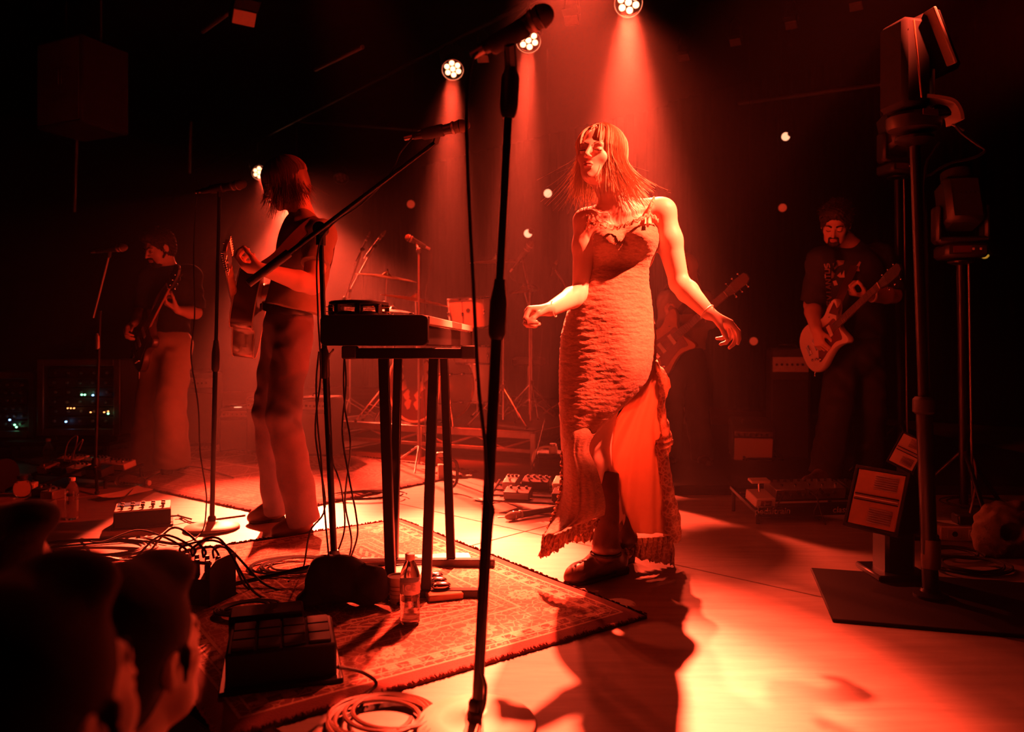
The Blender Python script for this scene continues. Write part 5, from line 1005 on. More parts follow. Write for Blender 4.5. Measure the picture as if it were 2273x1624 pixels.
# ------------------------------------------------------------------ drum riser: plywood deck on a truss frame
RC = GH(1185, 958, .25); RX = Vector((-.884, .468, 0)); RY = Vector((.468, .884, 0)); rf_ = (RX, RY, EZ)
def RP(a, b, z=0): return Vector((RC.x, RC.y, 0))+RX*a+RY*b+EZ*z
rs = thing('drum_riser', 'low drum platform on a metal truss frame', 'platform', RP(1.0, 1.0)); RW, RD = 2.0, 2.2
MB().box(RP(RW/2, RD/2, .238), (RW-.05, RD-.05, .02), rf_, .004).build('deck', 'matt_black', rs)
def beam(a, b, w_, h_, nm='rail', m='dull_steel', par=rs):
    a, b = Vector(a), Vector(b); x = (b-a).normalized(); z = EZ if abs(x.z) < .9 else Vector((0, 1, 0)); y = z.cross(x).normalized(); return MB().box((a+b)/2, ((b-a).length, w_, h_), (x, y, x.cross(y)), .003).build(nm, m, par)
for (a0_, b0_), (a1_, b1_) in (((0, 0), (RW, 0)), ((0, 0), (0, RD)), ((RW, 0), (RW, RD)), ((0, RD), (RW, RD))):
    A_, B_ = RP(a0_, b0_), RP(a1_, b1_); beam(A_+EZ*.222, B_+EZ*.222, .03, .055); beam(A_+EZ*.252-EZ*.006, B_+EZ*.252-EZ*.006, .036, .008); beam(A_+EZ*.105, B_+EZ*.105, .03, .028)
    n = 8; L_ = (B_-A_)
    for k in range(n):
        p, q = A_+L_*(k/n)+EZ*(.115 if k % 2 else .195), A_+L_*((k+1)/n)+EZ*(.195 if k % 2 else .115); MB().cyl(p, q, .009, None, 8).build('diagonal', 'dull_steel', rs)
for a, b in ((0, 0), (RW, 0), (0, RD), (RW, RD), (RW/2, 0)): MB().box(RP(a, b, .12), (.045, .045, .24), rf_, .005).build('leg', 'dull_steel', rs)
ZD = .25
# ------------------------------------------------------------------ drum kit
dr = thing('bass_drum', 'large bass drum with dark front head and pale shell on the platform', 'drum', P(925, 850, 6.25)); kc = P(918, 856, 6.15); kc.z = ZD+.30; ka = Vector((.60, .80, 0)); kr = .28
MB().lathe(kc, ka, [(kr-.012, 0), (kr, .006), (kr, .40), (kr-.012, .406)], 48).build('shell', 'drum_white', dr)
for h_ in (-.006, .410): MB().torus(kc+ka*h_, ka, kr+.002, .011, 56, 8).build('hoop', 'wood' if h_ > 0 else 'drum_white', dr)
hd = MB().lathe(kc-ka*.008, ka, [(.0, 0), (kr-.012, .001), (kr-.012, .006)], 48).build('front_head', 'pickguard', dr); fr = frame(-ka, (0, 0, 1)); ux, uz = fr[1]*-1, fr[0]
mat('head_art', (.42, .30, .2), .7)
for sd in (-1, 1):     # pale leafy flourishes printed on both sides of the front head
    for k in range(5):
        a = R(40+k*25); c = kc-ka*.0105+ux*sd*(.10+.05*math.sin(a*2))+uz*(.16-k*.075); pts = [(math.cos(q/10*6.283)*(.035+.012*math.cos(3*q/10*6.283+k)), math.sin(q/10*6.283)*(.042+.010*math.sin(2*q/10*6.283))) for q in range(10)]
        MB().plate(pts, c, ux, uz, -ka, .0015, .0004).build('head_print', 'head_art', hd)
for k in range(8):
    a = R(k*45+20); p = kc+fr[0]*math.cos(a)*(kr+.014)+fr[1]*math.sin(a)*(kr+.014); MB().cyl(p-ka*.01, p+ka*.41, .0045, None, 8).build('tension_rod', 'chrome', dr); MB().box(p+ka*.13, (.03, .022, .04), frame(ka, p-kc), .005).build('lug', 'chrome', dr); MB().box(p+ka*.28, (.03, .022, .04), frame(ka, p-kc), .005).build('lug', 'chrome', dr)
for sd in (-1, 1): p = kc+ka*.10+ux*sd*kr; MB().cyl(p, Vector((p.x, p.y, ZD))+ux*sd*.16-ka*.12, .008).build('spur', 'chrome', dr)
def drum(name, label, c, r, h, m='drum_white', tilt=(0, 0, 1), legs=0):
    ax = Vector(tilt).normalized(); fr = frame(ax, (1, 0, 0)); t = thing(name, label, 'drum', c); MB().lathe(c, ax, [(r-.004, 0), (r, .004), (r, h-.004), (r-.004, h)], 40).build('shell', m, t)
    for z in (-.004, h-.014): MB().lathe(c+ax*z, ax, [(r+.003, 0), (r+.007, .002), (r+.007, .014), (r+.002, .018)], 40).build('hoop', 'chrome', t)
    MB().lathe(c+ax*(h-.002), ax, [(r-.004, 0), (r-.005, .003)], 40).build('drumhead', 'drum_skin', t)
    for k in range(6):
        a = R(k*60+15); p = c+fr[0]*math.cos(a)*(r+.006)+fr[1]*math.sin(a)*(r+.006); MB().cyl(p+ax*.0, p+ax*h, .003, None, 6).build('tension_rod', 'chrome', t); MB().box(p+ax*h*.5, (.018, .016, .035), (fr[0]*math.cos(a)+fr[1]*math.sin(a), ax.cross(fr[0]*math.cos(a)+fr[1]*math.sin(a)), ax), .004).build('lug', 'chrome', t)
    MB().lathe(c+fr[0]*0-Vector((0, r+.0015, 0))*1+ax*h*.55, (0, -1, 0), [(.017, 0), (.016, .002)], 18).build('badge', 'black_plastic', t)
    for k in range(legs): a = R(k*120+30); p = c+Vector((math.cos(a)*(r+.015), math.sin(a)*(r+.015), 0)); MB().cyl(Vector((p.x, p.y, ZD+.01)), p+EZ*h*.6, .006).build('leg', 'chrome', t)
    return t
c = P(1044, 727, 6.15); drum('rack_tom', 'pale rack tom with chrome hoops above the bass drum', c, .165, .24, tilt=(-.06, -.10, 1))
c = P(1050, 775, 6.35); c.z = ZD+.48; drum('snare_drum', 'pale snare drum below the rack tom', c-EZ*.0, .17, .15, tilt=(0, 0, 1))
c = P(1018, 905, 6.5); c.z = ZD+.12; drum('floor_tom', 'pale floor tom right of the bass drum', P(1062, 0, 6.75).xy.to_3d()+EZ*(ZD+.14), .19, .36, legs=3)
def cymbal(name, label, c, r, tilt, foot=None, boom=None, m='brass'):
    ax = Vector(tilt).normalized(); t = thing(name, label, 'cymbal', c); MB().lathe(c, ax, [(.006, .030), (.020, .026), (.034, .010), (.045, .004), (r*.7, -.006), (r, -.018), (r, -.0195), (r*.7, -.0078), (.045, .002), (.034, .008)], 44).build('bow', m, t)
    MB().lathe(c+ax*.028, ax, [(.010, 0), (.012, .003), (.012, .014), (.006, .016), (.005, .03)], 12).build('wing_nut', 'chrome', t); return t
def stand(label, top, foot, legs=(90, 210, 330), R_=.28, h_=.30, boomp=None, r=.010, z0=None):
    z0 = ZD if z0 is None else z0; foot = Vector((foot[0], foot[1], z0)); t = thing('cymbal_stand', label, 'cymbal stand', foot); top = Vector(top); m = Vector((foot.x, foot.y, z0+h_))
    b = Vector((foot.x, foot.y, min(top.z, boomp.z) if boomp else top.z)); MB().cyl(foot+EZ*.05, b, r, r*.8).build('pole', 'chrome', t)
    if boomp: MB().cyl(boomp, top, r*.7).build('boom_arm', 'chrome', t); MB().ball(boomp, (.02, .02, .024)).build('tilter', 'black_plastic', t)
    for a in legs: e = foot+Vector((math.cos(R(a))*R_, math.sin(R(a))*R_, .012)); l = MB().cyl(m, e, .007).build('leg', 'chrome', t); MB().tube([foot+EZ*.09, m.lerp(e, .55)], .004, 6).build('brace', 'chrome', t); MB().ball(e, (.014, .014, .012)).build('rubber_foot', 'rubber', l)
    MB().lathe(m-EZ*.02, EZ, [(.012, 0), (.018, .006), (.018, .04), (.012, .045)], 12).build('collar', 'black_plastic', t); return t
CY = [('crash cymbal at the left of the drums above the hi-hat', P(858, 612, 6.35), .255, (.14, -.06, 1)), ('large ride cymbal leaning in front of the drums', P(922, 662, 6.0), .27, (.18, -.05, 1)), ('crash cymbal high behind the nearest microphone stand', P(1102, 577, 6.6), .23, (-.03, -.09, 1)), ('small cymbal at the right of the drums', P(1163, 643, 6.7), .13, (-.12, -.05, 1))]
for lab, c, r, tl in CY: cymbal('cymbal', lab, c, r, tl)
for lab, c, x, y, lg in (('stand of the crash cymbal at the left', CY[0][1], 855, 6.5, (100, 220, 340)), ('stand of the large ride cymbal', CY[1][1], 924, 6.42, (80, 200, 320)), ('stand of the high crash cymbal', CY[2][1], 1118, 6.75, (60, 180, 300)), ('tall straight stand right of the nearest microphone stand', P(1117, 500, 6.0), 1117, 6.0, (70, 190, 310)), ('stand of the small right cymbal', CY[3][1], 1180, 6.8, (40, 160, 280))):
    fx = P(x, 0, y); stand(lab, c, (fx.x, fx.y), lg, boomp=None if abs(fx.x-c.x) < .03 else Vector((fx.x, fx.y, c.z-.22)))
# hi-hat pair
hh = P(872, 688, 6.6); cymbal('hi_hat_cymbal', 'lower dark hi-hat cymbal behind the keyboard', hh, .17, (.05, 0, 1), m='dull_steel'); stand('hi-hat stand behind the keyboard', hh-EZ*.01, (hh.x, hh.y), (95, 215, 335))
# drum microphones
def bmic(label, tail, tip, pole, fx, fy, r=.022, z0=None, cab=True):
    mic(tail, tip, 'drum microphone '+label, r); z0 = ZD if z0 is None else z0; f = Vector((fx, fy, z0)); t = thing('drum_microphone_stand', 'microphone stand '+label, 'microphone stand', f); mm = Vector(tail).lerp(Vector(tip), .45)
    MB().cyl(f+EZ*.04, Vector((fx, fy, pole)), .009).build('pole', 'dull_steel', t); MB().cyl(Vector((fx, fy, pole-.02)), mm-EZ*.012, .0065).build('boom_arm', 'dull_steel', t); MB().ball(mm-EZ*.01, (.02, .02, .016)).build('clip', 'rubber', t); MB().ball(Vector((fx, fy, pole-.01)), (.02, .02, .022)).build('boom_joint', 'black_plastic', t)
    for a in (30, 150, 270): e = f+Vector((math.cos(R(a))*.25, math.sin(R(a))*.25, .01)); MB().cyl(f+EZ*.17, e, .006).build('leg', 'dull_steel', t)
a = P(957, 553, 5.6); bmic('between the keyboard and the drums', P(945, 548, 5.6), P(900, 524, 5.55), a.z-.02, P(930, 0, 5.45).x, 5.45, .026, 0)
bmic('leaning over the drums at the right', P(1138, 596, 6.4), P(1182, 536, 6.3), P(0, 640, 6.6).z, P(1176, 0, 6.6).x, 6.6, .026)
bmic('small one near the singer', P(1226, 605, 6.9), P(1236, 578, 6.9), P(0, 640, 6.9).z, P(1262, 0, 6.95).x, 6.95, .014)
bmic('thin overhead one above the left cymbal', P(812, 568, 6.7), P(856, 512, 6.5), P(0, 640, 6.7).z, P(776, 0, 6.75).x, 6.75, .014)
bmic('thin one with a slanted arm above the keyboard', P(790, 580, 6.5), P(822, 514, 6.45), P(0, 660, 6.6).z, P(765, 0, 6.6).x, 6.6, .009)
cable([P(958, 560, 5.6), P(955, 600, 5.6), P(945, 660, 5.6), P(940, 800, 5.6), P(945, 960, 5.5), GH(960, 1050, .01)], 'cable hanging from the microphone between keyboard and drums')
cable([P(1138, 600, 6.4), P(1132, 612, 6.4), P(1150, 628, 6.4), P(1195, 640, 6.5), P(1205, 700, 6.5), P(1190, 900, 6.5)], 'curved cable from the microphone over the drums')
# drum stool
st_ = RP(.9, 1.7, ZD); t = thing('drum_stool', 'round black drum stool on the platform behind the drums', 'stool', st_); MB().lathe(st_+EZ*.44, EZ, [(.14, 0), (.16, .015), (.16, .06), (.13, .08)], 26).build('seat', 'leather_black', t); MB().cyl(st_+EZ*.1, st_+EZ*.45, .014).build('post', 'chrome', t)
for a in (0, 120, 240): MB().cyl(st_+EZ*.25, st_+Vector((math.cos(R(a))*.25, math.sin(R(a))*.25, .01)), .01).build('leg', 'chrome', t)
# ------------------------------------------------------------------ racks and amplifiers at the left and back
def rack(label, x0, y0, x1, y1, d, leds, rot=0):
    a, b = P(x0, y0, d), P(x1, y1, d); w_, h_ = b.x-a.x, a.z-b.z; c = Vector(((a.x+b.x)/2, d+.27, b.z)); fr = rotz(rot); t = thing('rack_case', label, 'flight case', c)
    def q(x, y, z): return c+fr[0]*x+fr[1]*y+EZ*z
    for s_ in (-1, 1): MB().box(q(s_*(w_/2-.02), 0, h_/2), (.04, .52, h_), fr, .006).build('side_panel', 'tolex', t); MB().box(q(s_*(w_/2-.025), -.265, h_/2), (.05, .012, h_), fr, .004).build('edge_rail', 'dull_steel', t)
    for z in (.02, h_-.02): MB().box(q(0, 0, z), (w_-.08, .52, .04), fr, .006).build('top_panel' if z > .1 else 'bottom_panel', 'tolex', t); MB().box(q(0, -.267, z+(.005 if z < .1 else -.005)), (w_-.1, .010, .05), fr, .003).build('edge_rail', 'dull_steel', t)
    n = 6; uh = (h_-.14)/n
    for k in range(n):
        z = .07+uh*(k+.5); u = MB().box(q(0, -.18+.02*(k % 2), z), (w_-.13, .12, uh*.9), fr, .003).build('rack_unit', 'black_plastic', t)
        for j in range(5): MB().cyl(q(-w_/2+.12+j*(w_-.24)/4, -.24+.02*(k % 2), z), q(-w_/2+.12+j*(w_-.24)/4, -.258+.02*(k % 2), z), .010).build('knob', 'dull_steel', u)
    for x, y, m in leds: p = P(x, y, d-.02); p = Vector((p.x, d-.0, p.z)); MB().cyl(p, p-Vector((0, .012, 0)), .0065 if m != 'led_red' else .0045, None, 8).build('indicator_light', m, t)
    for s_ in (-1, 1):
        for yy in (-.2, .2): p = q(s_*(w_/2-.08), yy, 0); MB().lathe(p-fr[1]*.012-EZ*.035, fr[1], [(.03, 0), (.035, .004), (.035, .02), (.03, .024)], 16).build('castor', 'rubber', t)
rack('open rack case with small coloured lights left of the far-left guitarist', 82, 797, 266, 966, 5.9, [(179, 876, 'led_green'), (186, 876, 'led_green'), (204, 877, 'led_blue'), (148, 906, 'led_red'), (155, 906, 'led_red'), (162, 906, 'led_red'), (199, 915, 'led_red'), (229, 915, 'led_red'), (238, 913, 'led_red'), (238, 918, 'led_green'), (144, 936, 'led_blue')])
rack('second rack case cut by the left edge of the picture', -60, 826, 76, 970, 6.0, [(19, 932, 'led_blue'), (30, 943, 'led_green'), (34, 948, 'led_green')])
for (x, y, d, w_, lab) in ((174, 0, 6.16, .80, 'low black table under the open rack case'), (8, 0, 6.26, .62, 'low black table under the left rack case')):
    c = P(x, 0, d); t = thing('low_table', lab, 'table', (c.x, c.y, 0)); zt = (P(0, 968, 5.9).z if x > 100 else P(0, 972, 6.0).z)-.036; MB().box((c.x, c.y, zt-.02), (w_, .6, .036), XYZ, .005).build('table_top', 'matt_black', t)
    for sx in (-1, 1):
        for sy in (-1, 1): MB().box((c.x+sx*(w_/2-.05), c.y+sy*.24, (zt-.038)/2), (.04, .04, zt-.038), XYZ, .004).build('leg', 'matt_black', t)
def amp(label, x0, y0, x1, y1, d, rot=0, m='tolex', lean=0, cat='amplifier', depth=.28, grille='grille_cloth'):
    a, b = P(x0, y0, d), P(x1, y1, d); w_, h_ = b.x-a.x, a.z-b.z; fr = rotz(rot)
    if lean: fr = (fr[0], (fr[1]*math.cos(R(lean))+EZ*math.sin(R(lean))), (EZ*math.cos(R(lean))-fr[1]*math.sin(R(lean))))
    c = Vector(((a.x+b.x)/2, d+depth/2, max(b.z, 0))); t = thing('guitar_amplifier', label, cat, c)
    def q(x, y, z): return c+fr[0]*x+fr[1]*y+fr[2]*z
    MB().box(q(0, 0, h_/2), (w_, depth, h_), fr, .015).build('cabinet', m, t); MB().box(q(0, -depth/2-.002, h_*.40), (w_*.9, .012, h_*.66), fr, .004).build('grille', grille, t); pn = MB().box(q(0, -depth/2-.002, h_*.86), (w_*.9, .012, h_*.13), fr, .003).build('control_panel', 'dull_steel', t)
    for k in range(6): MB().cyl(q(-w_*.35+k*w_*.13, -depth/2-.008, h_*.86), q(-w_*.35+k*w_*.13, -depth/2-.022, h_*.86), .009).build('knob', 'black_plastic', pn)
    MB().tube([q(-.07, 0, h_), q(-.06, 0, h_+.022), q(.06, 0, h_+.022), q(.07, 0, h_)], .008, 6, None, .6).build('handle', 'rubber', t); return t, q, h_
t, q, h_ = amp('guitar amplifier with a glowing lamp on top behind the far-left guitarist', 480, 918, 552, 1018, 6.3, 12); cc = P(528, 909, 6.35); tt = thing('small_lamp', 'small glowing white lamp standing on the amplifier', 'lamp', cc-EZ*.03); MB().lathe(cc-EZ*.022, EZ, [(.030, 0), (.036, .01), (.036, .035), (.030, .044)], 20).build('lamp_cover', 'bulb_warm', tt); MB().cyl(cc-EZ*.03, cc-EZ*.02, .02).build('foot', 'black_plastic', tt)
amp('tall dark amplifier behind the legs of the long-haired guitarist', 548, 892, 610, 1020, 6.2, -5); amp('amplifier with a metal corner right of the long-haired guitarist', 664, 895, 742, 1030, 6.0, -8); amp('low black amplifier left of the round-based stand', 396, 862, 470, 1030, 6.6, 6)
amp('tall black speaker cabinet behind the guitarist at right', 1728, 800, 1812, 1062, 5.6, -14, cat='loudspeaker', depth=.4, grille='black_cloth'); amp('pale-fronted amplifier on a stand right of the singer', 1634, 938, 1724, 1016, 5.5, -10, lean=14, grille='off_panel' if False else 'cream')
t = thing('amplifier_stand', 'low folding stand under the pale-fronted amplifier', 'stand', P(1680, 0, 5.66)); z_ = P(0, 1016, 5.5).z; c = P(1680, 0, 5.62)
for s_ in (-1, 1): x = c.x+s_*.13; MB().tube([Vector((x, 5.45, .07)), Vector((x, 5.85, z_+.08))], .010, 8).build('leg', 'black_metal', t); MB().tube([Vector((x, 5.85, .07)), Vector((x, 5.50, z_-.01))], .010, 8).build('leg', 'black_metal', t)
MB().tube([Vector((c.x-.13, 5.45, .075)), Vector((c.x+.13, 5.45, .075))], .009, 8).build('crossbar', 'black_metal', t)
# ------------------------------------------------------------------ pedals
def pedal(label, c, w_, l_, h_, rot, m='dull_steel', knobs=3, sw=1, parent=None, grp=None, slope=0, km='black_plastic'):
    c = Vector(c); fr = rotz(rot); ty_ = (fr[1]*math.cos(R(slope))+EZ*math.sin(R(slope))); fr = (fr[0], ty_, fr[0].cross(ty_)); t = thing('effects_pedal', label, 'pedal', c, grp)
    def q(x, y, z): return c+fr[0]*x+fr[1]*y+fr[2]*z
    MB().box(q(0, 0, h_/2), (w_, l_, h_), fr, .004).build('case', m, t)
    for k in range(knobs): MB().lathe(q((k-(knobs-1)/2)*w_/(knobs+.3), l_*.25, h_), fr[2], [(.008, 0), (.0085, .010), (.006, .013)], 12).build('knob', km, t)
    for k in range(sw): MB().lathe(q((k-(sw-1)/2)*w_/(sw+.2), -l_*.28, h_), fr[2], [(.006, 0), (.006, .008), (.008, .009), (.008, .016), (.005, .018)], 12).build('footswitch', 'chrome', t)
    return t, q
# big angled pedal with toggle knobs left of the round stand
pc = GH(318, 1162); t = thing('multi_effects_pedal', 'black pedal with two rows of footswitches left of the round-based stand', 'pedal', pc); fr = rotz(24); q = lambda x, y, z: pc+fr[0]*x+fr[1]*y+EZ*z
MB().plate([(-.15, 0), (.15, 0), (.15, .045), (-.15, .098)], pc-fr[0]*.0-fr[1]*.095, fr[0], EZ, fr[1], .19, .004).build('case', 'matt_black', t) if False else MB().box(q(0, 0, .045), (.25, .21, .075), fr, .006).build('case', 'matt_black', t)
top = MB().box(q(.0, .0, .086), (.245, .205, .008), fr, .002).build('top_plate', 'cream', t); MB().box(q(-.065, .045, .092), (.10, .075, .005), fr, .001).build('display', 'lcd', t)
for j in range(2):
    for k in range(5): MB().lathe(q(-.09+k*.045, -.075+j*.06 if k < 4 or j else -.075, .09), EZ, [(.0055, 0), (.0055, .012), (.0095, .013), (.0095, .022), (.007, .024)], 12).build('footswitch', 'black_plastic', t)
MB().box(q(0, 0, .006), (.27, .23, .010), fr, .003).build('base_rail', 'black_metal', t)
MB().tube(spline([q(.125, -.02, .03), q(.16, -.03, .03), q(.22, -.02, .006)], 12), .004, 6).build('lead', 'rubber', t)
# board of pedals at far left
def board(label, c, w_, l_, rot, slope=10, h0=.03, rails=4, text=None, legs=True):
    c = Vector(c); f0 = rotz(rot); ty_ = f0[1]*math.cos(R(slope))+EZ*math.sin(R(slope)); fr = (f0[0], ty_, f0[0].cross(ty_)); t = thing('pedalboard', label, 'pedalboard', c)
    def q(x, y, z=0): return c+fr[0]*x+fr[1]*(y+l_/2)+fr[2]*z+EZ*h0
    for k in range(rails): MB().box(q(0, -l_/2+l_*(k+.5)/rails, 0), (w_, l_/rails*.6, .012), fr, .003).build('rail', 'black_metal', t)
    for s_ in (-1, 1): MB().box(q(s_*w_/2, 0, 0), (.016, l_, .022), fr, .003).build('side_rail', 'black_metal', t)
    for s_ in (-1, 1):
        for y in (-l_/2+.01, l_/2-.01): p = q(s_*(w_/2-.01), y, -.008); MB().cyl((p.x, p.y, .0 if c.z < .02 else c.z), p, .010).build('foot', 'rubber', t)
    return t, q, fr
c = GH(150, 1078); bt, q, fr = board('long pedalboard crowded with small pedals at the far left', c, .62, .30, -20, 11, .05)
def put(label, q, fr, x, y, w_, l_, h_, m, knobs, sw, km='black_plastic'):
    c = q(x, y, .008); t = thing('effects_pedal', label, 'pedal', c); o = lambda a, b, z: c+fr[0]*a+fr[1]*b+fr[2]*z; MB().box(o(0, 0, h_/2), (w_, l_, h_), fr, .004).build('case', m, t)
    for k in range(knobs): MB().lathe(o((k-(knobs-1)/2)*w_/(knobs+.3), l_*.26, h_), fr[2], [(.0075, 0), (.008, .010), (.006, .012)], 10).build('knob', km, t)
    for k in range(sw): MB().lathe(o((k-(sw-1)/2)*w_/(sw+.2), -l_*.28, h_), fr[2], [(.006, 0), (.006, .008), (.008, .009), (.008, .015)], 10).build('footswitch', 'chrome', t)
    return t
put('wide pale pedal with a row of knobs on the upper left of the left pedalboard', q, fr, -.20, .07, .19, .10, .045, 'cream', 6, 3); put('wide pale pedal at the upper middle of the left pedalboard', q, fr, .0, .07, .17, .10, .045, 'dull_steel', 5, 3)
put('wide pale pedal at the right end of the left pedalboard', q, fr, .20, .06, .20, .10, .04, 'cream', 6, 4); put('small pale pedal with a blank side in the front middle of the left pedalboard', q, fr, .03, -.08, .12, .10, .05, 'white_paint', 3, 1); put('small dark pedal at the front left of the left pedalboard', q, fr, -.12, -.07, .08, .12, .045, 'matt_black', 3, 1); put('small steel pedal at the front left corner of the left pedalboard', q, fr, -.24, -.08, .08, .11, .045, 'dull_steel', 2, 1); put('black wah pedal at the front right of the left pedalboard', q, fr, .20, -.08, .13, .10, .05, 'black_plastic', 0, 1)
for pts, lab in (([(140, 1040), (150, 985, .13), (172, 968, .16), (160, 1020, .1)], 'curved patch lead rising over the left pedalboard'), ([(150, 1040), (165, 1000, .12), (184, 975, .15), (175, 1000, .12)], 'second patch lead rising over the left pedalboard')):
    cable([P(a[0], a[1], 5.0) for a in pts], lab, .004, 30, 'dull_steel')
# little boxes at far left
for x, y, w_, l_, h_, rot, m, kn, sw, lab in ((96, 1100, .09, .12, .05, 15, 'matt_black', 3, 1, 'small dark pedal on the floor right of the amber glass'), (118, 1106, .08, .11, .05, -8, 'dull_steel', 2, 1, 'small steel pedal on the floor by the left water bottle'), (60, 1090, .10, .10, .05, 20, 'cream', 2, 1, 'small pale pedal on the floor at the left edge'), (88, 1142, .13, .10, .07, 10, 'dull_steel', 0, 0, 'pale metal box in front of the left water bottle')):
    pedal(lab, GH(x, y), w_, l_, h_, rot, m, kn, sw)
# centre pedalboard beside the skirt
c = GH(1185, 1140); bt, q, fr = board('black pedalboard with cables left of the lace skirt', c, .52, .30, -14, 12, .05)
put('small metal pedal at the left of the centre pedalboard', q, fr, -.17, .06, .075, .12, .045, 'dull_steel', 3, 1); put('wide pedal at the back of the centre pedalboard', q, fr, -.03, .07, .15, .10, .045, 'matt_black', 4, 2); put('pale pedal at the right of the centre pedalboard', q, fr, .13, .06, .12, .12, .05, 'cream', 2, 1); put('dark pedal at the front right of the centre pedalboard', q, fr, .14, -.08, .10, .09, .045, 'matt_black', 2, 1); put('slim pedal at the front left of the centre pedalboard', q, fr, -.10, -.08, .14, .09, .04, 'black_plastic', 3, 1)
yb = c.y+.2; ob = thing('effects_pedal', 'boxy pedal standing behind the centre pedalboard', 'pedal', GH(1188, 1095)); cb = GH(1188, 1095); MB().box(cb+EZ*.05, (.13, .12, .1), rotz(-10), .006).build('case', 'dull_steel', ob)
for s_ in (-.03, .03): MB().cyl(cb+Vector((s_, -.062, .04)), cb+Vector((s_, -.078, .04)), .013).build('socket', 'cream', ob)
MB().lathe(cb+EZ*.1, EZ, [(.03, 0), (.035, .006), (.02, .014)], 18).build('footswitch', 'dull_steel', ob)
tbx = P(1235, 1020, 5.0); t = thing('small_table', 'low table with jars half hidden behind the skirt', 'table', (tbx.x, 5.1, 0)); MB().box((tbx.x+.05, 5.1, .16), (.34, .3, .025), XYZ, .005).build('table_top', 'matt_black', t)
for sx in (-.13, .2):
    for sy in (-.12, .12): MB().box((tbx.x+sx, 5.1+sy, .074), (.03, .03, .147), XYZ, .003).build('leg', 'matt_black', t)
jr = Vector((tbx.x-.02, 5.02, .173)); t = thing('jar', 'small pale jar on the low table behind the skirt', 'jar', jr); MB().lathe(jr, EZ, [(.025, 0), (.028, .004), (.028, .045), (.02, .05)], 18).build('glass', 'white_paint', t); MB().lathe(jr+EZ*.05, EZ, [(.022, 0), (.022, .014), (.018, .016)], 18).build('lid', 'dull_steel', t)
bx = Vector((tbx.x+.10, 5.05, .173)); MB().box(bx+EZ*.045, (.11, .08, .09), rotz(12), .006).build('white_box', 'white_paint', label='small white box on the low table behind the skirt', cat='box')
cable([P(1190, 1040, 5.0), P(1183, 1020, 5.0), P(1190, 1000, 5.0), P(1212, 991, 5.0), P(1228, 996, 5.0), P(1234, 1010, 5.02)], 'thick pale hose arching behind the centre pedalboard', .009, 40, 'cream')
for pts, lab in (([GH(1105, 1090), P(1140, 1080, 4.4), P(1190, 1066, 4.4), P(1240, 1078, 4.3), P(1270, 1100, 4.2)], 'cable arching over the centre pedalboard'), ([GH(1120, 1145), GH(1200, 1130, .03), GH(1260, 1118, .03)], 'straight cable lying in front of the centre pedalboard'), ([P(1210, 930, 4.6), P(1195, 990, 4.6), P(1180, 1040, 4.6), GH(1170, 1090, .02)], 'thin cable falling beside the lace skirt')): cable(pts, lab, .004, 40)
mm = GH(1125, 1150, .02); mic(GH(1235, 1128, .03), GH(1122, 1147, .022), 'black microphone lying on the floor before the centre pedalboard', .022)
# pedalboard at the right with printed words
c = GH(1800, 1160); bt, q, fr = board('right pedalboard with white words on its front edge', Vector((c.x, c.y, 0)), .56, .32, 7, 12, .06, 3)
fp = MB().box(q(0, -.165, .005), (.56, .012, .055), fr, .003).build('front_edge', 'black_metal', bt)
def text(s_, c, X, Z, size, m, parent, name='lettering', bold=0.0):
    cu = bpy.data.curves.new(name, 'FONT'); cu.body = s_; cu.size = size; cu.extrude = .0006; cu.offset = bold; cu.align_x = 'CENTER'; cu.align_y = 'CENTER'; o = bpy.data.objects.new(name, cu); C.objects.link(o); N = Vector(X).cross(Vector(Z)).normalized()
    o.matrix_world = Matrix(((X[0], Z[0], N[0], c[0]), (X[1], Z[1], N[1], c[1]), (X[2], Z[2], N[2], c[2]), (0, 0, 0, 1))); dg = bpy.context.evaluated_depsgraph_get(); me = bpy.data.meshes.new_from_object(o.evaluated_get(dg)); me.transform(o.matrix_world); bpy.data.objects.remove(o); me.materials.clear(); return link_mesh(name, me, m, parent)
text('pedaltrain', q(-.205, -.1722, .008), fr[0], fr[2], .046, 'logo_print', bt); text('classic', q(.165, -.1722, .006), fr[0], fr[2], .046, 'logo_print', bt)
MB().box(q(.236, -.1725, .006), (.022, .002, .024), fr, .0005).build('logo_square', 'logo_print', bt); MB().box(q(.236, -.1738, .006), (.012, .002, .012), fr, .0005).build('logo_square', 'black_metal', bt)
put('wide pedal with rows of black knobs on the right pedalboard', q, fr, .06, .03, .38, .14, .055, 'dull_steel', 10, 5); wb = put('white rounded pedal at the left of the right pedalboard', q, fr, -.225, -.07, .10, .13, .05, 'white_paint', 0, 0)
o_ = q(-.225, -.137, .032); MB().box(o_, (.055, .004, .032), fr, .001).build('pedal_label', 'pickguard', wb); MB().box(o_-fr[1]*.003, (.03, .003, .004), fr, .001).build('pedal_mark', 'logo_print', wb); MB().box(o_-fr[1]*.003-fr[0]*.008, (.004, .003, .024), fr, .001).build('pedal_mark', 'logo_print', wb)
p_ = q(-.225, -.05, .058); MB().cyl(p_, p_+EZ*.05, .006).build('treadle_post', 'chrome', wb); MB().box(p_+EZ*.058, (.10, .05, .014), fr, .003).build('treadle', 'cream', wb)
put('thin pedal at the far right end of the right pedalboard', q, fr, .31, .04, .07, .12, .05, 'matt_black', 1, 1)
for k in range(10):
    p = q(-.11+k*.032, -.043, .035+.012*(k % 2)); MB().cyl(p, p-fr[1]*.012, .010).build('knob', 'black_plastic', bt)
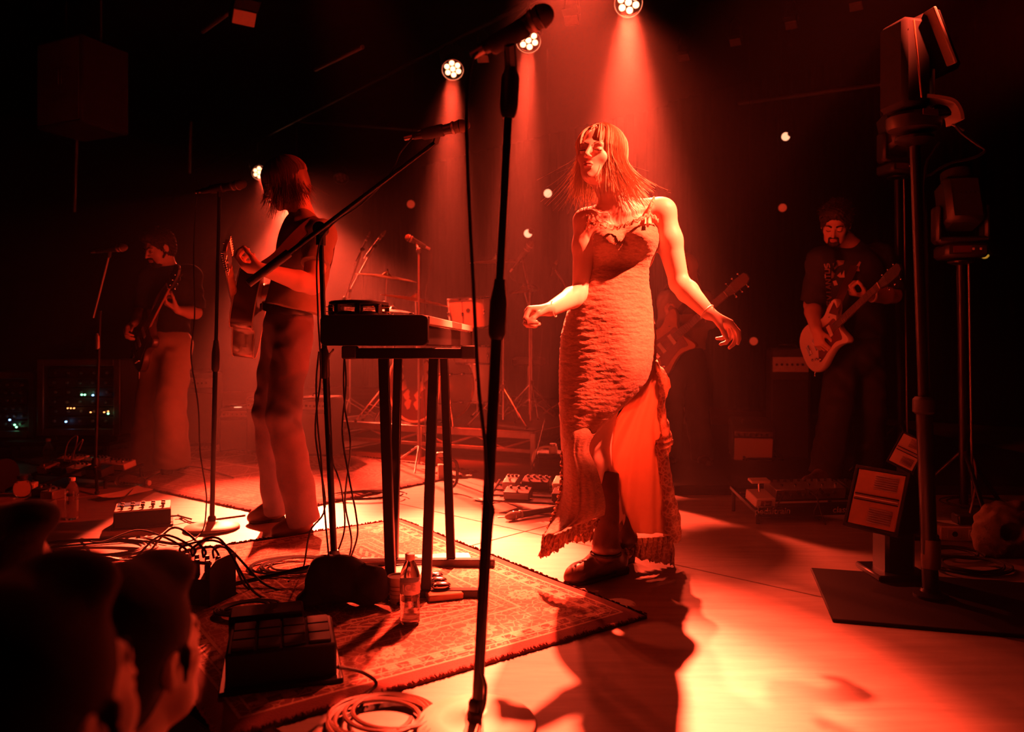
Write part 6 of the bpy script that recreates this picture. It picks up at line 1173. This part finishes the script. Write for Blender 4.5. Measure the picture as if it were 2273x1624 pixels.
for pts, lab in (([q(-.30, -.2, .01), q(-.22, -.2, .03), q(-.10, -.08, .07)], 'cable crossing the front of the right pedalboard'), ([q(.02, -.05, .07), q(.03, -.16, .06), q(.0, -.19, .0), q(.03, -.2, -.03)], 'short cable bending over the right pedalboard edge'), ([q(.1, -.05, .07), q(.04, -.13, .07), q(.03, -.2, .01), q(.05, -.22, -.05)], 'second short cable over the right pedalboard edge')): cable(pts, lab, .0035, 30)
# ------------------------------------------------------------------ right side: tall stands with moving lamps, floor lamps
f_ = GH(2066, 1332); f_.z = .012; t = thing('lamp_stand', 'tall black pole stand carrying the moving lamp at the upper right', 'stand', f_); top = P(2030, 312, f_.y)
MB().lathe(f_, EZ, [(.055, 0), (.055, .01), (.034, .02), (.030, .03)], 24).build('foot', 'black_metal', t); pm_ = Vector((f_.x, f_.y, .012)).lerp(top, .42); MB().cyl(f_+EZ*.01, pm_, .026).build('lower_pole', 'black_metal', t); MB().cyl(pm_-EZ*.02, top, .0165).build('upper_pole', 'black_metal', t); MB().lathe(pm_-EZ*.03, EZ, [(.028, 0), (.036, .008), (.036, .05), (.028, .06)], 18).build('collar', 'black_plastic', t)
MB().cyl(f_+EZ*.10, f_+EZ*.20, .031).build('tape_band', 'leather_brown', t); MB().lathe(top-EZ*.02, EZ, [(.02, 0), (.05, .012), (.062, .02), (.062, .03), (.03, .034)], 24).build('top_plate', 'black_metal', t)
d_m = f_.y
def moving_head(label, base, d, s_=1.0, tilt=12, yaw=20, lit_edge=True):
    base = Vector(base); fr = rotz(yaw); t = thing('moving_head_lamp', label, 'stage lamp', base)
    MB().box(base+EZ*.045*s_, (.24*s_, .20*s_, .085*s_), fr, .018*s_).build('base', 'black_plastic', t); MB().box(base+EZ*.05*s_-fr[1]*.101*s_-fr[0]*.03*s_, (.10*s_, .004, .04*s_), fr, .001).build('display', 'pickguard', t)
    for k in (-1, 1): MB().box(base+EZ*.05*s_-fr[1]*.102*s_+fr[0]*(.05+.02*k)*s_, (.014*s_, .005, .014*s_), fr, .002).build('button', 'logo_print', t)
    yk = base+EZ*.10*s_
    for k in (-1, 1): MB().box(yk+fr[0]*k*.135*s_+EZ*.11*s_, (.035*s_, .10*s_, .22*s_), fr, .014*s_).build('yoke_arm', 'black_plastic', t)
    MB().box(yk+EZ*.012*s_, (.29*s_, .11*s_, .04*s_), fr, .014*s_).build('yoke_bridge', 'black_plastic', t); hx = yk+EZ*.20*s_; ax = (EZ*math.cos(R(tilt))+fr[1]*math.sin(R(tilt))).normalized(); hf = (fr[0], ax.cross(fr[0])*1, ax)
    MB().box(hx+ax*.035*s_, (.215*s_, .19*s_, .30*s_), hf, .03*s_).build('head', 'black_plastic', t); MB().lathe(hx+ax*.18*s_, ax, [(.07*s_, 0), (.085*s_, .01), (.085*s_, .06*s_), (.075*s_, .065*s_), (.072*s_, .02)], 26).build('lens_hood', 'matt_black', t); MB().lathe(hx+ax*.20*s_, ax, [(.07*s_, 0), (.05*s_, .015)], 22).build('front_lens', 'off_lens', t)
    for k in range(7): MB().box(hx+ax*.09*s_-hf[1]*.0+fr[0]*(-.075+k*.025)*s_-fr[1]*.099*s_, (.006, .006, .006), hf, .001).build('vent', 'matt_black', t)
    return t
# boxy strobe on a bracket at the top of the tall stand
bb = P(2018, 230, d_m); fr = rotz(14); tl = R(-4); t = thing('moving_head_lamp', 'large black moving lamp with a pale edge at the upper right', 'stage lamp', P(2028, 300, d_m)); pb = P(2028, 298, d_m)
MB().lathe(pb, EZ, [(.03, 0), (.085, .014), (.09, .03), (.09, .055), (.07, .07)], 26, .8).build('base', 'black_plastic', t); MB().box(pb+EZ*.055-fr[1]*.075, (.06, .006, .02), fr, .001).build('display', 'pickguard', t)
MB().box(P(2008, 150, d_m), (.115, .13, .30), (fr[0], fr[1], EZ), .016).build('yoke_arm', 'matt_black', t)
hf0 = Vector((.42, .1, -.9)).normalized(); hy = Vector((0, 1, 0)); hy = (hy-hf0*hy.dot(hf0)).normalized(); hX = hf0.cross(hy)
MB().box(P(2050, 110, d_m+.04), (.13, .14, .22), (hX, hy, hf0), .014).build('head', 'matt_black', t); MB().box(P(2070, 92, d_m+.0)+hX*.0, (.012, .15, .20), (hX, hy, hf0), .003).build('pale_rim', 'cream', t)
MB().box(P(2037, 130, d_m-.09), (.006, .006, .26), (fr[0], fr[1], (Vector((-.1, 0, 1)).normalized())), .002).build('edge_strip', 'wood', t); MB().box(P(2064, 190, d_m), (.010, .05, .10), XYZ, .002).build('bracket', 'cream', t)
cl = thing('lamp_clamp', 'pale curved clamp beside the base of the large moving lamp', 'clamp', P(2090, 240, d_m)); arc = [P(2048, 218, d_m-.03), P(2080, 222, d_m-.03), P(2108, 230, d_m-.03), P(2122, 250, d_m-.03), P(2126, 270, d_m-.03)]
MB().grid([[p+Vector((0, y, 0)) for y in (-.03, 0, .03, .06)] for p in spline(arc, 16)], .012).build('clamp_arm', 'cream', cl); MB().box(P(2085, 250, d_m+.02), (.07, .08, .035), XYZ, .008).build('clamp_body', 'black_metal', cl); MB().cyl(P(2078, 256, d_m-.05), P(2110, 252, d_m-.05), .006).build('screw', 'black_metal', cl)
MB().cyl(P(2112, 275, d_m), P(2140, 290, d_m), .004).build('pin', 'dull_steel', cl)
cable([P(2120, 278, d_m), P(2135, 295, d_m), P(2165, 318, d_m), P(2186, 334, d_m), P(2160, 350, d_m), P(2110, 362, d_m), P(2070, 385, d_m), P(2052, 405, d_m), P(2056, 520, d_m), P(2060, 800, d_m), P(2068, 1050, d_m)], 'bent cable hanging from the clamp of the large moving lamp', .005, 100)
cable([P(2085, 315, d_m), P(2066, 345, d_m), P(2057, 362, d_m), P(2052, 420, d_m), P(2050, 700, d_m)], 'short loop of cable behind the tall pole', .005, 60)
# two stands further back
def back_stand(lab, x, ytop, d, lab2, s_=.8, yaw=10):
    f = P(x, 0, d); t = thing('lamp_stand', lab, 'stand', (f.x, d, .056 if d > 4.5 else 0)); z0 = .056 if d > 4.5 else 0; tp = P(x-8, ytop, d)
    MB().cyl((f.x, d, z0+.05), tp, .020).build('pole', 'black_metal', t); MB().cyl((f.x+.03, d-.02, z0+.1), tp+Vector((.03, -.02, 0)), .006).build('side_rod', 'dull_steel', t)
    for a in (20, 140, 260): MB().cyl((f.x, d, z0+.35), (f.x+math.cos(R(a))*.3, d+math.sin(R(a))*.3, z0+.012), .011).build('leg', 'black_metal', t)
    MB().lathe(tp-EZ*.01, EZ, [(.02, 0), (.06, .012), (.06, .02)], 20).build('top_plate', 'black_metal', t); moving_head(lab2, tp+EZ*.02, d, s_, 16, yaw)
back_stand('back pole stand behind the tall stand, left one', 2000, 396, 4.75, 'dark moving lamp behind the tall pole at the right', .8); back_stand('back pole stand at far right with thin side rod', 2140, 584, 3.9, 'dark moving lamp on the far right stand with small white marks', .85, -8)
# floor lamps
def floor_lamp(lab, c, w_, h_, dp, fwd, up, m='cream', foot=None, base=True):
    f = Vector(fwd).normalized(); u = Vector(up); u = (u-f*u.dot(f)).normalized(); x = f.cross(u); fr = (x, f, u); c = Vector(c); t = thing('floor_flood_lamp', lab, 'stage lamp', c)
    out = [(-dp*.5, -h_*.30), (dp*.35, -h_*.5), (dp*.5, -h_*.5), (dp*.5, h_*.5), (dp*.35, h_*.5), (-dp*.5, h_*.30)]; MB().plate(out, c-x*w_/2, f, u, x, w_, .006).build('housing', 'matt_black', t)
    fc = c+f*(dp*.5+.002); MB().box(fc, (w_*.86, .006, h_*.88), fr, .002).build('reflector', m, t)
    for k in range(-1, 2): MB().box(fc+f*.006+u*k*h_*.045, (w_*.80, .006, h_*.018), fr, .001).build('lamp_tube', 'matt_black' if k else 'cream', t)
    for g in (-1, 1):
        for k in range(7): MB().box(fc+f*.006+u*(g*h_*(.16+.035*k))-x*w_*.12, (w_*.42, .005, h_*.012), fr, .001).build('fin', 'dull_steel', t)
    for g in (-1, 1): MB().box(fc+u*g*h_*.47, (w_, .012, h_*.05), fr, .002).build('frame_edge', 'matt_black', t); MB().box(fc+x*g*w_*.47, (w_*.06, .012, h_), fr, .002).build('frame_edge', 'matt_black', t)
    if base: z0 = foot if foot is not None else 0; MB().box((c.x+.05, c.y+.04, z0+.012), (.20, .20, .024), XYZ, .006).build('base', 'black_metal', t); MB().box((c.x+.05, c.y+.04, (c.z+z0)/2), (.11, .12, c.z-z0-.02), XYZ, .012).build('stand_column', 'black_metal', t)
    return t
floor_lamp('dark floor lamp with a tilted ribbed front beside the base board', P(1965, 1120, 2.85), .20, .235, .15, (-.72, -.62, .38), (.30, .2, 1), 'wood', .012); floor_lamp('smaller floor lamp with a lit ribbed face left of the tall pole', P(2014, 1006, 3.5), .12, .16, .08, (-.40, -.88, .25), (.55, 0, 1), 'cream', 0)
# power box, crate, bag, cables at the lower right
pw = GH(2150, 1195); t = thing('power_box', 'pale power distribution box at the lower right', 'box', pw); fr = rotz(-6); MB().box(pw+EZ*.035, (.30, .13, .065), fr, .005).build('case', 'cream', t)
for k in range(3): MB().box(pw+fr[0]*(-.09+k*.09)-fr[1]*.066+EZ*.035, (.06, .006, .04), fr, .002).build('socket_plate', 'white_paint', t); MB().cyl(pw+fr[0]*(-.09+k*.09)-fr[1]*.070+EZ*.035, pw+fr[0]*(-.09+k*.09)-fr[1]*.074+EZ*.035, .012).build('socket', 'matt_black', t)
pl_ = MB().box(pw+fr[0]*-.02+EZ*.09, (.08, .08, .045), fr, .006).build('adapter', 'black_plastic', t)
bg = GH(2225, 1232); S_b = SDF(.006); S_b.ell(bg+EZ*.11, (.115, .085, .11), k=.03); S_b.cap(bg+EZ*.04+Vector((-.07, 0, 0)), bg+EZ*.04+Vector((.09, 0, 0)), .05, .055, .04); S_b.ell(bg+Vector((.0, -.08, .11)), (.045, .06, .042), k=.01, op='-'); S_b.cap(bg+EZ*.19-Vector((.05, 0, 0)), bg+EZ*.2+Vector((.09, 0, 0)), .02, .028, .03)
mat('netting', (.22, .17, .10), .9, bump=(260, .8, .003)); o = S_b.build('mesh_bag', 'netting', None, fold=folds(.006, 1.6), relax=1, base=bg, label='pale crumpled mesh bag at the lower right edge', cat='bag')
for i, (x, y, r, tr, lab) in enumerate(((2155, 1262, .13, 4, 'coil of cable under the mesh bag at right'), (2120, 1235, .09, 3, 'smaller cable coil right of the tall pole'), (2165, 1120, .14, 2, 'cable coil on the platform behind the far right stand'))):
    c = GH(x, y, 0 if y > 1130 else .056); cable(loop_pts(c, r, 40*tr, tr, .75, .012), lab, .0045, 46*tr)
cable([P(2158, 1010, 3.9), P(2166, 1050, 3.85), P(2160, 1110, 3.8), GH(2140, 1185, .02)], 'pale cable bending down beside the far right stand', .005, 40, 'cream')
# ------------------------------------------------------------------ bottles, cups, papers
def bottle(lab, c, h_, r, label=True, water=.6, lay=None):
    c = Vector(c); ax = EZ if lay is None else Vector(lay).normalized(); t = thing('water_bottle', lab, 'bottle', c); pr = [(r*.80, 0), (r*.97, .008)]
    for k in range(6): z = h_*(.06+.09*k); pr += [(r, z), (r*.955, z+h_*.03), (r, z+h_*.06)]
    pr += [(r, h_*.66), (r*.94, h_*.72), (r*.62, h_*.84), (r*.40, h_*.89), (r*.40, h_*.93)]; MB().lathe(c, ax, pr, 28).build('shell', 'plastic_clear', t)
    MB().lathe(c+ax*h_*.90, ax, [(r*.46, 0), (r*.50, .003), (r*.50, h_*.075), (r*.44, h_*.085)], 22).build('cap', 'white_paint', t)
    if label:
        MB().lathe(c+ax*h_*.44, ax, [(r*1.0, 0), (r*1.012, .001), (r*1.012, h_*.17), (r*1.0, h_*.172)], 28).build('label', 'label_print', t)
    return t, c
bt_, bc = bottle('clear water bottle on the rug beside the keyboard stand leg', GH(910, 1384, .012), .222, .031)
text('ICE', bc+Vector((.002, -.0332, .222*.54)), Vector((1, 0, 0)), EZ, .030, 'white_paint', bt_)
bottle('clear water bottle at the left in front of the far-left pedalboard', GH(160, 1152), .215, .032, False); bottle('water bottle standing behind the far-left pedalboard', Vector((GH(107, 1048).x, GH(107, 1048).y, .0)), .24, .032, False)
b_ = GH(262, 1078); bottle('dark bottle lying on its side at the end of the left pedalboard', b_+EZ*.036, .25, .034, False, lay=(.93, -.3, -.02))
g_ = GH(50, 1100); t = thing('glass_jar', 'rounded amber glass jar with a lid at the far left', 'jar', g_); MB().lathe(g_, EZ, [(.03, 0), (.045, .015), (.05, .045), (.04, .08), (.025, .09), (.025, .1)], 24).build('glass', 'plastic_clear', t); MB().lathe(g_+EZ*.1, EZ, [(.028, 0), (.028, .018), (.024, .02)], 20).build('lid', 'black_plastic', t)
g_ = GH(8, 1092); t = thing('cable_drum', 'black round cable drum cut by the left edge', 'cable drum', g_); MB().lathe(g_+Vector((-.05, 0, .10)), (1, -.25, .05), [(.10, 0), (.10, .012), (.05, .014), (.05, .06), (.10, .062), (.10, .074)], 30).build('reel', 'matt_black', t)
cp = GH(884, 1338, .012); t = thing('paper_cup', 'patterned paper cup behind the nearest water bottle', 'cup', cp); MB().lathe(cp, EZ, [(.024, 0), (.026, .003), (.034, .088), (.036, .092), (.033, .092), (.031, .086)], 24).build('cup_wall', 'white_cloth', t)
for z in (.02, .034, .048, .062): MB().torus(cp+EZ*z, EZ, .0255+.0095*z/.09+.0006, .0012, 30, 5).build('zigzag_band', 'wood', t)
def sheet(lab, pts, n='paper_sheet', m='paper', z=.004, curl=.006, tx=True):
    q = [GH(x, y, z) for x, y in pts]; rows = []
    for i in range(9):
        u = i/8; rows.append([q[0].lerp(q[1], j/12).lerp(q[3].lerp(q[2], j/12), u)+EZ*(curl*(abs(u-.5)*2)**3+.002*math.sin(j*.7+i)+(.0)) for j in range(13)])
    return MB().grid(rows, .0006).build(n, m, label=lab, cat='paper')
sheet('white paper sheet on the rug behind the keyboard stand', [(880, 1256), (1054, 1252), (1040, 1229), (885, 1234)], z=.018); sheet('pale paper sheet folded behind the water bottle on the rug', [(870, 1280), (930, 1282), (945, 1242), (885, 1240)], z=.018); sheet('large pale paper sheet beside the round-based stand', [(228, 1241), (290, 1250), (418, 1228), (375, 1216)], z=.006, curl=.012)
sheet('pale sheet on the floor under the far-left pedalboard', [(212, 1102), (240, 1107), (340, 1088), (305, 1080)], z=.018); sheet('white sheet under the centre pedalboard', [(1043, 1108), (1085, 1116), (1158, 1108), (1120, 1100)]); 
for x, y, lab in ((398, 1150, 'small square of white tape right of the black multi pedal'), (332, 1190, 'small square of white tape below the black multi pedal'), (1700, 1148, 'scrap of white tape by the right pedalboard'), (1112, 1146, 'scrap of white tape left of the lying microphone')):
    c = GH(x, y, .002); MB().plate([(-.02, -.014), (.02, -.012), (.022, .014), (-.018, .013)], c, *rotz(12), .0012, .0003).build('tape_scrap', 'gaffer', label=lab, cat='tape')
# wooden pedal block with three polished knobs
c = GH(975, 1312, .014); t = thing('wooden_footswitch', 'wooden footswitch block with three polished knobs under the keyboard', 'pedal', c); fr = rotz(18); MB().box(c+EZ*.012, (.12, .22, .022), fr, .004).build('block', 'wood', t)
for k in range(3): MB().ball(c+EZ*.036+fr[1]*(-.055+k*.06)-fr[0]*.005, (.034, .018, .014), fr, 18, 10).build('knob', 'chrome', t)
# ------------------------------------------------------------------ dark boxes and cables at the lower left
c = GH(640, 1520, .012); t = thing('foot_controller', 'large dark foot controller with square pads at the lower left of the rug', 'pedal', c); fr = rotz(17); c = c+fr[1]*.10-fr[0]*.015
MB().box(c+EZ*.05, (.27, .22, .095), fr, .006).build('case', 'matt_black', t); MB().box(c+EZ*.008-fr[1]*.01, (.30, .25, .014), fr, .003).build('base_plate', 'black_metal', t)
for i in range(3):
    for j in range(4): MB().box(c+EZ*.101+fr[0]*(-.095+j*.063)+fr[1]*(-.068+i*.066), (.056, .058, .009), fr, .002).build('pad', 'tolex', t)
MB().box(c+EZ*.06+fr[1]*.16-fr[0]*.04, (.20, .10, .11), fr, .006).build('rear_module', 'matt_black', t)
c = GH(405, 1350, .004); t = thing('stage_box', 'black stage box with plugs and leads at the lower left', 'box', c); fr = rotz(-16); c = c+fr[1]*.08
for s_ in (-1, 1): MB().plate([(-.07, 0), (.07, 0), (.07, .13), (.03, .155), (-.07, .155)], c+fr[0]*(s_*.095-.003), fr[1]*-1, EZ, fr[0], .006, .001).build('side_plate', 'matt_black', t)
MB().box(c+EZ*.05, (.185, .13, .09), fr, .004).build('case', 'matt_black', t); bh = MB().tube([c+fr[0]*-.095+EZ*.15+fr[1]*-.06, c+fr[0]*.095+EZ*.15+fr[1]*-.06], .006, 8).build('carry_bar', 'black_metal', t)
for i in range(2):
    for j in range(4):
        p = c+EZ*.096+fr[0]*(-.065+j*.042)+fr[1]*(-.03+i*.05); MB().cyl(p, p+EZ*.055, .0095, .008).build('plug', 'black_plastic', t)
for i, (x0, x1, yy, hgt, xe, ye) in enumerate(((365, 300, 1225, .2, 180, 1195), (375, 330, 1222, .17, 240, 1260), (390, 350, 1230, .19, 280, 1240), (410, 460, 1222, .19, 560, 1310), (418, 480, 1232, .16, 640, 1312), (425, 500, 1240, .14, 600, 1330), (400, 440, 1226, .2, 530, 1320))):
    a = c+EZ*.15+fr[0]*(-.065+(i % 4)*.042); e = GH(xe, ye, .006); md = a.lerp(e, .35)+EZ*(.07+.02*(i % 3)); cable([a, a+EZ*.03, md, a.lerp(e, .75)-EZ*.03*(1 if a.lerp(e, .75).z > .05 else 0), e], ['first', 'second', 'third', 'fourth', 'fifth', 'sixth', 'seventh'][i]+' lead arching out of the black stage box, counted from the left', .0042, 40)
for x, y, r, tr, sq, lab, m, z, th_ in ((200, 1225, .24, 5, .5, 'large tangle of black cable on the floor at the left', 'rubber', 0, .005), (655, 1262, .13, 5, .7, 'coil of black cable on the rug below the guitarist', 'rubber', .014, .0042), (548, 1360, .085, 7, .8, 'tight coil of cable on the rug beside the foot controller', 'rubber', .014, .004), (850, 1604, .105, 6, .95, 'thick coil of grey-brown cable on the floor at the bottom edge', 'leather_brown', 0, .0055), (810, 1105, .19, 3, .6, 'loose coil of cable on the floor behind the keyboard stand', 'rubber', 0, .0045)):
    c = GH(x, y, z); cable(loop_pts(c, r, 42*tr, tr, sq, .014 if r > .1 else .006), lab, th_, 46*tr, m)
for pts, lab, th_, m in (([GH(750, 1480, .10), GH(800, 1490, .06), GH(835, 1515, .02), GH(812, 1545, .006), GH(798, 1575, .006)], 'cable curling from the foot controller to the bottom coil', .0045, 'rubber'), ([GH(395, 1430, .005), GH(440, 1480, .005), GH(520, 1490, .016), GH(560, 1480, .03)], 'cable from the foot controller over the stage edge', .0045, 'rubber'), ([GH(545, 1143, .004), GH(480, 1152, .004), GH(430, 1160, .004), GH(395, 1142, .01)], 'cable on the bright floor between pedal and boots', .004, 'rubber'), ([GH(100, 1215, .006), GH(300, 1200, .006), GH(400, 1208, .006), GH(470, 1195, .006)], 'long cable along the floor before the round-based stand', .004, 'rubber'), ([GH(270, 1110, .018), GH(330, 1060, .018), GH(420, 1035, .018), GH(520, 1060, .02)], 'dark cable on the rear rug near the shoes', .004, 'rubber')): cable(pts, lab, th_, 60, m)
# dark canvas bag hanging over the leg of the boom stand
bg = GH(750, 1352, .014); S_b = SDF(.006); S_b.ell(bg+Vector((-.03, .05, .075)), (.095, .075, .075), k=.03); S_b.cap(bg+Vector((-.05, .05, .13)), bg+Vector((.12, .04, .10)), .035, .03, .04); S_b.ell(bg+Vector((-.09, .02, .03)), (.06, .05, .03), k=.02); S_b.ell(bg+Vector((.10, .03, .05)), (.06, .05, .05), k=.03)
S_b.build('canvas_bag', 'black_cloth', None, fold=folds(.007, 1.4), relax=1, base=bg, label='dark crumpled bag at the foot of the boom stand', cat='bag')
# drum-side oddments: small box and gaffered clip on the floor
MB().box(GH(982, 1062)+EZ*.05, (.06, .06, .09), rotz(10), .005).build('small_box', 'cream', label='small pale box behind the keyboard stand legs', cat='box')
cable([P(1004, 1020, 4.6), P(1014, 1030, 4.6), P(1014, 1065, 4.6), P(1004, 1080, 4.6), P(998, 1076, 4.6)], 'thick black strap hanging behind the keyboard stand', .010, 30)
MB().box(P(985, 1008, 5.3), (.10, .05, .03), rotz(5), .006).build('metal_bracket', 'dull_steel', label='pale metal bracket under the edge of the drum platform', cat='bracket'); MB().box(GH(1038, 1059)+EZ*.008, (.07, .03, .014), rotz(-5), .003).build('white_clip', 'cream', label='small white clip on the floor below the drum platform', cat='clip')
# ------------------------------------------------------------------ repeats carry a group phrase
for o in list(bpy.data.objects):
    if o.parent or 'label' not in o or 'group' in o: continue
    n, l = o.name.split('.')[0], o['label']
    g = {'cymbal': 'cymbals of the drum kit', 'cymbal_stand': 'chrome stands around the drum kit', 'signal_bulb': 'small round bulbs on the dark walls', 'ceiling_flood_lamp': 'boxy lamps hanging from the ceiling', 'ceiling_pipe': 'thin pipes under the ceiling', 'water_bottle': 'water bottles on the stage floor',
         'guitar_amplifier': 'amplifiers and cabinets along the back', 'drum_microphone_stand': 'microphone stands around the drums', 'tape_scrap': 'scraps of white tape on the floor', 'paper_sheet': 'paper sheets on the stage floor', 'pedalboard': 'pedalboards on the stage floor', 'stage_curtain': 'black curtains along the back', 'rack_case': 'rack cases at the left', 'low_table': 'low tables under the rack cases',
         'floor_flood_lamp': 'tilted floor lamps at the right', 'lamp_stand': 'pole stands with lamps at the right', 'wall_pipe': 'upright pipes on the left wall', 'microphone': 'microphones on the stage'}.get(n)
    if n == 'effects_pedal': g = 'pedals on the left pedalboard' if 'left pedalboard' in l else 'pedals on the centre pedalboard' if 'centre' in l else 'pedals on the right pedalboard' if 'right pedalboard' in l else 'small pedals on the floor at the left'
    if n == 'cable': g = 'coils of cable on the floor' if 'coil' in l or 'tangle' in l else 'leads of the black stage box' if 'stage box' in l else 'loose cables on the stage'
    if n == 'person' and 'listener' in l: g = 'listeners in front of the stage'
    if g: o['group'] = g
